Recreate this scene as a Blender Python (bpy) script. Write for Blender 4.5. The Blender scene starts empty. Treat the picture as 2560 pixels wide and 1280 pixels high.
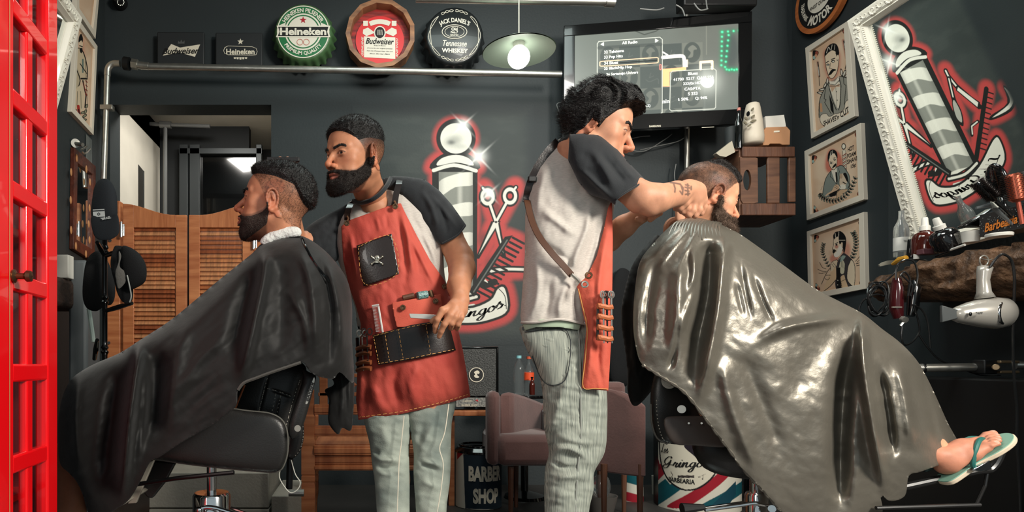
import bpy, bmesh, math, random
import numpy as np
from mathutils import Vector, Matrix

# ---------------------------------------------------------------- camera, world, lights, exposure
F, CX, CY, CAMZ = 1600.0, 907.0, 912.0, 0.9          # focal length and principal point in pixels of the 2560 x 1280 frame
scene = bpy.context.scene
C = scene.collection
cam_d = bpy.data.cameras.new('camera'); cam_d.sensor_width = 36; cam_d.lens = 36 * F / 2560
cam_d.shift_x = (1280 - CX) / 2560; cam_d.shift_y = (CY - 640) / 2560; cam_d.clip_start = .05
cam = bpy.data.objects.new('camera', cam_d); C.objects.link(cam)
cam.location = (0, 0, CAMZ); cam.rotation_euler = (math.pi / 2, 0, 0); scene.camera = cam

scene.view_settings.view_transform = 'Standard'; scene.view_settings.look = 'None'
scene.view_settings.gamma = 1; scene.view_settings.exposure = 0.15; scene.view_settings.use_curve_mapping = False

world = bpy.data.worlds.new('world'); scene.world = world; world.use_nodes = True
world.node_tree.nodes['Background'].inputs[0].default_value = (.80, .95, 1.0, 1)
world.node_tree.nodes['Background'].inputs[1].default_value = .40

def area(name, loc, target, size, power, col):
    l = bpy.data.lights.new(name, 'AREA'); l.shape = 'RECTANGLE'; l.size, l.size_y = size; l.energy = power; l.color = col
    o = bpy.data.objects.new(name, l); C.objects.link(o); o.location = loc
    o.rotation_euler = (Vector(target) - Vector(loc)).to_track_quat('-Z', 'Y').to_euler(); return o
area('front_key_light', (3.0, -1.0, 2.9), (.5, 2.1, 1.0), (1.0, 1.0), 250, (1, .94, .84))  # unseen key light put in to stand for daylight from shop windows
area('left_front_light', (-2.0, -1.2, 2.2), (.6, 2.2, 1.2), (1.0, 1.2), 52, (1, .95, .88))
area('right_wall_fill', (1.3, 2.3, 3.75), (3.1, 3.6, 1.6), (.9, .6), 42, (1, .98, .92))  # added unseen fill that brightens the pictures and mirror frame on the right wall
area('ceiling_panel_light', (.6, 3.4, 3.7), (.6, 3.6, 0), (1.8, .8), 26, (.85, 1, .95))
area('back_room_light', (-1.25, 5.25, 3.12), (-1.6, 5.9, 0), (.4, .3), 13, (1, .96, .88))

# ---------------------------------------------------------------- helpers: projection, colour, materials
def P(px, py, Y): return Vector(((px - CX) / F * Y, Y, CAMZ + (CY - py) / F * Y))
def lin(c):
    c = np.asarray(c, float) / 255.0
    return np.where(c <= .04045, c / 12.92, ((c + .055) / 1.055) ** 2.4)
_m = {}
def mat(name, c=(128, 128, 128), rough=.6, metal=0., spec=.5, var=0., vscale=8., bump=0., bscale=40., attr=False,
        emit=None, estr=1., coat=0., sheen=0., trans=0., alpha=1., stretch=None, ior=1.45, aniso=0., detail=4, c2=None):
    if name in _m: return _m[name]
    m = bpy.data.materials.new(name); m.use_nodes = True; nt = m.node_tree; b = nt.nodes['Principled BSDF']
    I = b.inputs; N = nt.nodes.new; L = nt.links.new
    col = (*lin(c), 1)
    I['Base Color'].default_value = col; I['Roughness'].default_value = rough; I['Metallic'].default_value = metal
    I['Specular IOR Level'].default_value = spec; I['Coat Weight'].default_value = coat; I['Sheen Weight'].default_value = sheen
    I['Transmission Weight'].default_value = trans; I['Alpha'].default_value = alpha; I['IOR'].default_value = ior
    I['Anisotropic'].default_value = aniso
    tc = N('ShaderNodeTexCoord'); mp = N('ShaderNodeMapping'); L(tc.outputs['Object'], mp.inputs[0])
    if stretch: mp.inputs['Scale'].default_value = stretch
    src = None
    if attr:
        a = N('ShaderNodeAttribute'); a.attribute_name = 'Col'; src = a.outputs['Color']
        L(src, I['Base Color'])
    if var or c2:
        n = N('ShaderNodeTexNoise'); n.inputs['Scale'].default_value = vscale; n.inputs['Detail'].default_value = detail
        L(mp.outputs[0], n.inputs['Vector'])
        r = N('ShaderNodeMapRange'); r.inputs[1].default_value = .3; r.inputs[2].default_value = .7
        L(n.outputs['Fac'], r.inputs[0])
        mx = N('ShaderNodeMix'); mx.data_type = 'RGBA'
        if c2:
            L(r.outputs[0], mx.inputs[0]); mx.inputs[6].default_value = col; mx.inputs[7].default_value = (*lin(c2), 1)
        else:
            mx.blend_type = 'MULTIPLY'; mx.inputs[0].default_value = 1
            r.inputs[3].default_value = 1 - var; r.inputs[4].default_value = 1 + var
            mx.inputs[6].default_value = col
            if src: L(src, mx.inputs[6])
            L(r.outputs[0], mx.inputs[7])
        L(mx.outputs[2], I['Base Color'])
    if bump:
        n2 = N('ShaderNodeTexNoise'); n2.inputs['Scale'].default_value = bscale; n2.inputs['Detail'].default_value = 5
        L(mp.outputs[0], n2.inputs['Vector'])
        bp = N('ShaderNodeBump'); bp.inputs['Strength'].default_value = bump; bp.inputs['Distance'].default_value = .01
        L(n2.outputs['Fac'], bp.inputs['Height']); L(bp.outputs[0], I['Normal'])
    if emit is not None:
        I['Emission Color'].default_value = (*lin(emit), 1); I['Emission Strength'].default_value = estr
        if attr: L(src, I['Emission Color'])
    _m[name] = m; return m

def wave_wood(name, c1, c2, scale=6, stretch=(1, 1, 8), rough=.5, bump=.15, coat=.1):
    """procedural wood grain: noise stretched along one axis"""
    if name in _m: return _m[name]
    m = mat(name, c1, rough=rough, c2=c2, vscale=scale, bump=bump, bscale=scale * 2, stretch=stretch, coat=coat, detail=8)
    return m

# ---------------------------------------------------------------- helpers: objects
ORG = {}
def _org(o): return ORG.get(o.name, Vector((0, 0, 0))) if o else Vector((0, 0, 0))
def settags(o, label=None, cat=None, group=None, kind=None):
    if label: o['label'] = label
    if cat: o['category'] = cat
    if group: o['group'] = group
    if kind: o['kind'] = kind
def thing(name, label, cat, loc, group=None):
    o = bpy.data.objects.new(name, None); o.empty_display_size = .05; C.objects.link(o); o.location = loc
    ORG[o.name] = Vector(loc); settags(o, label, cat, group); return o

def frame(o, x, y, z=None):
    x = Vector(x); y = Vector(y); z = Vector(z) if z else x.cross(y)
    return Matrix(((x.x, y.x, z.x, o[0]), (x.y, y.y, z.y, o[1]), (x.z, y.z, z.z, o[2]), (0, 0, 0, 1)))
def T(x, y, z): return Matrix.Translation((x, y, z))
def R(ax, deg): return Matrix.Rotation(math.radians(deg), 4, ax)
def S(x, y, z): return Matrix.Diagonal((x, y, z, 1))
def align(a, b):
    d = Vector(b) - Vector(a); q = d.to_track_quat('Z', 'Y').to_matrix().to_4x4(); q.translation = Vector(a); return q, d.length

class MB:
    def __init__(s, M=None): s.v = []; s.f = []; s.M = M or Matrix(); s.col = []; s.fm = []; s.mi = 0
    def add(s, vs, fs, M=None):
        T_ = s.M @ M if M is not None else s.M; n = len(s.v)
        s.v += [tuple(T_ @ Vector(p)) for p in vs]; s.f += [tuple(i + n for i in f) for f in fs]; s.fm += [s.mi] * len(fs); return s
    def addnp(s, V, Fs, M=None):
        T_ = np.array(s.M @ M if M is not None else s.M); V = np.asarray(V, float) @ T_[:3, :3].T + T_[:3, 3]; n = len(s.v)
        s.v += [tuple(p) for p in V.tolist()]; s.f += [tuple(i + n for i in f) for f in Fs]; s.fm += [s.mi] * len(Fs); return s
    def box(s, c, d, M=None, taper=1.0):
        x, y, z = c; a, b, e = d[0] / 2, d[1] / 2, d[2] / 2; t = taper
        vs = [(x - a, y - b, z - e), (x + a, y - b, z - e), (x + a, y + b, z - e), (x - a, y + b, z - e),
              (x - a * t, y - b * t, z + e), (x + a * t, y - b * t, z + e), (x + a * t, y + b * t, z + e), (x - a * t, y + b * t, z + e)]
        return s.add(vs, [(0, 3, 2, 1), (4, 5, 6, 7), (0, 1, 5, 4), (1, 2, 6, 5), (2, 3, 7, 6), (3, 0, 4, 7)], M)
    def lathe(s, prof, M=None, n=32, arc=1.0):
        vs = []; fs = []; m = len(prof); N = n if arc == 1 else n + 1
        for i in range(N):
            a = 2 * math.pi * arc * i / n
            for r, z in prof: vs.append((r * math.cos(a), r * math.sin(a), z))
        for i in range(n):
            j = (i + 1) % N
            for k in range(m - 1): fs.append((i * m + k, j * m + k, j * m + k + 1, i * m + k + 1))
        return s.add(vs, fs, M)
    def cyl(s, a, b, r, r2=None, n=20):
        q, l = align(a, b); r2 = r if r2 is None else r2
        return s.lathe([(0.0001, 0), (r, 0), (r2, l), (0.0001, l)], q, n)
    def tube(s, pts, r, n=8, closed=False):
        pts = [Vector(p) for p in pts]; m = len(pts); rr = r if isinstance(r, (list, tuple)) else [r] * m
        vs = []; fs = []; up = None
        for i, p in enumerate(pts):
            d = (pts[min(i + 1, m - 1)] - pts[max(i - 1, 0)]) if not closed else (pts[(i + 1) % m] - pts[i - 1])
            if d.length < 1e-9: d = Vector((0, 0, 1))
            d.normalize()
            if up is None: up = d.orthogonal()
            up = (up - d * up.dot(d))
            if up.length < 1e-6: up = d.orthogonal()
            up.normalize(); w = d.cross(up)
            for k in range(n):
                a = 2 * math.pi * k / n; vs.append(tuple(p + (up * math.cos(a) + w * math.sin(a)) * rr[i]))
        for i in range(m if closed else m - 1):
            for k in range(n):
                j = (i + 1) % m
                fs.append((i * n + k, i * n + (k + 1) % n, j * n + (k + 1) % n, j * n + k))
        if not closed: fs.append(tuple(range(n - 1, -1, -1))); fs.append(tuple((m - 1) * n + k for k in range(n)))
        return s.add(vs, fs)
    def prism(s, poly, z0, z1, M=None):
        """poly in local xy, extruded from z0 to z1"""
        n = len(poly); A = sum(poly[i][0] * poly[(i + 1) % n][1] - poly[(i + 1) % n][0] * poly[i][1] for i in range(n))
        if A < 0: poly = poly[::-1]
        vs = [(x, y, z0) for x, y in poly] + [(x, y, z1) for x, y in poly]
        fs = [tuple(range(n - 1, -1, -1)), tuple(range(n, 2 * n))] + [(i, (i + 1) % n, n + (i + 1) % n, n + i) for i in range(n)]
        return s.add(vs, fs, M)
    def pp(s, poly, Y, th=.003):
        """outline given in frame pixels, standing at distance Y, th thick"""
        n = len(poly); A = sum(poly[i][0] * poly[(i + 1) % n][1] - poly[(i + 1) % n][0] * poly[i][1] for i in range(n))
        if A > 0: poly = poly[::-1]
        a = [P(x, y, Y) for x, y in poly]; vs = [tuple(p) for p in a] + [(p.x, p.y + th, p.z) for p in a]
        fs = [tuple(range(n)), tuple(range(2 * n - 1, n - 1, -1))] + [(i, n + i, n + (i + 1) % n, (i + 1) % n) for i in range(n)]
        return s.add(vs, fs)
    def sphere(s, c, r, M=None, n=20, m=12):
        rr = r if isinstance(r, (tuple, list)) else (r, r, r)
        prof = [(max(math.sin(math.pi * k / m), 1e-4), -math.cos(math.pi * k / m)) for k in range(m + 1)]
        Q = T(*c) @ S(*rr)
        return s.lathe(prof, (M @ Q) if M is not None else Q, n)
    def build(s, name, mt, parent=None, smooth=True, angle=35, bevel=0, label=None, cat=None, group=None, kind=None, loc=None, sub=0, colors=None, org=None):
        me = bpy.data.meshes.new(name)
        V = np.array(s.v, float)
        if parent is None:
            o0 = Vector(loc) if loc else Vector((float(V[:, 0].mean()), float(V[:, 1].mean()), float(V[:, 2].min())))
        else: o0 = _org(parent)
        V = V - np.array(o0)
        me.from_pydata(V.tolist(), [], s.f)
        mts = mt if isinstance(mt, (list, tuple)) else [mt]
        for q in mts: me.materials.append(q)
        if len(mts) > 1: me.polygons.foreach_set('material_index', s.fm)
        if smooth:
            me.polygons.foreach_set('use_smooth', [True] * len(me.polygons))
            if angle < 180: me.set_sharp_from_angle(angle=math.radians(angle))
        if colors is not None:
            at = me.color_attributes.new('Col', 'FLOAT_COLOR', 'POINT')
            cc = np.ones((len(V), 4), np.float32); cc[:, :3] = colors; at.data.foreach_set('color', cc.ravel())
        me.update()
        o = bpy.data.objects.new(name, me); C.objects.link(o); ORG[o.name] = o0
        if parent is None: o.location = o0
        else: o.parent = parent
        if bevel:
            b = o.modifiers.new('bevel', 'BEVEL'); b.width = bevel; b.segments = 2; b.limit_method = 'ANGLE'
        settags(o, label, cat, group, kind); return o

def copy_tree(o, loc):
    c = o.copy(); C.objects.link(c); c.location = loc; ORG[c.name] = Vector(loc)
    for ch in list(o.children):
        d = ch.copy(); C.objects.link(d); d.parent = c
        for g in list(ch.children):
            e = g.copy(); C.objects.link(e); e.parent = d
    return c

_tc = {}
GLY = {'L': (1.5, [[(1.3, 1.9), (1.0, 2.1), (.8, 1.7), (.7, .8), (.5, .15), (.1, .05), (.2, .3), (.7, .15), (1.5, .0), (1.8, .2)]]), 'o': (1.0, [[(.7, .9), (.3, .85), (.1, .4), (.3, .02), (.7, .15), (.85, .6), (.6, .95), (.75, .7), (1.15, .75)]]),
       's': (.9, [[(.0, .3), (.5, 1.1), (.55, .8), (.8, .35), (.6, .0), (.2, .05), (.5, .1), (1.0, .4)]]), 'G': (2.1, [[(1.6, 1.8), (1.5, 2.1), (1.0, 2.1), (.4, 1.5), (.35, .9), (.8, .6), (1.4, 1.0), (1.55, 1.5), (1.4, .6), (1.0, -.1), (.3, -.1), (.1, .25), (.9, .5), (2.0, .45)]]),
       'r': (.9, [[(.0, .3), (.3, 1.0), (.35, .8), (.7, .85), (.5, .3), (.65, .02), (1.0, .3)]]), 'i': (.6, [[(.0, .3), (.35, 1.0), (.2, .3), (.35, .02), (.7, .3)], [(.45, 1.4), (.5, 1.5)]]), 'n': (1.15, [[(.0, .3), (.25, 1.0), (.1, .0), (.35, .7), (.75, .95), (.65, .3), (.8, .02), (1.2, .3)]]),
       'g': (1.05, [[(.8, .9), (.4, .9), (.1, .4), (.35, .05), (.7, .3), (.85, .95), (.7, -.3), (.4, -.95), (.05, -.8), (.3, -.35), (1.15, .35)]]), '.': (.4, [[(.2, .0), (.28, .08)]]), ' ': (.5, [])}
def scriptgeo(s, w=.27):
    mb = MB(); x0 = 0
    for ch in s:
        adv, L = GLY[ch]
        for l in L:
            p = [(a + .25 * b + x0, b) for a, b in smooth_pts(l, 5)]; vs = []; n = len(p)
            for i in range(n):
                dx, dy = p[min(i + 1, n - 1)][0] - p[max(i - 1, 0)][0], p[min(i + 1, n - 1)][1] - p[max(i - 1, 0)][1]; d = math.hypot(dx, dy) + 1e-9; k = w * (.3 + .7 * abs(dy / d)) / 2; vs += [(p[i][0] - dy / d * k, p[i][1] + dx / d * k, 0), (p[i][0] + dy / d * k, p[i][1] - dx / d * k, 0)]
            mb.add(vs, [(2 * i, 2 * i + 1, 2 * i + 3, 2 * i + 2) for i in range(n - 1)])
        x0 += adv
    return np.array(mb.v), mb.f
def textgeo(s, bold=0., shear=0., space=1.0):
    if s[0] == '~': return scriptgeo(s[1:])
    k = (s, bold, shear, space)
    if k in _tc: return _tc[k]
    cu = bpy.data.curves.new('t', 'FONT'); cu.body = s; cu.size = 1; cu.align_x = 'CENTER'; cu.align_y = 'CENTER'
    cu.offset = bold; cu.shear = shear; cu.space_character = space; cu.resolution_u = 3
    o = bpy.data.objects.new('t', cu); C.objects.link(o); bpy.context.view_layer.update()
    me = bpy.data.meshes.new_from_object(o.evaluated_get(bpy.context.evaluated_depsgraph_get()))
    V = np.array([v.co[:] for v in me.vertices]).reshape(-1, 3); Fs = [tuple(p.vertices) for p in me.polygons]
    bpy.data.objects.remove(o); bpy.data.meshes.remove(me); bpy.data.curves.remove(cu)
    _tc[k] = (V, Fs); return V, Fs
def text(mb, s, M, w=None, h=None, bold=.01, shear=0., arc=None, space=1.0, lift=0.0):
    """lettering added to mb; M maps local x right, y up, z out; w or h is the wanted size; arc = bend radius (+ over, - under)"""
    V, Fs = textgeo(s, bold, shear, space); V = V.copy()
    x0, x1 = V[:, 0].min(), V[:, 0].max(); y0, y1 = V[:, 1].min(), V[:, 1].max()
    V[:, 0] -= (x0 + x1) / 2; V[:, 1] -= (y0 + y1) / 2
    sx = w / (x1 - x0) if w else None; sy = h / (y1 - y0) if h else None
    sx = sx or sy; sy = sy or sx; V[:, 0] *= sx; V[:, 1] *= sy; V[:, 2] = lift
    if arc:
        a = V[:, 0] / arc; r = arc + V[:, 1]; V[:, 0] = r * np.sin(a); V[:, 1] = r * np.cos(a) - arc
    return mb.addnp(V, Fs, M)
def PM(px, py, Y, rot=0):
    """frame standing at a pixel position, x right, y up, z towards the viewer; units are metres"""
    return T(*P(px, py, Y)) @ R('X', 90) @ R('Z', rot)

# ---------------------------------------------------------------- helpers: 2-D distance painting (pigment on real surfaces)
def sdseg(X, Y, pts, closed=False):
    d = np.full(X.shape, 1e9); n = len(pts)
    for i in range(n if closed else n - 1):
        ax, ay = pts[i]; bx, by = pts[(i + 1) % n]; ex, ey = bx - ax, by - ay
        t = np.clip(((X - ax) * ex + (Y - ay) * ey) / max(ex * ex + ey * ey, 1e-12), 0, 1)
        d = np.minimum(d, np.hypot(X - ax - t * ex, Y - ay - t * ey))
    return d
def inside(X, Y, pts):
    c = np.zeros(X.shape, bool); n = len(pts)
    for i in range(n):
        ax, ay = pts[i]; bx, by = pts[(i + 1) % n]
        if ay == by: continue
        m = ((ay > Y) != (by > Y)) & (X < (bx - ax) * (Y - ay) / (by - ay) + ax); c ^= m
    return c
def sdpoly(X, Y, pts):
    d = sdseg(X, Y, pts, True); return np.where(inside(X, Y, pts), -d, d)
def ss(a, b, x):
    t = np.clip((x - a) / (b - a), 0, 1); return t * t * (3 - 2 * t)
class Canvas:
    def __init__(s, X, Y, c): s.X, s.Y = X, Y; s.c = np.ones(X.shape + (3,)) * lin(c); s.aa = 1.0
    def over(s, a, c): s.c = s.c * (1 - a[..., None]) + lin(c) * a[..., None]; return s
    def fill(s, p, c, a=1.0, soft=0.): return s.over(a * ss(s.aa * .5 + soft, -s.aa * .5 - soft, sdpoly(s.X, s.Y, p)), c)
    def ell(s, cx, cy, rx, ry, c, a=1.0, soft=0., rot=0):
        t = math.radians(rot); dx, dy = s.X - cx, s.Y - cy; u = dx * math.cos(t) + dy * math.sin(t); v = -dx * math.sin(t) + dy * math.cos(t)
        d = (np.hypot(u / rx, v / ry) - 1) * min(rx, ry); return s.over(a * ss(s.aa * .5 + soft, -s.aa * .5 - soft, d), c)
    def line(s, p, w, c, a=1.0, soft=0., closed=False): return s.over(a * ss(s.aa * .5 + soft, -s.aa * .5 - soft, sdseg(s.X, s.Y, p, closed) - w / 2), c)
    def glow(s, d, w, c, a=1.0): return s.over(a * np.exp(-np.maximum(d, 0) ** 2 / (w * w)), c)
def smooth_pts(pts, n=6, closed=False):
    """Catmull-Rom through the points"""
    p = [np.array(q, float) for q in pts]; m = len(p); out = []
    for i in range(m if closed else m - 1):
        a = p[(i - 1) % m] if closed or i > 0 else p[0]; b = p[i]; c = p[(i + 1) % m]; d = p[(i + 2) % m] if closed or i + 2 < m else p[-1]
        for k in range(n):
            t = k / n; out.append(tuple(.5 * ((2 * b) + (-a + c) * t + (2 * a - 5 * b + 4 * c - d) * t * t + (-a + 3 * b - 3 * c + d) * t ** 3)))
    if not closed: out.append(tuple(p[-1]))
    return out
def painted(name, fn, nx, ny, colf, mt, parent=None, **kw):
    """a flat sheet with its own pigment: fn(u,v)->world for u,v in 0..1 ; colf(U,V)->rgb linear"""
    u, v = np.meshgrid(np.linspace(0, 1, nx), np.linspace(0, 1, ny)); V = fn(u.ravel(), v.ravel())
    idx = np.arange(nx * ny).reshape(ny, nx)
    q = np.stack([idx[:-1, :-1], idx[1:, :-1], idx[1:, 1:], idx[:-1, 1:]], -1).reshape(-1, 4)
    mb = MB(); mb.v = V.tolist(); mb.f = q.tolist(); mb.fm = [0] * len(q)
    return mb.build(name, mt, parent, colors=colf(u, v).reshape(-1, 3), angle=180, **kw)

# ---------------------------------------------------------------- helpers: 3-D noise, distance-field bodies
_rng = np.random.default_rng(7); _lat = _rng.random((32, 32, 32)).astype(np.float32)
def vnoise(x, y, z):
    xi = np.floor(x).astype(int); yi = np.floor(y).astype(int); zi = np.floor(z).astype(int)
    fx, fy, fz = x - xi, y - yi, z - zi; fx = fx * fx * (3 - 2 * fx); fy = fy * fy * (3 - 2 * fy); fz = fz * fz * (3 - 2 * fz); r = 0
    for a in (0, 1):
        for b in (0, 1):
            for c in (0, 1):
                r = r + _lat[(xi + a) & 31, (yi + b) & 31, (zi + c) & 31] * (fx if a else 1 - fx) * (fy if b else 1 - fy) * (fz if c else 1 - fz)
    return r * 2 - 1
def fbm(x, y, z, o=3):
    s = 0; a = .5
    for i in range(o): s = s + a * vnoise(x * 2 ** i + 5.3 * i, y * 2 ** i + 1.7 * i, z * 2 ** i); a *= .5
    return s

def surface_nets(D, org, h):
    s = D < 0; A = s[:-1, :-1, :-1]; cnt = np.zeros(A.shape, np.uint8)
    for i in (0, 1):
        for j in (0, 1):
            for k in (0, 1): cnt += s[i:D.shape[0] - 1 + i, j:D.shape[1] - 1 + j, k:D.shape[2] - 1 + k]
    act = (cnt > 0) & (cnt < 8); I, J, K = np.nonzero(act); n = len(I); idx = np.full(A.shape, -1, np.int32); idx[I, J, K] = np.arange(n)
    off = [(a, b, c) for a in (0, 1) for b in (0, 1) for c in (0, 1)]; val = {o: D[I + o[0], J + o[1], K + o[2]] for o in off}
    acc = np.zeros((n, 3)); w = np.zeros(n)
    for o in off:
        for ax in range(3):
            if o[ax] == 0:
                p = list(o); p[ax] = 1; p = tuple(p); a, b = val[o], val[p]; m = (a < 0) != (b < 0)
                t = np.where(m, a / np.where(m, a - b, 1), 0); pt = np.tile(np.array(o, float), (n, 1)); pt[:, ax] += t
                acc[m] += pt[m]; w[m] += 1
    V = (acc / w[:, None] + np.stack([I, J, K], 1)) * h + np.array(org); Fs = []
    for ax in range(3):
        b_, c_ = (ax + 1) % 3, (ax + 2) % 3; sl0 = [slice(None)] * 3; sl1 = [slice(None)] * 3; sl0[ax] = slice(0, -1); sl1[ax] = slice(1, None)
        for sl in (sl0, sl1): sl[b_] = slice(1, -1); sl[c_] = slice(1, -1)
        a, b = s[tuple(sl0)], s[tuple(sl1)]
        for flip in (0, 1):
            m = (a & ~b) if flip == 0 else (~a & b); q = np.nonzero(m); e = [None] * 3; e[ax] = q[ax]; e[b_] = q[b_] + 1; e[c_] = q[c_] + 1
            def g(db, dc):
                f = [e[0], e[1], e[2]]; f[b_] = f[b_] - db; f[c_] = f[c_] - dc; return idx[f[0], f[1], f[2]]
            qd = np.stack([g(1, 1), g(0, 1), g(0, 0), g(1, 0)], 1)
            if flip: qd = qd[:, ::-1]
            Fs.append(qd)
    Fs = np.concatenate(Fs); Fs = Fs[(Fs >= 0).all(1)]
    return V, Fs

class SDF:
    def __init__(s, lo, hi, h):
        s.h = h; s.lo = np.array(lo, float); s.n = (np.ceil((np.array(hi) - s.lo) / h)).astype(int) + 1; s.D = np.full(s.n, .05, np.float32)
        s.ax = [s.lo[i] + np.arange(s.n[i]) * h for i in range(3)]
    def _blk(s, lo, hi):
        a = [max(0, int(math.floor((lo[i] - s.lo[i]) / s.h))) for i in range(3)]; b = [min(int(s.n[i]), int(math.ceil((hi[i] - s.lo[i]) / s.h)) + 1) for i in range(3)]
        if any(a[i] >= b[i] for i in range(3)): return None, None
        sl = tuple(slice(a[i], b[i]) for i in range(3)); X = s.ax[0][sl[0]][:, None, None]; Y = s.ax[1][sl[1]][None, :, None]; Z = s.ax[2][sl[2]][None, None, :]
        return sl, (X, Y, Z)
    def _op(s, sl, d, k, sub):
        D = s.D[sl]; d = d.astype(np.float32)
        if sub:
            d = -d; h = np.clip(.5 + .5 * (d - D) / k, 0, 1) if k > 0 else (d > D) * 1.; s.D[sl] = D * (1 - h) + d * h + k * h * (1 - h)
        else:
            h = np.clip(.5 + .5 * (D - d) / k, 0, 1) if k > 0 else (D > d) * 1.; s.D[sl] = D * (1 - h) + d * h - k * h * (1 - h)
    def cap(s, a, b, ra, rb=None, k=.01, sub=False):
        rb = ra if rb is None else rb; a = np.array(a, float); b = np.array(b, float); m = max(ra, rb) + k + .012
        sl, g = s._blk(np.minimum(a, b) - m, np.maximum(a, b) + m)
        if sl is None: return s
        X, Y, Z = g; e = b - a; L2 = max(e @ e, 1e-12); t = np.clip(((X - a[0]) * e[0] + (Y - a[1]) * e[1] + (Z - a[2]) * e[2]) / L2, 0, 1)
        d = np.sqrt((X - a[0] - t * e[0]) ** 2 + (Y - a[1] - t * e[1]) ** 2 + (Z - a[2] - t * e[2]) ** 2) - (ra + (rb - ra) * t); s._op(sl, d, k, sub); return s
    def chain(s, pts, rs, k=.006, sub=False):
        for i in range(len(pts) - 1): s.cap(pts[i], pts[i + 1], rs[i], rs[i + 1], k, sub)
        return s
    def ell(s, c, r, k=.01, sub=False, M=None):
        c = np.array(c, float); r = np.array(r if isinstance(r, (tuple, list)) else (r,) * 3, float); m = max(r) + k + .012
        sl, g = s._blk(c - m, c + m)
        if sl is None: return s
        X, Y, Z = g[0] - c[0], g[1] - c[1], g[2] - c[2]
        if M is not None:
            A = np.array(M.to_3x3()); X, Y, Z = (A[0, 0] * X + A[1, 0] * Y + A[2, 0] * Z, A[0, 1] * X + A[1, 1] * Y + A[2, 1] * Z, A[0, 2] * X + A[1, 2] * Y + A[2, 2] * Z)
        k0 = np.sqrt((X / r[0]) ** 2 + (Y / r[1]) ** 2 + (Z / r[2]) ** 2); k1 = np.sqrt((X / r[0] ** 2) ** 2 + (Y / r[1] ** 2) ** 2 + (Z / r[2] ** 2) ** 2) + 1e-9
        s._op(sl, k0 * (k0 - 1) / k1, k, sub); return s
    def mesh(s, D=None): return surface_nets(s.D if D is None else D, s.lo, s.h)
def vnormals(V, Fs):
    a = V[Fs[:, 2]] - V[Fs[:, 0]]; b = V[Fs[:, 3]] - V[Fs[:, 1]]; n = np.cross(a, b); N = np.zeros_like(V)
    for i in range(4): np.add.at(N, Fs[:, i], n)
    return N / (np.linalg.norm(N, axis=1, keepdims=True) + 1e-12)

# ---------------------------------------------------------------- helpers: inflated cloth and limbs
def poisson(mask, it=260):
    """solve laplace(u) = -2 inside mask, coarse to fine"""
    def relax(u, m, hh, n):
        I, J = np.indices(u.shape); red = ((I + J) & 1) == 0
        for k in range(n):
            for c in (red, ~red):
                nb = np.zeros_like(u); nb[1:-1, 1:-1] = (u[:-2, 1:-1] + u[2:, 1:-1] + u[1:-1, :-2] + u[1:-1, 2:] + 2 * hh * hh) / 4
                q = u + 1.7 * (nb - u); sel = c & m; u[sel] = q[sel]
        return u
    lv = [mask]
    while min(lv[-1].shape) > 24: lv.append(lv[-1][::2, ::2])
    u = np.zeros(lv[-1].shape); 
    for i in range(len(lv) - 1, -1, -1):
        m = lv[i]
        if u.shape != m.shape:
            u = np.repeat(np.repeat(u, 2, 0), 2, 1)[:m.shape[0], :m.shape[1]]
        u = u * m; u = relax(u, m, 2.0 ** i, it if i else 60)
    return u
def bil(A, x, y):
    x = np.clip(x, 0, A.shape[1] - 1.001); y = np.clip(y, 0, A.shape[0] - 1.001); i = y.astype(int); j = x.astype(int); fy, fx = y - i, x - j
    return A[i, j] * (1 - fx) * (1 - fy) + A[i, j + 1] * fx * (1 - fy) + A[i + 1, j] * (1 - fx) * fy + A[i + 1, j + 1] * fx * fy
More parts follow.
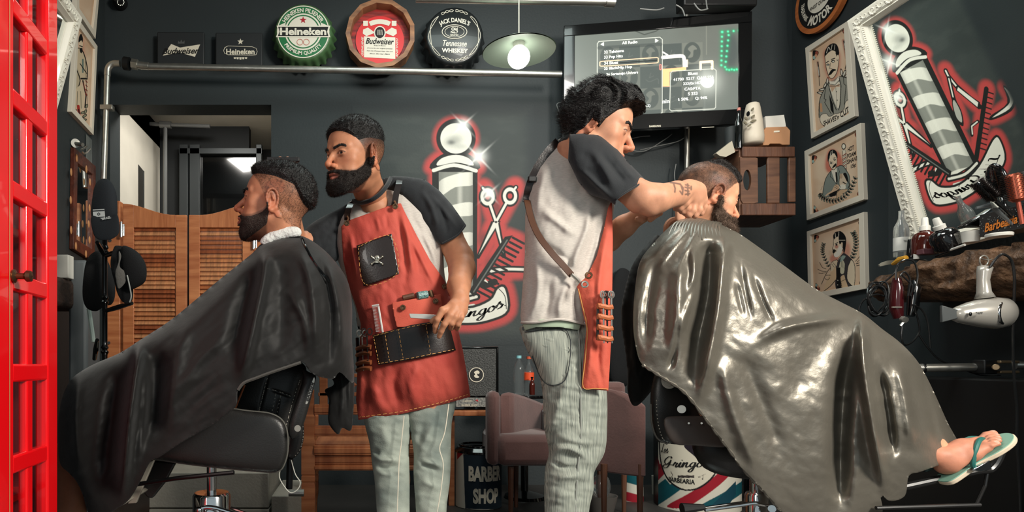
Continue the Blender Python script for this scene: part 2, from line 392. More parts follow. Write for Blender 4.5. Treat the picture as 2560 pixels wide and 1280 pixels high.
class Puff:
    """volume whose silhouette is an outline (in frame pixels) seen at distance Y0; round cross-sections"""
    def __init__(s, outline, Y0, flat=1.0, cap=None, q=4, smooth=True, tilt=(0, 0)):
        o = smooth_pts(outline, 5, True) if smooth else outline; s.o = o; s.Y0 = Y0; s.q = q; s.tilt = tilt
        xs = [p[0] for p in o]; ys = [p[1] for p in o]; s.x0 = min(xs) - 3 * q; s.y0 = min(ys) - 3 * q; s.cx = sum(xs) / len(xs); s.cy = sum(ys) / len(ys)
        nx = int((max(xs) - s.x0) / q) + 5; ny = int((max(ys) - s.y0) / q) + 5
        X, Y = np.meshgrid(s.x0 + np.arange(nx) * q, s.y0 + np.arange(ny) * q); s.m = inside(X, Y, o)
        s.u = poisson(s.m) * q * q; s.flat = flat; s.cap = cap
    def height(s, x, y):
        u = np.maximum(bil(s.u, (x - s.x0) / s.q, (y - s.y0) / s.q), 0); h = np.sqrt(u) * s.Y0 / F * s.flat
        if s.cap: h = s.cap * np.tanh(h / s.cap)
        return h
    def centre(s, x, y): return s.Y0 + s.tilt[0] * (x - s.cx) * s.Y0 / F + s.tilt[1] * (y - s.cy) * s.Y0 / F
    def sheet(s, cut, step=4, off=0., ridges=(), wr=None, back=True, backscale=1.0, smooth=True, edge_off=None):
        """returns V, F, rawpx of the part inside polygon cut, at height+off. ridges: (pts, width_px, amp_m[, fade])"""
        c = smooth_pts(cut, 5, True) if smooth else cut; xs = [p[0] for p in c]; ys = [p[1] for p in c]
        X, Y = np.meshgrid(np.arange(min(xs) - 2 * step, max(xs) + 2 * step, step), np.arange(min(ys) - 2 * step, max(ys) + 2 * step, step))
        ins = inside(X, Y, c); d = np.full(X.shape, 1e9); NX = X.copy(); NY = Y.copy(); n = len(c)
        for i in range(n):
            ax, ay = c[i]; bx, by = c[(i + 1) % n]; ex, ey = bx - ax, by - ay; t = np.clip(((X - ax) * ex + (Y - ay) * ey) / max(ex * ex + ey * ey, 1e-9), 0, 1)
            qx, qy = ax + t * ex, ay + t * ey; dd = np.hypot(X - qx, Y - qy); m = dd < d; d = np.where(m, dd, d); NX = np.where(m, qx, NX); NY = np.where(m, qy, NY)
        snap = (~ins & (d < step * .75)) | (ins & (d < step * .3)); keep = ins | snap; x = np.where(snap, NX, X); y = np.where(snap, NY, Y)
        idx = np.full(X.shape, -1); idx[keep] = np.arange(keep.sum()); x = x[keep]; y = y[keep]
        a, b, e, f = idx[:-1, :-1], idx[1:, :-1], idx[1:, 1:], idx[:-1, 1:]
        ok = (a >= 0) & (b >= 0) & (e >= 0) & (f >= 0); Q = np.stack([a[ok], b[ok], e[ok], f[ok]], 1).tolist()
        for t3 in ((a, b, e, f), (b, e, f, a), (e, f, a, b), (f, a, b, e)):
            k3 = (t3[0] >= 0) & (t3[1] >= 0) & (t3[2] >= 0) & (t3[3] < 0); Q += np.stack([t3[0][k3], t3[1][k3], t3[2][k3]], 1).tolist()
        h = s.height(x, y); hb = h * backscale; h = h + off; w = ss(0, .035, h - off)
        if edge_off is not None: w = ss(0, edge_off, np.sqrt(np.maximum(h, 0)))
        for r in ridges:
            pts, wd, amp = r[:3]; pts = smooth_pts(pts, 4)
            dd = sdseg(x, y, pts); L = [0.]
            g = np.exp(-(dd / wd) ** 2)
            dx, dy = pts[-1][0] - pts[0][0], pts[-1][1] - pts[0][1]; t = ((x - pts[0][0]) * dx + (y - pts[0][1]) * dy) / (dx * dx + dy * dy)      # folds die out towards their ends
            g = g * ss(-.02, r[3] if len(r) > 3 and r[3] else .35, t) * ss(1.04, .7, t)
            h = h + amp * g * w
        if wr: h = h + wr(x, y) * w
        yc = s.centre(x, y)
        def W(D): return np.stack([(x - CX) / F * D, D, CAMZ + (CY - y) / F * D], 1)
        return W(yc - h), W(yc + hb), Q, x, y

def rim(Q):
    """boundary edges (directed) of a face list"""
    E = {}
    for f in Q:
        for i in range(len(f)): E[(f[i], f[(i + 1) % len(f)])] = 1
    return [e for e in E if (e[1], e[0]) not in E]
def solid(mb, Vf, Vb, Q):
    """closed volume between front and back sheets"""
    n = len(Vf); mb.addnp(np.concatenate([Vf, Vb]), [tuple(f) for f in Q] + [tuple(i + n for i in f[::-1]) for f in Q] + [(a, a + n, b + n, b) for a, b in rim(Q)]); return mb
def thin(mb, Vf, Q, t=.003):
    """cloth of thickness t behind a front sheet"""
    c = np.array([0, 0, CAMZ]); d = Vf - c; d = d / np.linalg.norm(d, axis=1, keepdims=True); return solid(mb, Vf, Vf + d * t, Q)
# ================================================================ the room
M_wall = mat('dark_wall_paint', (49, 55, 57), rough=.55, spec=.3, var=.08, vscale=1.6, bump=.12, bscale=60)
M_floor = mat('floor_tile', (52, 50, 48), rough=.5, var=.2, vscale=3)
M_ceil = mat('ceiling_paint', (60, 62, 62), rough=.8)
M_white = mat('white_paint', (214, 208, 196), rough=.6, var=.05)
M_offwhite = mat('back_room_plaster', (205, 200, 188), rough=.8, var=.08, vscale=3)
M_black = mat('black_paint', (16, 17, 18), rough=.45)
M_steel = mat('galvanised_steel', (190, 188, 180), rough=.33, metal=.9, var=.12, vscale=20)
M_chrome = mat('chrome', (215, 215, 215), rough=.08, metal=1)
M_print = mat('printed_pigment', attr=True, rough=.7, spec=.2)
M_gloss = mat('black_gloss', (9, 10, 11), rough=.12, coat=.5)
M_wood = wave_wood('honey_pine', (206, 134, 86), (168, 94, 54), 3, (1, 1, 9), .45)
M_woodh = wave_wood('honey_pine_across', (204, 130, 82), (158, 88, 50), 3, (9, 1, 1), .45)
M_dwood = wave_wood('brown_stained_wood', (104, 66, 46), (66, 38, 26), 4, (8, 1, 1), .55)
M_dwoodv = wave_wood('brown_stained_wood_upright', (112, 76, 54), (74, 46, 33), 4, (1, 1, 8), .55)
M_cream = mat('cream_letter_paint', (226, 218, 198), rough=.6)
M_blkink = mat('black_letter_paint', (20, 20, 20), rough=.6)

YB = 4.8                                                   # back wall distance
def struct(name, mb, m, **k): return mb.build(name, m, kind='structure', **k)
def XR(Y): return 3.219 + .0356 * (4.8 - Y)               # right wall line
def XL(Y): return -1.935 - .054 * (Y - 4.8)               # left wall line, widening towards the viewer
def hitR(px, off=0.):
    k = (px - CX) / F; return (3.219 + .0356 * 4.8 - off) / (k + .0356)
def hitL(px, off=0.):
    k = (px - CX) / F; return (-1.935 + .054 * 4.8 + off) / (k + .054)
def PR(px, py, off=0.): return P(px, py, hitR(px, off))
def PL(px, py, off=0.): return P(px, py, hitL(px, off))

struct('floor', MB().box((.6, 2.6, -.05), (7.6, 8.4, .1)), M_floor)
struct('ceiling', MB().box((.6, 3.0, 3.95), (7.6, 7.6, .1)), M_ceil)
# back wall around the opening
a = P(275, 262, YB); b = P(678, 270, YB)
mb = MB()
mb.box(((a.x - 2.2) / 2 - .0, YB + .1, 1.95), (abs(-2.2 - a.x), .2, 3.9)); mb.box(((b.x + 3.7) / 2, YB + .1, 1.95), (3.7 - b.x, .2, 3.9))
mb.box(((a.x + b.x) / 2, YB + .1, (a.z + 3.9) / 2), (b.x - a.x, .2, 3.9 - a.z))
struct('wall_back', mb, M_wall, smooth=False)
def slab_wall(p0, p1, t, z0, z1):
    d = Vector((p1[0] - p0[0], p1[1] - p0[1], 0)); n = Vector((d.y, -d.x, 0)).normalized() * t
    v = [(p0[0], p0[1], z0), (p1[0], p1[1], z0), (p1[0] + n.x, p1[1] + n.y, z0), (p0[0] + n.x, p0[1] + n.y, z0)]
    return MB().add(v + [(x, y, z1) for x, y, _ in v], [(0, 3, 2, 1), (4, 5, 6, 7), (0, 1, 5, 4), (1, 2, 6, 5), (2, 3, 7, 6), (3, 0, 4, 7)])
Ye = hitR(2221, .15)
struct('wall_right', slab_wall((XR(-.6), -.6), (XR(5.0), 5.0), .2, 0, 3.9), M_wall, smooth=False)
struct('wall_right_pier', slab_wall((XR(-.6) - .15, -.6), (XR(Ye) - .15, Ye), .149, 0, 3.9), M_wall, smooth=False)
struct('wall_left', slab_wall((XL(-.6), -.6), (XL(5.0), 5.0), -.2, 0, 3.9), M_wall, smooth=False)
# left wall pilaster seen below the little shelf
pa = P(163, 780, 3.62); pb = P(211, 780, 3.62)
struct('trim_1', MB().box(((pa.x + pb.x) / 2, 3.75, .75), (pb.x - pa.x, .2, 1.5)), mat('grey_pilaster_paint', (92, 97, 99), rough=.6, var=.25, vscale=3, stretch=(6, 1, .5)), bevel=.02)

# lobby behind the swing doors
bx0, bx1 = a.x - .02, b.x + .02
struct('wall_lobby_left', MB().box((a.x - .12, 6.0, 1.6), (.1, 2.0, 3.2)).box((a.x - .12 , 6.0, 3.1), (.1, 2.0, .2)), M_offwhite)
struct('wall_lobby_right', MB().box((b.x + .12, 6.0, 1.6), (.1, 2.0, 3.2)), M_offwhite)
struct('wall_lobby_back', MB().box((-1.3, 6.9, 1.6), (3.0, .1, 3.2)), M_black)
struct('ceiling_lobby', MB().box((-1.3, 6.0, 3.25), (1.6, 2.0, .08)), M_offwhite)
lc = MB(); lc.box(((P(372, 0, 6.2).x + P(605, 0, 6.2).x) / 2, 6.25, 2.4), (P(640, 0, 6.2).x - P(372, 0, 6.2).x, .1, 1.9))
struct('wall_lobby_partition', lc, mat('lobby_black', (26, 29, 31), rough=.7))
# dark door leaf in the lobby
df = thing('door_frame', 'dark grey door frame standing in the dim lobby behind the swing doors', 'door frame', P(560, 912, 6.1))
g = mat('dim_grey_metal', (58, 62, 64), rough=.45, metal=.3)
for px0, px1 in ((448, 470), (474, 500), (640, 655)):
    x0, x1 = P(px0, 0, 6.1).x, P(px1, 0, 6.1).x; MB().box(((x0 + x1) / 2, 6.12, 1.5), (x1 - x0, .06, 3.0)).build('jamb', g, df, bevel=.006)
x0, x1 = P(448, 0, 6.1).x, P(655, 0, 6.1).x; MB().box(((x0 + x1) / 2, 6.12, P(0, 378, 6.1).z), (x1 - x0, .06, .05)).build('head_jamb', g, df)
MB().box(((P(500, 0, 6.1).x + x1) / 2, 6.17, 1.45), (x1 - P(500, 0, 6.1).x, .04, 2.9)).build('door_panel', M_gloss, df)
# tall dark board leaning on the pale lobby wall
MB().pp([(306, 362), (358, 426), (358, 560), (306, 560)], 5.6, .03).build('leaning_board', M_gloss, label='tall dark board with slanted top against the pale lobby wall', cat='board')
tb = MB(); tb.tube([P(375, 310, 5.9), P(525, 316, 5.9)], .018, 10); tb.tube([P(413, 316, 5.9), P(413, 560, 5.9)], .02, 10); tb.cyl(P(400, 311, 5.9), P(428, 313, 5.9), .033)
tb.build('conduit_pipe', mat('dull_pipe', (120, 122, 122), rough=.4, metal=.7), label='dull grey tee-shaped conduit pipe in the dim lobby', cat='pipe')

# concrete block step in front of the opening
M_conc = mat('concrete', (166, 160, 148), rough=.85, var=.12, vscale=6, bump=.2, bscale=90)
for i, (p0, p1, q0, q1) in enumerate([(372, 672, 1182, 1270), (678, 757, 1240, 1300), (372, 672, 1273, 1330)]):
    A = P(p0, q0, 3.55); B = P(p1, q1, 3.55); z1 = A.z; z0 = max(B.z, .0)
    MB().box(((A.x + B.x) / 2, 3.8, (z0 + z1) / 2), (B.x - A.x, .5, max(z1 - z0, .02))).build('concrete_block', M_conc, bevel=.006,
        label=['large pale concrete block in the upper row behind the black barber chair', 'small concrete block beside the wooden bench leg', 'concrete block forming the lowest row of the step'][i], cat='concrete block', group='concrete step blocks')

# ---------------------------------------------------------------- steel pipe run along the back wall
pr = thing('pipe_rail', 'galvanised steel pipe run along the back wall under the round signs', 'pipe', P(900, 178, 4.66))
Yp = 4.56
MB().tube([P(352, 166, Yp), P(1403, 186, Yp)], .0235, 16).build('horizontal_pipe', M_steel, pr)
MB().tube(smooth_pts([P(300, 159, Yp), P(281, 160, Yp), P(270, 172, Yp), P(268, 190, Yp)], 5), .024, 12).build('elbow', M_steel, pr)
MB().tube([P(268, 186, Yp), P(258, 470, Yp)], .0215, 14).build('vertical_pipe', M_steel, pr)
MB().tube([P(310, 158, Yp), P(324, 160, Yp)], .045, 16).build('rubber_coupling', M_black, pr)
MB().cyl(P(330, 160, Yp), P(345, 162, Yp), .036, n=6).build('union_nut', M_steel, pr)
MB().cyl(P(345, 163, Yp), P(372, 166, Yp), .027, n=14).build('pipe_sleeve', M_steel, pr)
mbb = MB(); mbb.box(P(268, 270, Yp), (.09, .05, .035)); mbb.build('pipe_clamp', M_steel, pr, bevel=.004)
MB().tube([P(1040, -3, 3.4), P(1528, 5, 3.4)], .02, 14).cyl(P(1514, 5, 3.4), P(1536, 6, 3.4), .026).build('ceiling_pipe', M_steel, label='steel pipe crossing the top edge of the view above the pendant lamp', cat='pipe')

# small ring of lights camera high on the back wall
sc_ = thing('security_camera', 'small black dome camera with a ring of tiny lights high on the back wall', 'camera', P(303, 10, 4.7))
MB(PM(303, 10, 4.79)).lathe([(.001, 0), (.05, 0), (.05, .05), (.03, .085), (.001, .09)], n=20).build('housing', M_black, sc_)
mb = MB(PM(303, 7, 4.7))
for k in range(11): mb.sphere((.024 * math.cos(k * .571), .024 * math.sin(k * .571), .01), .0035, n=8, m=5)
mb.build('light_ring', mat('tiny_led', (200, 200, 190), emit=(230, 230, 215), estr=.9), sc_)

# ---------------------------------------------------------------- mural on the back wall
mu = [(955, 262), (1335, 262), (1335, 862), (955, 862)]
def mural_fn(u, v):
    x = 880 + u * 455; y = 262 + v * 600; return np.stack([(x - CX) / F * (YB - .002), np.full_like(x, YB - .002), CAMZ + (CY - y) / F * (YB - .002)], 1)
def mural_col(U, V):
    X = 880 + U * 455; Y = 262 + V * 600; c = Canvas(X, Y, (61, 67, 66)); c.aa = 1.4
    n = fbm(X / 60, Y / 25, X * 0 + 2.2); c.over(.16 * ss(.0, .5, n), (96, 101, 96))
    red = (196, 76, 74); blk = (36, 38, 37); wh = (232, 230, 218)
    pole = [(1083, 420), (1190, 420), (1190, 745), (1083, 745)]; ball = np.hypot(X - 1140, Y - 346) - 44
    sc1 = [(1209, 470), (1219, 492), (1240, 555), (1262, 640)]; sc2 = [(1288, 468), (1275, 490), (1240, 555), (1196, 640)]
    comb = [(1188, 742), (1175, 725), (1272, 590), (1310, 605), (1308, 640), (1225, 740)]
    ban = smooth_pts([(985, 720), (1005, 715), (1084, 757), (1166, 772), (1225, 752), (1245, 722), (1262, 722), (1268, 775), (1230, 797), (1170, 807), (1060, 800), (998, 775)], 4, True)
    raz = [(1045, 485), (1045, 501), (1036, 534), (995, 616)]; raz2 = [(1047, 508), (1061, 557), (1072, 625)]; comb2 = [(950, 585), (1078, 730)]
    cres = smooth_pts([(893, 603), (880, 640), (909, 662), (973, 659), (907, 651), (892, 634)], 4, True)
    d = np.minimum.reduce([ball + 4, sdpoly(X, Y, smooth_pts([(1083, 424), (1096, 396), (1140, 382), (1178, 396), (1190, 424)], 4, True)), sdpoly(X, Y, pole) + 6, sdseg(X, Y, sc1) - 6, sdseg(X, Y, sc2) - 8,
                           sdpoly(X, Y, comb) - 2, sdpoly(X, Y, ban) - 6, sdseg(X, Y, raz) - 8, sdseg(X, Y, raz2) - 9, sdseg(X, Y, comb2) - 10, sdpoly(X, Y, cres) - 4, sdseg(X, Y, [(1205, 700), (1225, 678), (1310, 672)]) - 8])
    c.over(.95 * ss(26, 8, d), red)
    for cx_, cy_ in ((1208, 600), (1226, 665), (1240, 520)): c.ell(cx_, cy_, 12, 20, (60, 64, 64), .6, 8)
    # long swirling ornament and crescent
    c.line(smooth_pts([(1236, 705), (1212, 712), (1203, 698), (1220, 680), (1260, 673), (1320, 674)], 5), 17, blk); c.line(smooth_pts([(1216, 706), (1207, 694), (1222, 680), (1260, 673), (1320, 674)], 5), 7, wh)
    c.fill(smooth_pts([(893, 597), (874, 640), (905, 670), (980, 664), (975, 652), (907, 645)], 4, True), blk).fill(cres, wh)
    c.line([(1023, 648), (1048, 650), (1060, 672)], 10, blk).line([(1025, 648), (1048, 651), (1057, 670)], 4, wh)
    # straight razor, brush
    c.line(raz, 14, blk).line(raz[:3], 5, wh).fill([(1036, 534), (988, 606), (1002, 622), (1043, 545)], blk).fill([(1032, 540), (994, 604), (1003, 613), (1039, 546)], wh)
    c.line(raz2, 14, blk).line(raz2[:2], 4, wh).fill(smooth_pts([(1061, 557), (1056, 600), (1072, 639), (1086, 615), (1075, 574)], 4, True), blk).fill(smooth_pts([(1062, 566), (1060, 600), (1071, 628), (1080, 610), (1072, 574)], 4, True), (176, 176, 166))
    # combs
    c.line([(950, 583), (1080, 732)], 15, blk)
    for k in range(12):
        t = k / 11; x = 952 + 105 * t; y = 590 + 122 * t; c.line([(x, y), (x - 16, y + 14)], 4, blk)
    # pole
    c.over(ss(3, 0, ball - 4), blk)
    c.fill(smooth_pts([(1080, 425), (1092, 394), (1140, 376), (1184, 394), (1194, 425)], 4, True), blk)
    c.ell(1140, 346, 39, 38, wh).ell(1133, 352, 20, 12, (150, 152, 146), .7, 9, -15).ell(1128, 356, 8, 5, (80, 84, 82), .7, 4).ell(1150, 366, 16, 6, (180, 182, 174), .5, 5)
    c.fill([(1080, 424), (1194, 424), (1192, 745), (1082, 745)], blk)
    c.fill([(1097, 430), (1182, 430), (1182, 742), (1097, 742)], (140, 142, 134))
    inn = (X > 1097) & (X < 1182) & (Y > 430) & (Y < 742)
    for k in range(-1, 6):
        o = 75 * k; p = smooth_pts([(1097, 455 + o), (1138, 436 + o), (1183, 432 + o), (1183, 462 + o), (1138, 468 + o), (1097, 492 + o)], 4, True); c.over(inn * ss(1, -1, sdpoly(X, Y, p)), wh)
    c.over(inn * .35 * ss(16, 0, np.abs(X - 1098)), (90, 92, 88)); c.over(inn * .35 * ss(14, 0, np.abs(X - 1182)), (90, 92, 88)); c.over(inn * .4 * ss(10, 0, np.abs(X - 1150)), (244, 242, 230))
    c.fill(smooth_pts([(1093, 414), (1104, 396), (1140, 387), (1172, 396), (1183, 414), (1140, 406)], 4, True), wh).line(smooth_pts([(1084, 426), (1135, 413), (1190, 427)], 6), 9, wh)
    c.line([(1085, 745), (1137, 756), (1192, 742)], 18, blk).line(smooth_pts([(1086, 745), (1137, 754), (1191, 742)], 5), 7, wh).line(smooth_pts([(1092, 766), (1137, 772), (1184, 764)], 5), 9, wh)
    # scissors
    for ring, horn, tip, w in (((1219, 492), (1207, 470), (1261, 640), 9), ((1275, 490), (1290, 468), (1193, 642), 12)):
        c.over(ss(1, -1, np.abs(np.hypot((X - ring[0]) / 14, (Y - ring[1]) / 17) - 1) * 15 - 9), blk); c.line([horn, (ring[0], ring[1] - 12)], 12, blk)
        c.line([(ring[0] + (1240 - ring[0]) * .25, ring[1] + 17), (1240, 555)], 13, blk); c.fill([(1240 - w, 553), (1240 + w, 553), (tip[0] + 5, tip[1] + 5), (tip[0] - 5, tip[1] + 5)], blk)
    for ring, horn, tip, w in (((1219, 492), (1207, 470), (1258, 632), 5), ((1275, 490), (1290, 468), (1197, 636), 7)):
        c.over(ss(1, -1, np.abs(np.hypot((X - ring[0]) / 14, (Y - ring[1]) / 17) - 1) * 15 - 4.0), wh); c.line([horn, (ring[0] + (ring[0] - horn[0]) * -.6, ring[1] - 14)], 5, wh)
        c.line([(ring[0] + (1240 - ring[0]) * .25, ring[1] + 17), (1240, 555)], 6, wh); c.fill([(1240 - w, 556), (1240 + w, 556), tip], wh)
    c.ell(1240, 555, 3, 3, blk)
    # big comb
    c.fill([(1185, 742), (1172, 728), (1262, 592), (1282, 588)], blk); c.line([(1184, 730), (1268, 600)], 3, (110, 114, 110))
    for k in range(13):
        t = k / 12; x = 1196 + (1282 - 1196) * t; y = 728 + (594 - 728) * t; c.line([(x, y), (x + 28, y + 15)], 6, blk)
    # banner
    c.over(ss(8, 5, sdpoly(X, Y, ban)), blk); c.fill(ban, wh); c.line(smooth_pts([(1247, 722), (1262, 740), (1266, 772)], 4), 2, blk)
    for s_, r_ in (((1158, 312), 14), ((1196, 392), 18), ((1222, 484), 12)):
        dd = np.hypot(X - s_[0], Y - s_[1]); c.over(.9 * np.exp(-(dd / r_) ** 2), (255, 255, 250))
        for an in (.8, 2.4): dx, dy = math.cos(an), math.sin(an); c.over(.8 * np.exp(-(((X - s_[0]) * dy - (Y - s_[1]) * dx) / 2.5) ** 2 - (((X - s_[0]) * dx + (Y - s_[1]) * dy) / (r_ * 1.8)) ** 2), (255, 255, 250))
    e = np.minimum.reduce([X - 880, 1335 - X, Y - 262, 862 - Y]); c.over(ss(40, 0, e), (49, 55, 57))
    return c.c
mural = painted('mural', mural_fn, 456, 601, mural_col, mat('mural_spray_paint', attr=True, rough=.55, spec=.3, bump=.12, bscale=60), cat='mural',
                label='spray painted mural of barber pole, scissors and comb on the back wall', loc=P(1140, 862, YB))
V_, F_ = textgeo('~Los Gringos.'); V_ = V_.copy()
path = smooth_pts([(1008, 752), (1050, 775), (1110, 786), (1175, 784), (1225, 772), (1262, 756)], 12); path = np.array(path); seg = np.hypot(*np.diff(path, axis=0).T); L_ = np.concatenate([[0], np.cumsum(seg)])
xn = (V_[:, 0] - V_[:, 0].min()) / (V_[:, 0].max() - V_[:, 0].min()) * L_[-1]; yn = (V_[:, 1] - (V_[:, 1].min() + V_[:, 1].max()) / 2) * 13
bx = np.interp(xn, L_, path[:, 0]); by = np.interp(xn, L_, path[:, 1]); tx = np.interp(xn + 3, L_, path[:, 0]) - np.interp(xn - 3, L_, path[:, 0]); ty = np.interp(xn + 3, L_, path[:, 1]) - np.interp(xn - 3, L_, path[:, 1]); tl = np.hypot(tx, ty)
qx = bx + yn * ty / tl; qy = by - yn * tx / tl; Yt = YB - .004
mb = MB(); mb.addnp(np.stack([(qx - CX) / F * Yt, np.full_like(qx, Yt), CAMZ + (CY - qy) / F * Yt], 1), F_); mb.build('painted_lettering', M_blkink, mural, smooth=False)

# ---------------------------------------------------------------- small plaques
for px0, px1, py0, py1, kind in ((392, 510, 78, 162, 0), (538, 656, 80, 164, 1)):
    t = thing('plaque', ['black square plaque with a cream bow-tie shape on the steel pipe', 'black square plaque with a cream star between the bow-tie plaque and green cap'][kind], 'plaque', P((px0 + px1) / 2, py1, 4.72), 'black plaques on the pipe')
    A = P(px0, py0, 4.72); B = P(px1, py1, 4.72)
    MB().box(((A.x + B.x) / 2, 4.74, (A.z + B.z) / 2), (B.x - A.x, .03, A.z - B.z)).build('panel', mat('plaque_black', (36, 39, 41), rough=.6), t, bevel=.008)
    mb = MB(); Yq = 4.722
    if kind == 0:
        mb.pp([(407, 139), (428, 110), (450, 119), (500, 111), (487, 142), (448, 131)], Yq)
        mb.build('bow_tie', M_cream, t); mb = MB(); text(mb, 'Budweiser', PM(452, 127, Yq - .003, 1), w=.27, bold=.02, shear=.4); mb.build('lettering', M_blkink, t, smooth=False)
        mb = MB(); mb.pp([(444, 109), (446, 102), (450, 106), (453, 99), (457, 106), (461, 101), (461, 109)], Yq); mb.build('crown', mat('dim_grey', (84, 86, 86)), t)
    else:
        st = [(601 + 8 * (1 if k % 2 == 0 else .42) * math.sin(k * math.pi / 5), 104 - 8 * (1 if k % 2 == 0 else .42) * math.cos(k * math.pi / 5)) for k in range(10)]
        mb.pp(st, Yq); text(mb, 'Heineken', PM(601, 129, Yq - .001, 0), w=.21, bold=.03)
        for x_ in range(5): mb.pp([(584 + x_ * 7, 143), (590 + x_ * 7, 143), (589 + x_ * 7, 149 - abs(x_ - 2)), (585 + x_ * 7, 149 - abs(x_ - 2))], Yq)
        mb.tube([P(x, y, Yq) for x, y in [(562, 119), (570, 115), (630, 117), (640, 121), (643, 129), (640, 137), (630, 138), (570, 137), (561, 133), (559, 126)]], .0022, 6, True)
        mb.build('lettering', M_cream, t, smooth=False)

# ---------------------------------------------------------------- round signs
def crimp(n, r0, r1, depth, teeth, amp):
    mb = MB(); N = teeth * 8; prof = [(0.001, .0), (r0 * .93, .0), (r0, -.006), (r0 + (r1 - r0) * .35, -depth * .35), (r0 + (r1 - r0) * .7, -depth * .7), (r1, -depth)]
    vs = []; m = len(prof)
    for i in range(N):
        a_ = 2 * math.pi * i / N
        for k, (r, z) in enumerate(prof):
            w = max(0, (k - 2) / 3); vs.append(((r + amp * w * math.cos(a_ * teeth)) * math.cos(a_), (r + amp * w * math.cos(a_ * teeth)) * math.sin(a_), z))
    fs = [(i * m + k, i * m + k + 1, ((i + 1) % N) * m + k + 1, ((i + 1) % N) * m + k) for i in range(N) for k in range(m - 1)]
    return vs, fs
def disc(mb, r, z, cx_=0, cy_=0, n=56, ry=None): return mb.add([(cx_ + r * math.cos(2 * math.pi * k / n), cy_ + (ry or r) * math.sin(2 * math.pi * k / n), z) for k in range(n)], [tuple(range(n))])
def ring2(mb, r0, r1, z, n=64, a0=0, a1=360):
    vs = []; N = n
    for k in range(N + 1):
        t = math.radians(a0 + (a1 - a0) * k / N); vs += [(r0 * math.cos(t), r0 * math.sin(t), z), (r1 * math.cos(t), r1 * math.sin(t), z)]
    return mb.add(vs, [(2 * k, 2 * k + 1, 2 * k + 3, 2 * k + 2) for k in range(N)])
u1 = 4.62 / F   # metres per pixel at the sign faces
# green cap
t = thing('bottle_cap_sign', 'round green crimped bottle-cap sign with a red star on white', 'sign', P(760, 166, 4.7)); Mx = PM(758, 80, 4.62)
MB(Mx).add(*crimp(0, 70 * u1, 79 * u1, .11, 22, 4 * u1)).build('cap', mat('green_enamel', (72, 104, 66), rough=.35, var=.1, vscale=30), t, angle=180); MB().cyl(P(758, 80, 4.64), P(758, 80, 4.8), .02).build('wall_mount', M_black, t)
mb = MB(Mx); disc(mb, 64 * u1, .002); mb.build('green_field', mat('sign_green', (38, 112, 66), rough=.4), t)
mb = MB(Mx); ring2(mb, 63 * u1, 65.5 * u1, .003); disc(mb, 46 * u1, .003); mb.add([(-68 * u1, -14 * u1, .0045), (68 * u1, -14 * u1, .0045), (64 * u1, 0, .0045), (68 * u1, 15 * u1, .0045), (-66 * u1, 15 * u1, .0045), (-63 * u1, 0, .0045)], [(0, 1, 2, 3, 4, 5)])
mb.add([(-62 * u1, 15 * u1, .004), (-44 * u1, 23 * u1, .004), (-44 * u1, 14 * u1, .004)], [(0, 2, 1)]); mb.add([(62 * u1, 15 * u1, .004), (44 * u1, 23 * u1, .004), (44 * u1, 14 * u1, .004)], [(0, 1, 2)])
text(mb, 'HEINEKEN PILSENER', T(0, 54 * u1, .004), w=118 * u1, h=11 * u1, bold=.03, arc=54 * u1); text(mb, 'PREMIUM QUALITY', T(0, -54 * u1, .004), w=104 * u1, h=11 * u1, bold=.03, arc=-54 * u1)
mb.build('white_print', mat('sign_white', (228, 222, 206), rough=.5), t, smooth=False)
mb = MB(Mx); mb.add([(-63 * u1, -11 * u1, .006), (63 * u1, -11 * u1, .006), (60 * u1, 0, .006), (63 * u1, 12 * u1, .006), (-62 * u1, 12 * u1, .006), (-59 * u1, 0, .006)], [(0, 1, 2, 3, 4, 5)]); mb.build('black_band', M_blkink, t)
mb = MB(Mx); text(mb, 'Heineken', T(0, 0, .008), w=116 * u1, h=19 * u1, bold=.04); mb.build('lettering', mat('sign_white'), t, smooth=False)
mb = MB(Mx); ring2(mb, 39 * u1, 42 * u1, .0042, a0=18, a1=162); ring2(mb, 39 * u1, 42 * u1, .0042, a0=198, a1=342); mb.build('green_arc', mat('sign_green'), t)
mb = MB(Mx); mb.add([(0 + 9 * u1 * (1 if k % 2 == 0 else .42) * math.sin(k * math.pi / 5), 29 * u1 + 9 * u1 * (1 if k % 2 == 0 else .42) * math.cos(k * math.pi / 5), .005) for k in range(10)], [tuple(range(9, -1, -1))]); mb.build('red_star', mat('sign_red', (176, 30, 44), rough=.5), t)
mb = MB()
for s_ in (-1, 1): mb.M = Mx @ T(s_ * 8 * u1, -26 * u1, 0); ring2(mb, 6.5 * u1, 8 * u1, .005)
mb.build('emblem', mat('sign_pink', (196, 130, 118), rough=.6), t)
# red barrel-head sign
t = thing('barrel_head_sign', 'twelve-sided wooden barrel-head sign with a red beer label', 'sign', P(952, 170, 4.7)); Mx = PM(951, 86, 4.62)
def ngon(r, n, rot=0): return [(r * math.cos(2 * math.pi * k / n + rot), r * math.sin(2 * math.pi * k / n + rot)) for k in range(n)]
R1 = 87 * u1; mb = MB(Mx); N = 13; o_, i_ = ngon(R1, N, .25), ngon(76 * u1, N, .25)
vs = [(x, y, .02) for x, y in o_] + [(x, y, .02) for x, y in i_] + [(x, y, -.1) for x, y in o_] + [(x * .98, y * .98, -.06) for x, y in i_]
mb.add(vs, [f for k in range(N) for f in [(k, (k + 1) % N, N + (k + 1) % N, N + k), (2 * N + k, 2 * N + (k + 1) % N, (k + 1) % N, k), (N + k, N + (k + 1) % N, 3 * N + (k + 1) % N, 3 * N + k)]])
mb.build('wooden_rim', wave_wood('barrel_rim_wood', (168, 118, 80), (112, 76, 56), 9, (1, 1, 3), .6), t, angle=10)
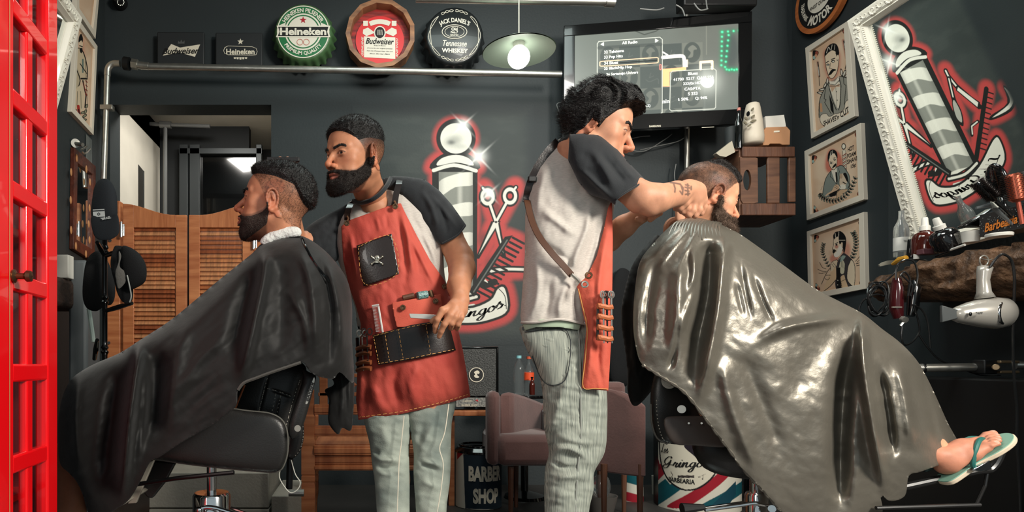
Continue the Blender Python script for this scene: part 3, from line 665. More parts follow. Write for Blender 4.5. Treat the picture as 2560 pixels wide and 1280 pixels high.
MB(Mx).prism(ngon(77 * u1, N, .25), -.062, -.058).build('red_boards', wave_wood('red_stained_boards', (178, 40, 32), (74, 16, 18), 5, (1, 1, 7), .5), t)
mb = MB(Mx); disc(mb, 61 * u1, -.045, -1 * u1, -7 * u1, 56); mb.build('red_disc', mat('label_red', (216, 40, 42), rough=.4), t)
mb = MB(Mx @ T(-1 * u1, 0, 0)); z = -.043
mb.add([(-40 * u1, 3 * u1, z), (-40 * u1, -50 * u1, z), (39 * u1, -54 * u1, z), (39 * u1, 0, z)], [(0, 1, 2, 3)])
ring2(mb, 52 * u1, 64 * u1, z, 24, 64, 116); mb.v[-50:] = [tuple(np.array(v) + [0, 0, -18 * u1]) for v in mb.v[-50:]]
for sx in (-1, 1):
    mb.add([(sx * 12 * u1, 12 * u1, z), (sx * 30 * u1, 25 * u1, z), (sx * 42 * u1, 20 * u1, z), (sx * 43 * u1, 10 * u1, z), (sx * 34 * u1, 3 * u1, z)], [(0, 1, 2, 3, 4) if sx < 0 else (4, 3, 2, 1, 0)])
    mb.add([(sx * 42 * u1, 42 * u1, z), (sx * 30 * u1, 42 * u1, z), (sx * 30 * u1, 29 * u1, z), (sx * 42 * u1, 29 * u1, z)], [(0, 1, 2, 3) if sx < 0 else (3, 2, 1, 0)])
disc(mb, 15 * u1, z + .001, 0, 12 * u1, 30, 17 * u1)
text(mb, 'GENUINE', T(-44 * u1, -22 * u1, z) @ R('Z', 90), w=48 * u1, h=5 * u1, bold=.02, shear=.3); text(mb, 'GENUINE', T(43 * u1, -26 * u1, z) @ R('Z', -90), w=48 * u1, h=5 * u1, bold=.02, shear=.3)
mb.build('white_print', mat('sign_white'), t, smooth=False)
mb = MB(Mx @ T(-1 * u1, 0, 0)); text(mb, 'Budweiser', T(0, -10 * u1, z + .002) @ R('Z', -2), w=71 * u1, h=15 * u1, bold=.02, shear=.3)
for q in range(4): text(mb, ['King of Beers.', 'Brewed by our original process', 'from the Choicest Hops, Rice and', 'Best Barley Malt'][q], T(0, (-21 - 7 * q) * u1, z + .002) @ R('Z', -2), w=[30, 64, 66, 52][q] * u1, h=3 * u1, shear=.4)
disc(mb, 12 * u1, z + .003, 0, 12 * u1, 30, 14 * u1)
mb.build('black_print', M_blkink, t, smooth=False)
mb = MB(Mx @ T(-1 * u1, 0, 0))
for k in range(5): mb.add([(-6 * u1 + 3 * k * u1, 5 * u1, z + .005), (-5 * u1 + 3 * k * u1, 5 * u1, z + .005), (-5.2 * u1 + 3 * k * u1 * .9, 19 * u1, z + .005), (-6 * u1 + 3 * k * u1 * .9, 18 * u1, z + .005)], [(0, 1, 2, 3)])
mb.build('crest', mat('sign_white'), t)
# black cap
t = thing('bottle_cap_sign', 'round black crimped bottle-cap sign with white whiskey lettering', 'sign', P(1137, 168, 4.7)); Mx = PM(1136, 89, 4.62)
MB(Mx).add(*crimp(0, 71 * u1, 79 * u1, .11, 20, 4 * u1)).build('cap', mat('black_enamel', (30, 33, 34), rough=.35, coat=.2), t, angle=180); MB().cyl(P(1136, 89, 4.64), P(1136, 89, 4.8), .02).build('wall_mount', M_black, t)
mb = MB(Mx); z = .003; text(mb, "JACK DANIEL'S", T(0, 37 * u1, z), w=78 * u1, h=15 * u1, bold=.03, arc=75 * u1); text(mb, 'Old', T(0, 16 * u1, z), h=8 * u1, bold=.04); text(mb, 'No.7', T(0, 8 * u1, z), h=7 * u1, bold=.04)
text(mb, 'BRAND', T(0, 1 * u1, z), w=20 * u1, bold=.02); text(mb, 'Tennessee', T(1 * u1, -20 * u1, z) @ R('Z', -2), w=60 * u1, h=15 * u1, bold=.02, shear=.25); text(mb, 'WHISKEY', T(1 * u1, -38 * u1, z) @ R('Z', -2), w=66 * u1, h=11 * u1, bold=.04)
def wob(a0, a1, s_): return [((62 + s_ * 2.6 * math.sin(q * 9)) * u1 * math.cos(math.radians(a0 + (a1 - a0) * q)), (62 + s_ * 2.6 * math.sin(q * 9)) * u1 * math.sin(math.radians(a0 + (a1 - a0) * q)), z) for q in np.linspace(0, 1, 30)]
for a0, a1 in ((-55, 50), (130, 235), (58, 88), (92, 122), (238, 268), (272, 302)):
    for s_ in (-1, 1): mb.tube(wob(a0, a1, s_), .0022, 5)
for rr in (24, 31): mb.tube([(rr * u1 * math.cos(k * .21), rr * .56 * u1 * math.sin(k * .21) + 9 * u1, z) for k in range(30)], .0022 + .001 * (rr == 31), 5, True)
mb.build('white_print', mat('sign_white'), t, smooth=False)

# motor oil sign on the right wall
def wallM(px, py, off, right=True):
    p = PR(px, py, off) if right else PL(px, py, off)
    y = Vector((0, 0, 1))
    x = (Vector((XR(3) - XR(4), -1, 0)) if right else Vector((XL(4) - XL(3), 1, 0))).normalized()
    return frame(p, x, y)
t = thing('round_motor_oil_sign', 'round orange-rimmed motor oil sign above the picture frames', 'sign', PR(2051, 80, .03)); Mx = wallM(2052, -14, .05); rs = .245
MB(Mx).lathe([(.001, -.03), (rs, -.03), (rs, .004), (.001, .004)], n=56).build('orange_rim', wave_wood('orange_wood', (196, 116, 62), (170, 92, 46), 6), t)
mb = MB(Mx); disc(mb, rs * .86, .006); mb.build('black_ring', M_blkink, t)
mb = MB(Mx); disc(mb, rs * .47, .008); text(mb, 'MOTOR', T(0, -rs * .66, .009), w=rs * .86, h=rs * .27, bold=.04, arc=-rs * .66); text(mb, 'TRADE MARK', T(0, -rs * .66, .009) @ T(0, rs * .66, 0) @ R('Z', -72) @ T(0, -rs * .66, 0), w=rs * .6, h=rs * .13, bold=.03, arc=-rs * .66)
text(mb, 'OIL', T(0, 0, .009) @ R('Z', 68) @ T(0, -rs * .66, 0), w=rs * .4, h=rs * .27, bold=.02, arc=-rs * .66)
mb.build('white_print', mat('sign_white'), t, smooth=False)
mb = MB(Mx); text(mb, 'FINEST QUALITY', T(0, -rs * .25, .011), w=rs * .75, h=rs * .12, shear=.2); mb.build('small_lettering', M_blkink, t, smooth=False)

# ---------------------------------------------------------------- pendant lamp
YL = 3.3; t = thing('pendant_lamp', 'white saucer pendant lamp glowing on a thin cord before the back wall', 'lamp', P(1297, 130, YL)); c0 = P(1297, 128, YL); r = 90 / F * YL
prof = [(r, 0), (r * .86, .014), (r * .6, .030), (r * .3, .042), (r * .16, .048)]
MB(T(*c0)).lathe(prof + [(r * .15, .046)] + [(a_ * .985, b_ - .004) for a_, b_ in prof[::-1]], n=64).build('lamp_shade', mat('pale_enamel', (150, 164, 148), rough=.35), t, angle=180)
MB(T(*c0)).lathe([(.001, .075), (.016, .075), (.022, .055), (.030, .045), (.028, .02), (.001, .02)], n=24).build('socket', mat('lamp_socket', (200, 200, 190), rough=.5), t)
MB(T(*c0)).sphere((0, 0, -.032), (.056, .056, .056), n=28, m=18).cyl((0, 0, 0), (0, 0, .03), .026).build('bulb', mat('lit_bulb', (255, 255, 250), emit=(255, 255, 245), estr=6), t, angle=180)
MB().tube([c0 + Vector((0, 0, .07)), c0 + Vector((0, 0, .82))], .0035, 6).build('cord', mat('pale_cord', (190, 190, 180)), t)

# ---------------------------------------------------------------- television
Ya, Yb_ = 4.62, 4.42
tl, tr, br, bl = P(1408, 68, Ya), P(1880, 28, Yb_), P(1876, 312, Yb_), P(1410, 332, Ya)
o_ = (tl + tr + br + bl) / 4; ux = ((tr - tl) + (br - bl)).normalized(); n_ = ux.cross(((tl - bl) + (tr - br)).normalized()).normalized(); uy = n_.cross(ux)
Mt = frame(o_, ux, uy, n_); W_, H_ = ((tr - tl).length + (br - bl).length) / 2, ((tl - bl).length + (tr - br).length) / 2
t = thing('television', 'large black flat television hanging below the ceiling showing a radio menu', 'television', tuple(o_))
mb = MB(Mt); hw, hh = W_ / 2, H_ / 2; sx0, sx1, sy0, sy1 = -hw + .075, hw - .085, -hh + .105, hh - .075
for p in ([(-hw, -hh), (hw, -hh), (hw, sy0), (-hw, sy0)], [(-hw, sy1), (hw, sy1), (hw, hh), (-hw, hh)], [(-hw, sy0), (sx0, sy0), (sx0, sy1), (-hw, sy1)], [(sx1, sy0), (hw, sy0), (hw, sy1), (sx1, sy1)]): mb.prism(p, -.03, .012)
mb.box((0, 0, -.05), (W_ * .96, H_ * .94, .06)); mb.build('bezel', M_gloss, t, bevel=.003)
def tvpx(x, y):    # pixel of the frame -> point on the screen plane (local)
    d_ = P(x, y, 1) - Vector((0, 0, CAMZ)); k = ((o_ - Vector((0, 0, CAMZ))).dot(n_)) / d_.dot(n_); q = Mt.inverted() @ (Vector((0, 0, CAMZ)) + d_ * k); return (q.x, q.y)
def tv_fn(u, v):
    x = sx0 + u * (sx1 - sx0); y = sy1 - v * (sy1 - sy0); A = np.array(Mt); return np.stack([x, y, x * 0 + .002], 1) @ A[:3, :3].T + A[:3, 3]
def tv_col(U, V):
    x = sx0 + U * (sx1 - sx0); y = sy1 - V * (sy1 - sy0); A = np.array(Mt); w = x[..., None] * A[:3, 0] + y[..., None] * A[:3, 1] + A[:3, 3] + .0 * A[:3, 2]
    X = ((w[..., 0] / w[..., 1] * F + CX) - 1400) * 4.13; Y = (CY - (w[..., 2] - CAMZ) / w[..., 1] * F - 30) * 4.13
    c = Canvas(X, Y, (92, 97, 92)); c.aa = 6
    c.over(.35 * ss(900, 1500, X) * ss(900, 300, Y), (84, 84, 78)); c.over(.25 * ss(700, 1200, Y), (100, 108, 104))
    sk = lambda X0: -.055 * (X0 - 400)
    for i in range(6):        # chequered photo wall
        for j in range(4):
            x0, y0 = 395 + i * 216, 370 + j * 224 + sk(395 + i * 216); q = [(x0, y0), (x0 + 212, y0 - 12), (x0 + 214, y0 + 210), (x0 + 2, y0 + 222)]
            if x0 > 1400: continue
            if (i + j) % 2: c.fill(q, (66, 72, 70), .9); c.line([(x0 + 110, y0 + 60), (x0 + 95, y0 + 110), (x0 + 140, y0 + 90)], 6, (96, 100, 96), .6); c.line(smooth_pts([(x0 + 60, y0 + 130), (x0 + 100, y0 + 150), (x0 + 180, y0 + 120), (x0 + 190, y0 + 170)], 4), 8, (92, 96, 92), .6)
            else: c.fill(q, (100, 103, 96), .8); c.ell(x0 + 105, y0 + 95, 86, 106, (62, 68, 66), .85); c.fill(smooth_pts([(x0 + 60, y0 + 60), (x0 + 110, y0 + 20), (x0 + 155, y0 + 60), (x0 + 120, y0 + 75), (x0 + 110, y0 + 140), (x0 + 60, y0 + 150), (x0 + 90, y0 + 100)], 4, True), (112, 114, 106), .7)
    c.line([(700, 150), (760, 190), (870, 235), (990, 200), (1060, 150)], 12, (66, 70, 66)); c.ell(800, 150, 42, 24, (120, 122, 112)).ell(935, 142, 46, 26, (120, 122, 112))
    c.line([(1510, 100), (1510, 440)], 8, (116, 118, 108), .8); c.line([(1495, 600), (1490, 1100)], 12, (120, 124, 118), .5, 10)
    # device picture on the screen
    c.line([(1060, 415), (1110, 445)], 14, (236, 230, 220)); c.line(smooth_pts([(1060, 470), (1240, 455), (1280, 480), (1283, 590)], 3), 34, (238, 232, 224)); c.fill([(1060, 590), (1250, 575), (1300, 560), (1300, 600), (1130, 620), (1130, 770), (1060, 770)], (244, 168, 120)); c.fill([(1282, 495), (1320, 493), (1318, 570), (1280, 572)], (244, 210, 180))
    c.line([(1450, 590), (1450, 520), (1570, 512), (1570, 585)], 26, (244, 208, 176)); c.line([(1470, 556), (1556, 550)], 14, (70, 74, 72))
    # menus
    m1 = smooth_pts([(385, 330), (405, 308), (700, 285), (1020, 262), (1056, 280), (1058, 700), (1052, 1020), (1030, 1055), (700, 1075), (400, 1090), (384, 1060), (384, 700)], 3, True)
    c.fill(m1, (72, 78, 76), .35); c.line([(400, 306), (1030, 262), (1056, 285), (1054, 1040), (1030, 1058), (780, 1070)], 6, (190, 192, 182)); c.line([(400, 306), (384, 330), (384, 640)], 6, (190, 192, 182)); c.line([(400, 372), (1040, 335)], 34, (58, 63, 62), .6)
    c.line([(425, 512), (1000, 470), (1014, 478), (1014, 518), (1000, 526), (425, 562), (410, 556), (410, 520)], 7, (238, 196, 160), closed=True); c.line([(600, 527), (1000, 500)], 12, (40, 44, 44))
    c.line([(1036, 550), (1036, 590)], 22, (200, 120, 110)); c.line([(1036, 552), (1036, 588)], 10, (72, 78, 76)); c.line([(1040, 345), (1040, 540)], 4, (40, 44, 44))
    c.fill([(452, 312), (452, 352), (418, 336)], (235, 236, 226)); c.fill([(982, 278), (982, 318), (1018, 296)], (235, 236, 226))
    c.line([(1160, 612), (1590, 588), (1612, 605), (1606, 985), (1590, 1002), (1150, 1022), (1132, 1008), (1140, 632)], 6, (190, 192, 182), closed=True); c.fill([(1150, 620), (1600, 596), (1596, 990), (1140, 1012)], (70, 76, 74), .4)
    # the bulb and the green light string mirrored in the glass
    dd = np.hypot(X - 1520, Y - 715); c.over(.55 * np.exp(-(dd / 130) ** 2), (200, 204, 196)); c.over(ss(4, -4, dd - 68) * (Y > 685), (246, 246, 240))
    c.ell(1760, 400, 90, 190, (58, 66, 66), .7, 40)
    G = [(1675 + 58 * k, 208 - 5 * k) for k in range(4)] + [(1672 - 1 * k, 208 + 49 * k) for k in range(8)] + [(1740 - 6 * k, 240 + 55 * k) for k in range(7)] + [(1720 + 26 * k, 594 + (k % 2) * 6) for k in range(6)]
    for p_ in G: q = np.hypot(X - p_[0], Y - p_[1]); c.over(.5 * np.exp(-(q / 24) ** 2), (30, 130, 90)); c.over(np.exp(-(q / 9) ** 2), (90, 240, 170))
    return c.c
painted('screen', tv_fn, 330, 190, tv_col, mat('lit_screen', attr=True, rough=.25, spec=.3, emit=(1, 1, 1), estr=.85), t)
mb = MB(Mt)
tvrot = lambda x, y: (tvpx(1400 + x / 4.13, 30 + y / 4.13))
def tvtext(s_, x, y, w): p_ = tvrot(x, y); q_ = tvrot(x + w, y - w * .055); text(mb, s_, T(p_[0], p_[1], .005) @ R('Z', .6), w=math.hypot(q_[0] - p_[0], q_[1] - p_[1]), bold=.025)
for s_, x, y, w in (('All Radio', 718, 317, 160), ('32 Teletema', 556, 410, 206), ('33 Pop Hits', 550, 468, 194), ('34 Blues', 526, 528, 144), ('35 Black/Hip Hop', 598, 582, 290), ('36 Sertanejo Univers', 640, 640, 330), ('(A-Z)', 895, 975, 74), ('Blues', 1370, 637, 100),
                    ('41700  5217  QAM 256', 1375, 690, 420), ('333(0x14D)', 1368, 742, 196), ('CAS:FTA', 1366, 794, 168), ('S 333', 1368, 846, 100), ('I: 50%', 1270, 903, 105), ('Q: 94%', 1455, 893, 126), ('nin', 1092, 925, 70)): tvtext(s_, x, y, w)
mb.build('screen_lettering', mat('screen_text', (230, 232, 222), emit=(236, 238, 228), estr=.8), t, smooth=False)
mb = MB(Mt); q_ = tvpx(1636, 317); text(mb, 'SAMSUNG', T(q_[0], q_[1], .014), w=.078, bold=.03); q_ = tvpx(1768, 320); mb.box((q_[0], q_[1], .013), (.08, .004, .003)); mb.build('badge', M_cream, t, smooth=False)
mb = MB(); mb.tube([P(1717, 325, 4.74), P(1717, 470, 4.74)], .019, 14); mb.tube([P(1717, -60, 4.74), P(1717, 325, 4.74)], .019, 14); mb.tube([P(1717, 470, 4.74), (P(1717, 0, 4.74).x, 4.74, 0)], .019, 12)
mb.build('support_pole', M_steel, label='upright steel pole running down behind the television', cat='pole')
cb = [[(1530, 366), (1560, 352), (1600, 342), (1625, 340)], [(1600, 375), (1640, 366), (1690, 355), (1710, 345)], [(1545, 360), (1570, 372), (1610, 378), (1660, 350), (1680, 335)], [(1690, 410), (1686, 440), (1692, 470), (1698, 500), (1694, 560)], [(1425, 345), (1410, 320), (1402, 290), (1392, 262), (1404, 256)]]
mb = MB()
for q in cb: mb.tube(smooth_pts([tuple(P(x, y, 4.72)) for x, y in q], 6), .0035, 6)
mb.build('television_cable', mat('grey_cable', (120, 122, 120), rough=.4), label='thin loose cables hanging beneath the television', cat='cable')
mb = MB(); 
for q in ([(1690, 12), (1705, 22), (1712, 40)], [(1735, 8), (1750, 25), (1770, 22)], [(1600, 22), (1640, 25), (1660, 20)], [(1765, 0), (1768, 22)]): mb.tube(smooth_pts([tuple(P(x, y, 4.3)) for x, y in q], 6), .0045, 6)
mb.build('cable_bundle', mat('grey_cable'), label='tangle of small wires above the television', cat='cable')
mb = MB(); mb.box(P(1790, 0, 4.4), (.5, .12, .14)); mb.build('mounting_bracket', M_black, label='black metal mounting bracket above the television', cat='bracket', bevel=.01)

# dark recess cabinet under the television
A = P(1560, 345, 4.55); B = P(1985, 1230, 4.55)

# ---------------------------------------------------------------- crate shelf with its things
Yc = 4.1
t = thing('wooden_crate', 'brown wooden crate hung as a shelf in the back right corner', 'crate', tuple(P(1920, 540, Yc)))
def cb_(n_, x0, y0, x1, y1, Y0, th, m_, holes=None):
    A = P(x0, y0, Y0); B = P(x1, y1, Y0); MB().box(((A.x + B.x) / 2, Y0 + th / 2, (A.z + B.z) / 2), (abs(B.x - A.x), th, abs(A.z - B.z))).build(n_, m_, t, bevel=.005)
cb_('top_board', 1856, 366, 1988, 392, Yc, .03, M_dwood); cb_('bottom_board', 1856, 508, 1990, 538, Yc, .03, M_dwood)
# slat with an oval hand hole
po = [(1850, 392), (1894, 392), (1895, 508), (1853, 508)]
def slot_slat(po, hc, rx, ry, Y0, th):
    mb = MB(); n = 28; hole = [(hc[0] + rx * math.cos(2 * math.pi * k / n), hc[1] + ry * math.sin(2 * math.pi * k / n)) for k in range(n)]
    out = []
    for hx, hy in hole:
        dx, dy = hx - hc[0], hy - hc[1]; best = 1e9
        for i in range(4):
            ax, ay = po[i]; bx, by = po[(i + 1) % 4]; ex, ey = bx - ax, by - ay; den = dx * ey - dy * ex
            if abs(den) < 1e-9: continue
            k = ((ax - hc[0]) * ey - (ay - hc[1]) * ex) / den
            if k > 0: best = min(best, k)
        out.append((hc[0] + dx * best, hc[1] + dy * best))
    f0 = [tuple(P(x, y, Y0)) for x, y in out + hole]; f1 = [(x, y + th, z) for x, y, z in f0]; N2 = 2 * n
    fs = [(i, (i + 1) % n, n + (i + 1) % n, n + i) for i in range(n)] + [(N2 + n + i, N2 + n + (i + 1) % n, N2 + (i + 1) % n, N2 + i) for i in range(n)] + [(n + i, n + (i + 1) % n, N2 + n + (i + 1) % n, N2 + n + i) for i in range(n)] + [(N2 + i, N2 + (i + 1) % n, (i + 1) % n, i) for i in range(n)]
    return mb.add(f0 + f1, fs)
slot_slat(po, (1868, 450), 10, 26, Yc + .01, .02).build('slotted_slat', M_dwoodv, t)
cb_('slat', 1919, 392, 1950, 508, Yc + .01, .02, M_dwoodv); cb_('slat', 1972, 392, 1990, 505, Yc + .01, .02, M_dwoodv)
A = P(1852, 372, Yc); B = P(1990, 536, Yc + .35)
MB().box((A.x + .01, Yc + .19, (P(0, 372, Yc).z + P(0, 536, Yc).z) / 2), (.02, .34, .42)).build('side_board', M_dwoodv, t)
MB().box(((P(1852, 0, Yc).x + P(1990, 0, Yc).x) / 2, Yc + .2, P(0, 534, Yc).z), (.35, .34, .02)).build('floor_board', M_dwood, t)
MB().box(((P(1852, 0, Yc).x + P(1990, 0, Yc).x) / 2, Yc + .2, P(0, 370, Yc).z), (.35, .34, .02)).build('roof_board', M_dwood, t)
Yv = 4.16
# air freshener
c0 = P(1882, 362, Yv); s_ = Yv / F; t = thing('air_freshener', 'tall white tapered air freshener with leaf cut-outs on the crate', 'air freshener', tuple(c0))
MB(T(*c0)).lathe([(.001, 0), (20 * s_, 0), (24.5 * s_, 4 * s_), (25 * s_, 18 * s_), (22 * s_, 55 * s_), (17 * s_, 90 * s_), (14.5 * s_, 101 * s_), (10 * s_, 104 * s_), (.001, 104 * s_)], n=40).build('body', mat('ivory_plastic', (205, 194, 176), rough=.5), t, angle=60)
mb = MB()
def leaf(x, y, L, w, a_, Y0, mb=mb):
    ca, sa = math.cos(a_), math.sin(a_); pts = []
    for k in range(12):
        q = 2 * math.pi * k / 12; lx, ly = L * math.cos(q), w * math.sin(q) * abs(math.sin(q)) ** .3; pts.append((x + lx * ca - ly * sa, y - lx * sa - ly * ca))
    mb.pp(pts, Y0, .006)
for x, y, L, w, a_ in ((1882, 273, 5, 2.6, 1.1), (1883, 291, 6, 3, .8), (1866, 296, 5, 2.6, 2.3), (1884, 302, 8, 3, .3), (1864, 307, 4.6, 2.6, 2.4), (1874, 313, 5, 2.4, .5)): leaf(x, y, L, w, a_, Yv - 22 * s_ - .004)
mb.build('leaf_pattern', mat('leaf_olive', (112, 104, 84)), t)
mb = MB(); leaf(1871, 284, 6.5, 4, 1.5, Yv - 20 * s_ - .006, mb); mb.build('sensor_eye', M_gloss, t)
# bottle
def bottle(name, label, px, pyb, Y0, hpx, rpx, glass, capm, prof=None, group=None, cat='bottle', extra=None):
    s_ = Y0 / F; c0 = P(px, pyb, Y0); t = thing(name, label, cat, tuple(c0), group); H = hpx * s_; r = rpx * s_
    prof = prof or [(.001, 0), (.95, 0), (1, .03), (1, .55), (.9, .64), (.5, .76), (.38, .82), (.36, .95), (.4, .97), (.001, .97)]
    MB(T(*c0)).lathe([(a_ * r, b_ * H) for a_, b_ in prof], n=28).build('body', glass, t, angle=50)
    if capm: MB(T(*c0)).lathe([(.001, H * .93), (r * .46, H * .93), (r * .46, H), (.001, H)], n=20).build('cap', capm, t)
    return t, c0, H, r
M_dglass = mat('dark_glass', (14, 16, 16), rough=.06, coat=.6, spec=.8)
M_clear = mat('clear_plastic', (225, 232, 232), rough=.08, trans=.92, alpha=.6)
bottle('dark_bottle', 'slim dark glass bottle with red cap standing beside the air freshener', 1847, 372, 4.12, 102, 9, M_dglass, mat('red_white_cap', (190, 120, 110)))
# dark speaker cylinder and pale thing in front
c0 = P(1829, 384, 4.2); MB(T(*c0)).lathe([(.001, 0), (.04, 0), (.042, .01), (.042, .15), (.036, .17), (.001, .17)], n=28).lathe([(.0425, .05), (.0435, .055), (.0425, .06)], n=28).build('dark_canister', mat('dark_rubber', (44, 48, 49), rough=.6), label='dark ribbed canister left of the slim bottle on the crate shelf', cat='canister')
# napkin box
t = thing('card_box', 'tan wooden card holder with a white paper inside on the crate', 'holder', tuple(P(1941, 366, 4.14)))
mb = MB(); mb.pp([(1908, 363), (1907, 330), (1916, 318), (1967, 316), (1976, 326), (1975, 362), (1956, 362), (1950, 359), (1926, 359), (1922, 363)], 4.13, .09); mb.build('holder', mat('tan_mdf', (184, 134, 96), rough=.6), t, bevel=.003)
mb = MB(); mb.pp([(1935, 327), (1949, 326), (1949, 330), (1935, 331)], 4.127, .003); mb.build('slot', M_cream, t)
mb = MB(); mb.pp([(1915, 322), (1913, 291), (1960, 287), (1965, 316)], 4.17, .02); mb.build('paper_sheet', mat('white_paper', (222, 218, 208)), t)
MB().pp([(1790, 383), (1830, 352), (1838, 380), (1815, 392), (1800, 390)], 4.12, .04).build('pale_packet', mat('pale_packet', (176, 168, 150)), label='pale folded packet peeking out behind the right client\'s head', cat='packet')
MB().box(((P(1800, 0, 4.25).x + P(1856, 0, 4.25).x) / 2, 4.25, P(0, 390, 4.25).z), (.16, .25, .018), R('Z', 0)).build('wall_shelf', M_dwood, label='small brown shelf board left of the crate', cat='shelf')

# ---------------------------------------------------------------- pictures on the side walls
M_frame = mat('cream_white_frame', (226, 217, 200), rough=.5)
INK = (24, 24, 24); PAPER = (226, 200, 172)
def quadM(tl_, tr_, br_, bl_): return tl_, tr_, br_, bl_
def picture(label, corners, inner, scale, offs, paint, right=True, res=1.0, grp='tattoo-style prints in white frames'):
    pt = (lambda x, y, o=0.: PR(x, y, o)) if right else (lambda x, y, o=0.: PL(x, y, o))
    c = [pt(*q) for q in corners]; cen = sum(c, Vector()) / 4; t = thing('picture_frame', label, 'picture', tuple(cen + Vector((0, 0, (c[2].z + c[3].z) / 2 - cen.z))), grp)
    nrm = (c[1] - c[0]).cross(c[3] - c[0]).normalized()
    if nrm.x * (-1 if right else 1) < 0: nrm = -nrm
    i_ = [pt(*q) for q in inner]; mb = MB(); k = 4
    o0 = [q for q in c]; o1 = [q + nrm * .028 for q in c]; n1 = [q + nrm * .028 for q in i_]; n0 = [q + nrm * .01 for q in i_]
    vs = [tuple(q) for q in o0 + o1 + n1 + n0]; fs = []
    for a_ in range(4):
        b_ = (a_ + 1) % 4; fs += [(a_, b_, 4 + b_, 4 + a_), (4 + a_, 4 + b_, 8 + b_, 8 + a_), (8 + a_, 8 + b_, 12 + b_, 12 + a_)]
    mb.add(vs, fs); mb.build('frame', M_frame, t, smooth=False, bevel=.002)
    q = [np.array(p + nrm * .011) for p in i_]
    def fn(u, v): u = u[:, None]; v = v[:, None]; return (1 - v) * ((1 - u) * q[0] + u * q[1]) + v * ((1 - u) * q[3] + u * q[2])
    def cf(U, V):
        w = fn(U.ravel(), V.ravel()); X = (w[:, 0] / w[:, 1] * F + CX - offs[0]) * scale; Y = (CY - (w[:, 2] - CAMZ) / w[:, 1] * F - offs[1]) * scale
        X = X.reshape(U.shape); Y = Y.reshape(U.shape); cv = Canvas(X, Y, PAPER); cv.aa = 2.5
        n = fbm(X / 160, Y / 160, X * 0 + offs[1] * .1); cv.over(.35 * ss(.0, .5, n), (198, 160, 128)); e = np.minimum.reduce([U, 1 - U, V, 1 - V]); cv.over(.45 * ss(.2, 0, e), (190, 146, 112))
        paint(cv); return cv.c
    nx = int(max(abs(inner[1][0] - inner[0][0]), 40) * 1.5 * res); ny = int(abs(inner[3][1] - inner[0][1]) * 1.3 * res)
    painted('print', fn, nx, ny, cf, M_print, t); return t, q
SP = smooth_pts
def shell(c, x, y, sx, sy):
    c.fill(SP([(x, y), (x + sx * 50, y), (x + sx * 62, y + sy * 22), (x + sx * 45, y + sy * 55), (x + sx * 12, y + sy * 95), (x, y + sy * 90)], 4, True), INK)
    for q in ((40, 22, 16, 20, (150, 80, 62)), (32, 52, 14, 18, (206, 150, 116)), (12, 70, 14, 18, (150, 176, 170))): c.ell(x + sx * q[0], y + sy * q[1], q[2], q[3], q[4])
def leafrow(c, pts, s_=16):
    p = SP(pts, 5); c.line(p, 5, INK); L = len(p)
    for k in range(1, L - 1, 2):
        dx, dy = p[k + 1][0] - p[k - 1][0], p[k + 1][1] - p[k - 1][1]; n = math.hypot(dx, dy) + 1e-6; dx /= n; dy /= n
        for sg in (-1, 1):
            ex, ey = p[k][0] + (dx * .8 - dy * sg) * s_, p[k][1] + (dy * .8 + dx * sg) * s_
            c.ell((p[k][0] + ex) / 2, (p[k][1] + ey) / 2, s_ * .75, s_ * .36, INK, rot=math.degrees(math.atan2(ey - p[k][1], ex - p[k][0]))); c.ell((p[k][0] + 2 * ex) / 3, (p[k][1] + 2 * ey) / 3, s_ * .35, s_ * .15, (150, 158, 140), rot=math.degrees(math.atan2(ey - p[k][1], ex - p[k][0])))
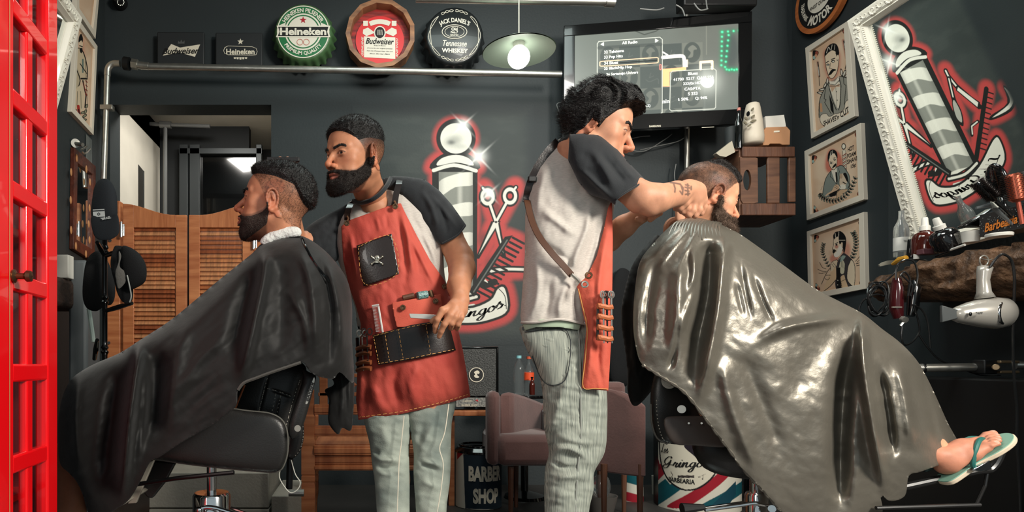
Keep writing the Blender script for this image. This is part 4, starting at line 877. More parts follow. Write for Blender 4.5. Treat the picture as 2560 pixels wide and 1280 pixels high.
def paint1(c):
    shell(c, 95, 330, 1, 1); shell(c, 470, 95, -1, 1)
    c.line([(145, 450), (160, 600)], 26, (170, 90, 70), .5, 8).line([(148, 450), (165, 600)], 12, INK).line([(150, 500), (160, 590)], 7, (205, 205, 195)).line([(160, 600), (165, 700)], 7, INK)
    c.line([(420, 220), (455, 400)], 34, (160, 74, 60), .6, 8).line([(425, 225), (455, 410)], 14, INK).line([(430, 250), (445, 340)], 6, (205, 205, 195)).line([(462, 420), (440, 520)], 9, INK)
    for x, y, a_ in ((200, 740, 10), (230, 690, 60), (180, 780, -10), (400, 560, 100), (430, 570, 70), (462, 585, 45), (250, 650, 80)): c.ell(x, y, 44, 15, INK, rot=-a_); c.ell(x, y, 30, 8, (220, 212, 196), rot=-a_)
    c.fill(SP([(160, 1040), (170, 840), (255, 680), (300, 650), (380, 600), (470, 625), (500, 680), (505, 860), (430, 940), (330, 1020), (210, 1020)], 4, True), (150, 148, 136)); c.line(SP([(160, 1040), (170, 840), (255, 680), (300, 650)], 4), 7, INK).line(SP([(380, 600), (470, 625), (500, 680), (505, 860)], 4), 7, INK)
    c.fill(SP([(268, 690), (300, 800), (335, 900), (370, 940), (385, 800), (380, 660), (330, 690)], 3, True), (226, 216, 196)).line([(262, 690), (300, 850), (345, 960)], 8, INK).line([(375, 620), (395, 700), (385, 900), (370, 960)], 8, INK)
    c.fill([(268, 790), (310, 900), (320, 1010), (285, 960)], INK).line([(230, 720), (215, 840), (235, 850), (220, 880), (290, 1000)], 6, INK).line([(420, 610), (425, 680), (448, 700), (430, 900)], 6, INK)
    c.line([(340, 720), (350, 920)], 3, INK).ell(345, 765, 5, 6, INK).ell(355, 855, 5, 6, INK)
    c.fill([(262, 650), (270, 680), (330, 690), (375, 640), (370, 600), (330, 655)], (232, 224, 206)).line([(262, 640), (275, 685), (330, 692), (378, 640)], 5, INK)
    c.fill([(270, 700), (285, 690), (335, 700), (378, 680), (380, 712), (340, 712), (298, 770), (285, 730)], (206, 170, 140)).line([(275, 705), (335, 705), (380, 690)], 6, INK)
    face = SP([(222, 400), (230, 340), (290, 300), (345, 320), (372, 380), (368, 470), (350, 560), (310, 620), (275, 615), (250, 560), (235, 500)], 4, True)
    c.glow(sdpoly(c.X, c.Y, face), 26, (190, 96, 72), .6).fill(face, (230, 208, 180)).line(face, 6, INK, closed=True)
    c.fill(SP([(218, 390), (225, 330), (262, 272), (315, 248), (355, 270), (375, 340), (370, 370), (345, 375), (338, 340), (300, 325), (265, 345), (235, 375)], 4, True), INK).line(SP([(240, 350), (262, 290), (280, 320)], 3), 6, (220, 212, 196)).line([(300, 265), (290, 320)], 5, (220, 212, 196)).line([(330, 265), (322, 318)], 4, (220, 212, 196))
    c.line([(238, 455), (262, 440)], 9, INK).line([(292, 420), (328, 408)], 10, INK).ell(255, 478, 17, 12, INK).ell(255, 480, 9, 6, (225, 220, 205)).ell(310, 440, 20, 15, INK).ell(312, 442, 11, 8, (225, 220, 205)).line([(280, 460), (275, 520), (300, 515)], 5, INK)
    c.fill(SP([(262, 590), (275, 555), (300, 525), (330, 525), (342, 535), (315, 550), (290, 580)], 4, True), INK).line([(340, 350), (358, 400), (355, 430)], 10, INK).ell(362, 400, 12, 28, (230, 208, 180))
    c.fill(SP([(170, 1060), (185, 1010), (240, 1000), (270, 1030), (330, 1000), (380, 990), (430, 940), (440, 880), (480, 840), (505, 800), (520, 860), (505, 940), (450, 1000), (380, 1060), (300, 1100), (240, 1140), (190, 1110)], 4, True), (228, 214, 192)).line(SP([(170, 1060), (185, 1010), (240, 1000), (270, 1030), (330, 1000), (380, 990), (430, 940), (440, 880), (480, 840), (505, 800), (520, 860), (505, 940), (450, 1000), (380, 1060), (300, 1100), (240, 1140), (190, 1110)], 4, True), 5, INK, closed=True)
    c.ell(478, 665, 14, 22, (228, 220, 204)).line([(478, 700), (478, 800)], 22, INK).line([(470, 720), (486, 735)], 6, (228, 220, 204)).line([(470, 760), (486, 775)], 6, (228, 220, 204)).line([(178, 900), (185, 970)], 26, (198, 150, 112)).line([(165, 870), (160, 1010)], 6, INK)
def paint2(c):
    shell(c, 100, 440, 1, 1); shell(c, 686, 160, -1, 1); shell(c, 715, 930, -1, -1); shell(c, 120, 1150, 1, -1)
    for cx_, cy_, rx, ry in ((350, 530, 78, 110), (350, 530, 84, 116)): c.over(0 * c.X, INK)
    c.glow(sdpoly(c.X, c.Y, SP([(300, 620), (285, 500), (330, 380), (420, 420), (455, 520), (420, 600)], 3, True)), 26, (196, 84, 66), .8)
    c.ell(488, 325, 23, 34, (230, 222, 204)).over(ss(3, 0, np.abs(np.hypot((c.X - 488) / 23, (c.Y - 325) / 34) - 1) * 25 - 3), INK); c.fill([(472, 380), (515, 375), (526, 640), (484, 640)], (226, 214, 192))
    for k in range(5): c.line([(478, 440 + k * 45), (520, 410 + k * 45)], 11, (140, 70, 58)); c.line([(480, 458 + k * 45), (521, 428 + k * 45)], 6, (90, 96, 90))
    c.line([(472, 375), (486, 650)], 5, INK).line([(513, 372), (526, 640)], 5, INK).line([(470, 378), (516, 370)], 9, (200, 196, 180))
    body = SP([(230, 920), (255, 760), (290, 680), (340, 620), (400, 580), (470, 560), (520, 620), (560, 700), (555, 850), (500, 900), (380, 930), (260, 950)], 4, True); c.fill(body, (134, 142, 134)).line(body, 7, INK, closed=True)
    c.fill([(335, 620), (380, 760), (405, 780), (408, 640), (400, 585)], (228, 220, 202)).fill([(385, 640), (405, 640), (415, 740), (408, 800), (395, 760)], INK).line([(330, 630), (325, 700), (345, 715), (400, 790)], 6, INK).line([(420, 590), (440, 640), (425, 650), (435, 700)], 5, INK)
    c.fill([(300, 920), (350, 850), (430, 800), (440, 900), (330, 950)], INK); c.fill(SP([(340, 870), (380, 800), (425, 800), (430, 850), (330, 900), (260, 945), (280, 910)], 3, True), (216, 184, 152)).line([(380, 800), (420, 830)], 5, INK).line([(375, 825), (415, 850)], 5, INK)
    c.fill(SP([(440, 700), (470, 660), (515, 660), (535, 720), (520, 790), (470, 860), (440, 820)], 4, True), (216, 196, 170)).fill(SP([(480, 660), (520, 655), (545, 740), (530, 760), (500, 700)], 3, True), INK).line([(480, 765), (515, 785)], 12, INK).ell(475, 825, 40, 34, (232, 226, 208)).line(SP([(440, 700), (430, 780), (450, 830)], 3), 6, INK).ell(456, 690, 18, 32, (188, 160, 132)).line([(540, 740), (560, 800), (540, 840)], 8, INK)
    c.fill(SP([(400, 970), (400, 900), (440, 860), (530, 850), (520, 880), (470, 910), (430, 970)], 3, True), (206, 174, 140)).line([(400, 970), (400, 900), (440, 860), (530, 850)], 5, INK)
    face = SP([(300, 480), (320, 410), (370, 400), (402, 450), (405, 540), (380, 605), (345, 605), (315, 560)], 4, True); c.fill(face, (230, 210, 182)).line(face, 6, INK, closed=True)
    c.fill(SP([(292, 510), (295, 420), (330, 368), (380, 370), (408, 410), (412, 470), (396, 450), (370, 410), (330, 440), (305, 490)], 4, True), INK).line([(335, 385), (318, 460)], 7, (220, 214, 198)).line([(352, 376), (345, 430)], 4, (220, 214, 198))
    c.ell(334, 530, 13, 13, INK).ell(334, 531, 5, 5, (225, 220, 205)).ell(377, 488, 13, 13, INK).ell(377, 489, 5, 5, (225, 220, 205)).line([(318, 515), (338, 508)], 5, INK).line([(360, 470), (385, 462)], 6, INK).line([(352, 510), (358, 545)], 4, INK).fill(SP([(350, 598), (352, 575), (385, 535), (398, 545), (390, 570), (368, 585)], 3, True), INK)
    leafrow(c, [(190, 900), (220, 950), (290, 985), (380, 995), (470, 960), (550, 890), (600, 800), (640, 690)], 30)
    c.line([(205, 860), (215, 850), (225, 815)], 3, INK)
def paint3(c):
    shell(c, 85, 365, 1, 1); shell(c, 732, 180, -1, 1); shell(c, 745, 1020, -1, -1); shell(c, 100, 1100, 1, -1)
    c.ell(510, 560, 60, 110, (196, 90, 72), .55, 30).ell(350, 680, 60, 60, (190, 70, 56), .6, 25)
    for pts in ([(155, 725), (190, 790), (240, 812)], [(130, 815), (180, 840), (245, 845)], [(145, 868), (190, 870), (240, 860)], [(712, 535), (690, 640), (632, 712)], [(738, 640), (700, 720), (640, 745)], [(738, 560), (715, 660), (650, 725)], [(738, 700), (700, 755), (645, 770)]): c.line(SP(pts, 4), 7, INK)
    leafrow(c, [(285, 790), (235, 700), (200, 610), (195, 540), (208, 480)], 26); leafrow(c, [(585, 680), (620, 580), (640, 480), (630, 390), (605, 330)], 34)
    body = SP([(470, 600), (540, 640), (590, 690), (625, 780), (615, 1030), (540, 1050), (450, 1085), (380, 1090), (360, 980), (365, 780), (420, 680)], 3, True); c.fill(body, (64, 60, 62))
    c.fill(SP([(580, 690), (625, 780), (618, 1030), (560, 1010), (520, 940), (530, 800), (555, 730)], 3, True), (224, 206, 178)).line(SP([(580, 690), (625, 780), (618, 1030), (560, 1010), (520, 940), (530, 800), (555, 730)], 3, True), 7, INK, closed=True)
    c.fill(SP([(210, 1110), (250, 960), (300, 860), (340, 800), (372, 790), (372, 960), (300, 1040)], 3, True), (214, 184, 148)).line(SP([(180, 1015), (240, 880), (300, 800), (370, 785)], 3), 8, INK).line(SP([(210, 1110), (300, 1040), (368, 960)], 3), 9, INK).line(SP([(225, 940), (260, 960), (290, 930)], 3), 7, INK).line([(235, 895), (300, 895)], 7, INK)
    c.fill(SP([(300, 830), (305, 740), (345, 705), (385, 690), (385, 760), (350, 800), (320, 845)], 3, True), (220, 200, 170)).line(SP([(300, 830), (305, 740), (345, 705), (385, 690)], 3), 6, INK).line([(330, 725), (370, 770)], 5, INK).line([(315, 745), (350, 790)], 5, INK)
    c.fill(SP([(410, 790), (425, 720), (440, 690), (470, 700), (492, 760), (485, 860), (450, 885), (425, 860)], 3, True), (206, 200, 172)).line(SP([(410, 790), (425, 720), (440, 690)], 3), 6, INK).line(SP([(492, 760), (485, 860), (450, 885), (425, 860)], 3), 6, INK).line([(445, 700), (450, 790)], 4, INK).line([(465, 710), (468, 800)], 4, INK)
    c.fill(SP([(430, 930), (480, 890), (500, 960), (535, 1050), (455, 1075), (440, 1000)], 3, True), (214, 184, 148)).line([(430, 930), (455, 1075)], 6, INK).line([(490, 900), (535, 1050)], 6, INK).line([(440, 980), (500, 950)], 6, INK)
    c.fill([(375, 800), (430, 790), (430, 960), (450, 1080), (380, 1085)], INK).ell(398, 965, 6, 6, (220, 214, 198)).ell(395, 1025, 6, 6, (220, 214, 198)).line([(400, 700), (445, 640)], 18, INK).line([(405, 695), (440, 650)], 7, (170, 170, 160))
    c.fill(SP([(450, 640), (500, 640), (480, 680), (430, 720)], 3, True), (150, 170, 160)).line([(455, 530), (485, 620)], 6, INK)
    face = SP([(345, 410), (400, 380), (470, 420), (480, 500), (450, 580), (400, 640), (365, 655), (340, 620), (345, 590), (325, 545), (338, 500)], 4, True); c.fill(face, (232, 212, 184)).line(face, 6, INK, closed=True)
    c.fill(SP([(420, 510), (455, 490), (450, 590), (400, 650), (362, 655), (345, 620), (380, 580)], 3, True), (236, 230, 216)); c.ell(380, 515, 22, 24, (186, 88, 74), .7, 6)
    c.fill(SP([(345, 420), (335, 370), (360, 325), (400, 312), (440, 312), (490, 360), (510, 430), (500, 530), (485, 600), (465, 540), (440, 480), (420, 480), (410, 430), (405, 380), (365, 400)], 4, True), INK).line([(362, 340), (368, 390)], 8, (220, 212, 196)).line([(412, 320), (408, 380)], 8, (220, 212, 196)).line([(412, 430), (492, 430)], 9, (216, 206, 186)).ell(452, 490, 14, 34, (230, 208, 180)).line([(466, 465), (466, 520)], 6, INK)
    c.line([(362, 475), (398, 462)], 9, INK).ell(380, 490, 14, 11, INK).fill(SP([(330, 600), (330, 560), (350, 550), (382, 575), (365, 582), (350, 600)], 3, True), INK)
def paintL(c):
    sk = lambda y: y
    c.glow(sdseg(c.X, c.Y, [(200, 380), (210, 520)]), 26, (204, 110, 84), .6)
    c.fill(SP([(140, 480), (185, 460), (230, 520), (260, 640), (255, 740), (225, 760), (150, 700), (128, 620)], 3, True), (206, 188, 158)).line(SP([(130, 900), (128, 620), (145, 480), (190, 455), (230, 520), (258, 650), (255, 745)], 4), 9, INK)
    c.fill(SP([(135, 640), (165, 640), (190, 720), (180, 830), (150, 850), (130, 800)], 3, True), (190, 176, 148)).line(SP([(150, 860), (190, 760), (150, 640)], 3), 9, INK).line([(120, 780), (120, 960)], 8, INK)
    c.line([(200, 740), (252, 740)], 16, INK).line([(210, 690), (250, 730)], 9, (206, 188, 158)).line([(215, 560), (215, 680)], 14, (96, 118, 112)).line([(190, 600), (250, 690)], 8, INK).line([(215, 760), (245, 900), (235, 1010)], 12, INK).line([(222, 780), (250, 900)], 5, (150, 60, 50))
    c.fill(SP([(140, 860), (205, 800), (225, 900), (215, 1040), (150, 1010)], 3, True), (214, 196, 166)).line([(165, 860), (160, 1000)], 4, INK).line([(195, 860), (200, 1020)], 4, INK)
    c.fill(SP([(178, 360), (200, 325), (215, 380), (212, 470), (200, 490), (185, 450)], 3, True), (226, 204, 174)).fill(SP([(175, 400), (180, 345), (200, 318), (216, 360), (212, 400), (200, 380)], 3, True), INK).line([(186, 430), (210, 440)], 10, INK).fill(SP([(185, 455), (212, 455), (205, 500), (190, 490)], 3, True), INK)
    for k in range(4): c.line([(242, 760 + 40 * k), (256, 775 + 40 * k)], 9, (150, 60, 50))
    c.line([(240, 580), (258, 1000)], 4, INK); c.line([(172, 1000), (185, 1130)], 26, (168, 50, 42)).line([(176, 1030), (184, 1090)], 10, INK)
    for x, y, a_ in ((122, 1000, 60), (140, 1045, 30), (140, 1080, 10), (215, 1060, 20), (232, 1090, 30), (240, 1050, 70), (230, 1130, 20), (250, 1000, 70), (210, 1120, 40)): c.ell(x, y, 24, 13, INK, rot=-a_); c.ell(x, y, 16, 7, (150, 150, 124), rot=-a_)
def paintL2(c):
    c.line([(30, 0), (90, 160)], 60, (206, 188, 158)).line([(10, -20), (60, 110), (100, 180)], 9, INK); c.ell(90, 40, 34, 60, INK).ell(92, 40, 22, 46, (84, 80, 76)).line([(45, -10), (60, 110)], 30, (158, 40, 38)).line([(50, 0), (60, 80)], 10, INK)
    for x, y, a_ in ((60, 190, 40), (85, 200, 80), (110, 150, 60), (105, 215, 70), (20, 30, 50)): c.ell(x, y, 26, 12, INK, rot=-a_); c.ell(x, y, 16, 6, (150, 150, 124), rot=-a_)
t, q = picture('top white frame, print of a moustached man in bow tie with SHAVES lettering', [(2022, 120), (2131, 51), (2147, 291), (2037, 347)], [(2032, 129), (2119, 70), (2132, 284), (2044, 331)], 4.267, (2010, 50), paint1)
def wtext(t, s_, x, y, w, h, scale, offs, rot=0, arc=None, m=M_blkink, shear=0):
    px, py = offs[0] + x / scale, offs[1] + y / scale; mb = MB(wallM(px, py, .0135)); Yw = hitR(px); s_pm = 1
    # one picture pixel along the wall is foreshortened; convert the wanted width
    p0, p1 = PR(px - 1, py, .0135), PR(px + 1, py, .0135); k = ((p1 - p0).to_2d().length / 2)
    text(mb, s_, R('Z', rot), w=w / scale * k, h=h / scale * Yw / F, bold=.012, arc=arc, shear=shear); mb.build('lettering', m, t, smooth=False)
sc1_ = (4.267, (2010, 50))
wtext(t, "SHAVES'n", 288, 1068, 165, 58, *sc1_, rot=-2); wtext(t, 'CUTS', 440, 975, 110, 62, *sc1_, rot=12); wtext(t, '$2', 497, 840, 24, 36, *sc1_, rot=14)
t, q = picture('middle white frame, print of a barber and pole with HOT FOAM SHAVE lettering', [(2020, 378), (2162, 307), (2170, 499), (2026, 551)], [(2029, 388), (2150, 325), (2156, 489), (2035, 536)], 4.922, (2010, 300), paint2)
for i, (s_, x, y, w, h) in enumerate((('HOT', 575, 350, 74, 54), ('FOAM', 583, 425, 104, 54), ('SHAVE', 597, 490, 134, 56), ('15¢', 606, 565, 60, 56))): wtext(t, s_, x, y, w, h, 4.922, (2010, 300), rot=0)
t, q = picture('bottom white frame, print of a profile man in a dark vest shaving', [(2026, 579), (2169, 530), (2174, 722), (2030, 750)], [(2034, 588), (2157, 546), (2160, 711), (2038, 734)], 5.333, (2020, 520), paint3)
t, q = picture('narrow-looking white frame on the left wall with a barber print above hook', [(184, 44), (234, 115), (224, 338), (168, 279)], [(187, 66), (228, 122), (220, 322), (177, 272)], 3.765, (150, 0), paintL, False, 2.2, 'prints on the left wall')
t, q = picture('white frame partly cut off at the top left corner of the view', [(180, -110), (240, -25), (229, 97), (180, 22)], [(186, -90), (234, -20), (223, 72), (188, 20)], 3.765, (150, 0), paintL2, False, 2.2, 'prints on the left wall')

# ---------------------------------------------------------------- the leaning mirror on the right
nm = Vector((-0.96549406, -0.08450088, -0.24633479)).normalized(); dm = -3.5700669
def PMir(px, py, off=0.):
    r_ = P(px, py, 1) - Vector((0, 0, CAMZ)); k = (dm + off - CAMZ * nm.z) / r_.dot(nm); return Vector((0, 0, CAMZ)) + r_ * k
TL_, BL_ = PMir(2130, 50), PMir(2298, 640); vy = (TL_ - BL_).normalized(); vx = vy.cross(nm).normalized(); vy = nm.cross(vx)
if vx.y > 0: vx = -vx
Mm = frame(BL_, vx, (TL_ - BL_).normalized(), nm); Hm = (TL_ - BL_).length; Wm = .95
t = thing('ornate_mirror', 'big leaning mirror in an ornate white frame reflecting the mural', 'mirror', tuple(BL_))
fw = .085
mb = MB(Mm); prof = [(0, 0), (0, .03), (.012, .042), (.03, .036), (.05, .038), (.062, .03), (.068, .034), (.076, .022), (fw, .012), (fw, 0)]
vs = []; fs = []; k = len(prof)
for a_, z in prof: vs += [(a_, a_, z), (Wm - a_, a_, z), (Wm - a_, Hm - a_, z), (a_, Hm - a_, z)]
for i in range(k - 1):
    for j in range(4): fs.append((i * 4 + j, i * 4 + (j + 1) % 4, i * 4 + 4 + (j + 1) % 4, i * 4 + 4 + j))
mb.add(vs, fs); mb.prism([(0, 0), (Wm, 0), (Wm, Hm), (0, Hm)], -.02, 0)
mb.build('frame', mat('carved_white_frame', (226, 222, 208), rough=.4, coat=.2), t, angle=30)
mb = MB(Mm)
def scroll(cx_, cy_, s_, fl, a0):
    pts = []
    for q_ in range(16):
        th = a0 + fl * q_ * .42; r_ = s_ * (.2 + .8 * (1 - q_ / 16)); pts.append((cx_ + r_ * math.cos(th), cy_ + r_ * math.sin(th), .037))
    mb.tube(pts, [.0045 * (1 - .5 * i / 16) for i in range(16)], 6)
    for q_ in range(5): th = a0 + fl * (q_ * .5 - .4); mb.sphere((cx_ + s_ * 1.05 * math.cos(th), cy_ + s_ * 1.05 * math.sin(th), .037), (.007, .0045, .004), n=8, m=5)
i = 0; y = .06
while y < Hm - .04:
    scroll(.033, y, .02, 1 if i % 2 else -1, 0 if i % 2 else math.pi); scroll(Wm - .033, y, .02, -1 if i % 2 else 1, 0 if i % 2 else math.pi); y += .048; i += 1
x = .06; i = 0
while x < Wm - .04:
    scroll(x, Hm - .033, .02, 1 if i % 2 else -1, math.pi / 2 * (1 if i % 2 else -1)); scroll(x, .033, .02, 1 if i % 2 else -1, math.pi / 2 * (1 if i % 2 else -1)); x += .048; i += 1
y = .07
while y < Hm - .07: mb.sphere((.073, y, .03), (.004, .004, .004), n=6, m=4); y += .011
mb.build('carved_scrolls', mat('carved_white_frame'), t, angle=180)
mb = MB(Mm); mb.prism([(fw - .004, fw - .004), (Wm - fw + .004, fw - .004), (Wm - fw + .004, Hm - fw + .004), (fw - .004, Hm - fw + .004)], 0, .002)
mb.build('mirror_glass', mat('mirror_glass', (232, 236, 234), rough=.0, metal=1), t, smooth=False)

# ---------------------------------------------------------------- live-edge shelf on the right
def lx(px): return 2.72
def SH(px, py, X=2.72): Yq = X * F / (px - CX); return P(px, py, Yq)
n = 150; m_ = 26; vs = []; topz = lambda Yq: 1.405 + .012 * math.sin(Yq * 7) + .03 * max(0, (2.75 - Yq)); 
rng = np.random.default_rng(3)
Ys = np.linspace(3.44, 1.55, n)
prof = []
for i, Yq in enumerate(Ys):
    zt = topz(Yq) - .035 * ss(3.2, 3.45, Yq); zb = 1.215 - .02 * math.sin(Yq * 5) - .01 * (3.4 - Yq); zm = (zt + zb) / 2; hh_ = (zt - zb) / 2
    for j in range(m_):
        tt = j / (m_ - 1)
        if tt < .18: x = 3.3 - (3.3 - 2.75) * (tt / .18); z = zt
        elif tt > .82: x = 2.78 + (3.3 - 2.78) * ((tt - .82) / .18); z = zb
        else:
            a_ = (tt - .18) / .64; z = zt - (zt - zb) * a_; x = 2.75 - .05 * math.sin(a_ * math.pi) + .07 * a_ * a_
        nz = float(fbm(np.array(x * 9), np.array(Yq * 7), np.array(z * 16), 4)); nz2 = float(vnoise(np.array(Yq * 45.), np.array(z * 70.), np.array(x * 20.)))
        f_ = 1 if .15 < tt < .85 else .0
        prof.append((x - f_ * (nz * .05 + abs(nz2) * .014), Yq, z + f_ * nz2 * .006 + (.010 * nz2 if tt <= .2 else 0)))
idx = np.arange(n * m_).reshape(n, m_)
fs = np.stack([idx[:-1, :-1], idx[:-1, 1:], idx[1:, 1:], idx[1:, :-1]], -1).reshape(-1, 4).tolist() + [tuple(int(v) for v in idx[0][::-1])]
mb = MB(); mb.addnp(np.array(prof), [tuple(f) for f in fs])
mb.build('live_edge_shelf', mat('rough_bark', (132, 98, 72), rough=.5, c2=(48, 36, 29), vscale=16, detail=8, bump=1.0, bscale=55, spec=.5), label='long live-edge wooden slab shelf with rough bark below the big mirror', cat='shelf', angle=60)

# under the slab: black cabinet and steel rail
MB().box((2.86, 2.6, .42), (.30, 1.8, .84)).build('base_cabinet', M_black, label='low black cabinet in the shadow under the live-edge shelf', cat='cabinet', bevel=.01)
t = thing('foot_rail', 'grey steel rail with black clamp under the live-edge shelf', 'rail', tuple(P(2450, 918, 2.9)))
MB().tube([P(2295, 920, 2.95), P(2440, 918, 2.9)], .019, 14).build('steel_pipe', M_steel, t); MB().tube([P(2540, 912, 2.9), P(2620, 912, 2.85)], .019, 14).build('steel_pipe', M_steel, t)
MB().box(P(2462, 917, 2.88), (.06, .06, .065)).tube([P(2300, 920, 2.95), P(2312, 920, 2.95)], .024, 12).build('rubber_clamp', M_black, t, bevel=.006)
MB().box(P(2512, 905, 2.86), (.085, .05, .012)).box(P(2512, 930, 2.86), (.085, .05, .012)).cyl(P(2490, 918, 2.88), P(2490, 918, 2.8), .014).build('clamp_jaw', mat('brass_dull', (150, 128, 100), rough=.4, metal=.8), t, bevel=.003)

# things on the shelf
def SL(px, X=2.8): return X * F / (px - CX)
Z0 = lambda px, py, X=2.8: P(px, py, SL(px, X))
Yq = SL(2253); t, c0, H, r = bottle('clear_bottle', 'clear glass beer-shaped bottle with white label at the far end of the shelf', 2253, 642, Yq, 118, 16, mat('clear_glass', (210, 216, 216), rough=.03, trans=.85, alpha=.75), None)
MB(T(*c0)).lathe([(r * 1.02, H * .12), (r * 1.02, H * .4)], n=28).build('label', mat('white_label', (206, 206, 200), rough=.6), t, angle=180)
mb = MB(T(*(c0 + Vector((0, -r * 1.06, H * .26))))@R('X', 90)); text(mb, 'TO.', T(-.008, .012, 0), w=.02, bold=.03); mb.build('lettering', M_blkink, t, smooth=False)
c0 = Z0(2278, 642); MB(T(*c0)).box((0, 0, .045), (.038, .02, .09), taper=.75).cyl((0, 0, -.006), (0, 0, .012), .014).build('black_tube', M_gloss, label='small black squeeze tube between the clear bottle and the amber spray bottle', cat='tube', bevel=.003)
M_amber = mat('amber_plastic', (72, 26, 20), rough=.1, coat=.5); M_noz = mat('white_nozzle', (214, 212, 204), rough=.4)
def spray(label, px, py, hpx, rpx, m_, tilt, g):
    Yq = SL(px); s_ = Yq / F; c0 = P(px, py, Yq); H = hpx * s_; r = rpx * s_; t = thing('spray_bottle', label, 'bottle', tuple(c0), g); M_ = T(*c0) @ R('Y', tilt)
    MB(M_).lathe([(.001, 0), (r * .96, 0), (r, H * .04), (r, H * .42), (r * .8, H * .56), (r * .38, H * .62), (r * .36, H * .66), (.001, H * .66)], n=28).build('body', m_, t, angle=50)
    MB(M_).lathe([(.001, H * .64), (r * .42, H * .64), (r * .42, H * .76), (r * .3, H * .78), (r * .24, H * .98), (r * .2, H), (.001, H)], n=20).build('nozzle', M_noz, t)
    A = MB(M_); A.add([(r * 1.02 * math.sin(a_), -r * 1.02 * math.cos(a_), z) for z in (H * .08, H * .42) for a_ in np.linspace(-.1, .95, 8)], [(i, i + 1, i + 9, i + 8) for i in range(7)]); A.build('label', mat('dark_label', (66, 64, 62), rough=.6, c2=(150, 148, 140), vscale=160), t)
spray('amber spray bottle with white nozzle standing upright on the shelf', 2312, 636, 92, 27, M_amber, 0, 'spray bottles on the shelf')
spray('dark spray bottle tilted to the left behind the white tub on the shelf', 2373, 622, 84, 30, mat('dark_plastic', (20, 19, 20), rough=.1, coat=.5), -24, 'spray bottles on the shelf')
c0 = Z0(2291, 648, 2.76); t = thing('dropper_bottle', 'tiny white dropper bottle in front of the amber spray bottle', 'bottle', tuple(c0))
MB(T(*c0)).lathe([(.001, 0), (.0125, 0), (.0125, .03), (.006, .036), (.001, .036)], n=16).build('body', M_noz, t); MB(T(*c0)).lathe([(.001, .035), (.008, .035), (.007, .05), (.003, .062), (.001, .062)], n=14).build('cap', M_noz, t)
c0 = Z0(2317, 636, 2.76); MB().box(c0 + Vector((0, 0, .012)), (.07, .04, .026)).build('purple_box', mat('plum_box', (96, 58, 64), rough=.6), label='low plum coloured box in front of the amber spray bottle', cat='box', bevel=.003)
c0 = Z0(2427, 606, 2.8); mb = MB(T(*c0)); mb.lathe([(.001, 0), (.03, 0), (.036, .045), (.038, .05), (.034, .05), (.028, .004), (.001, .004)], n=28); mb.build('white_tub', M_noz, label='small white plastic tub on the shelf left of the glitter box', cat='tub')
MB().tube([Z0(2350, 634, 2.77), Z0(2412, 612, 2.77)], .006, 8).build('white_comb', M_noz, label='slim white stick lying on the shelf before the white tub', cat='stick')
MB().tube([Z0(2340, 641, 2.755), Z0(2374, 628, 2.755)], .005, 8).build('black_marker', M_gloss, label='short black pen on the shelf edge before the tilted spray bottle', cat='pen')
# glitter box with lettering
p0 = Z0(2448, 590, 2.79); p1 = Z0(2590, 560, 2.79); ux = Vector(((p1 - p0).x, (p1 - p0).y, 0)).normalized(); Mb = frame(p0, ux, (0, 0, 1)); L_b = (Vector((p1.x, p1.y, 0)) - Vector((p0.x, p0.y, 0))).length
t = thing('organiser_box', 'black glitter organiser box with orange Barbearia lettering holding brushes', 'box', tuple(p0))
mb = MB(Mb); mb.box((L_b / 2, .045, -.05), (L_b, .1, .1)); mb.build('box', mat('black_glitter', (20, 23, 24), rough=.35, c2=(34, 40, 42), vscale=200, spec=.8), t, bevel=.002)
mb = MB(Mb)
for k in range(110): mb.box((rng.random() * L_b, rng.random() * .088, .002), (.0022, .0022, .001))
mb.build('glitter', mat('glitter', (200, 215, 215), rough=.3, metal=.6), t, smooth=False)
mb = MB(Mb); text(mb, 'Barbearia', T(.1, .035, .004) @ R('Z', 4), w=.145, h=.04, bold=.02, shear=.3); mb.build('lettering', mat('orange_letters', (224, 128, 48), rough=.5), t, smooth=False)
c0 = Z0(2498, 592, 2.76); MB(T(*c0)).lathe([(.001, 0), (.045, 0), (.047, .01), (.045, .014), (.001, .014)], n=30).build('white_dish', M_noz, label='flat white round lid lying before the glitter box', cat='lid')
# hair brushes standing in the box
def hbrush(name, label, a, b, Yq, r, m_, teeth, handle_r=.008, rose=False, copper=False):
    A, B = P(*a, Yq), P(*b, Yq); t = thing(name, label, 'brush', tuple(A), 'hair brushes in the organiser box'); d = B - A
    MB().tube([A, A + d * .45], handle_r, 10).build('handle', m_, t)
    MB().tube([A + d * .45, A + d * .5, A + d * .95, B], [r * .6, r, r, r * .7], 14).build('barrel', mat('copper_barrel', (176, 92, 70), rough=.3, metal=.8) if copper else m_, t)
    mb = MB(); q_, L = align(A + d * .5, B)
    for k in range(teeth):
        for j in range(16):
            an = j * math.pi / 8 + (k % 2) * .2; z = L * (k + .5) / teeth; mb.add([(r * math.cos(an), r * math.sin(an), z), ((r + .018) * math.cos(an), (r + .018) * math.sin(an), z + .002), (r * math.cos(an + .1), r * math.sin(an + .1), z + .005)], [(0, 1, 2)], q_)
    mb.build('bristles', mat('black_bristle', (34, 26, 24), rough=.4), t, smooth=False)
hbrush('round_brush', 'thin round hair brush leaning left out of the organiser box', (2530, 540), (2440, 455), 2.72, .014, M_gloss, 14)
hbrush('round_brush', 'fat round brush with copper barrel at the right edge of the view', (2556, 560), (2532, 435), 2.6, .028, mat('rose_handle', (190, 96, 78), rough=.3, metal=.5), 14, copper=True)
A = P(2520, 545, 2.75); B = P(2490, 440, 2.75); t = thing('paddle_brush', 'black oval paddle brush standing between the two round brushes', 'brush', tuple(A), 'hair brushes in the organiser box')
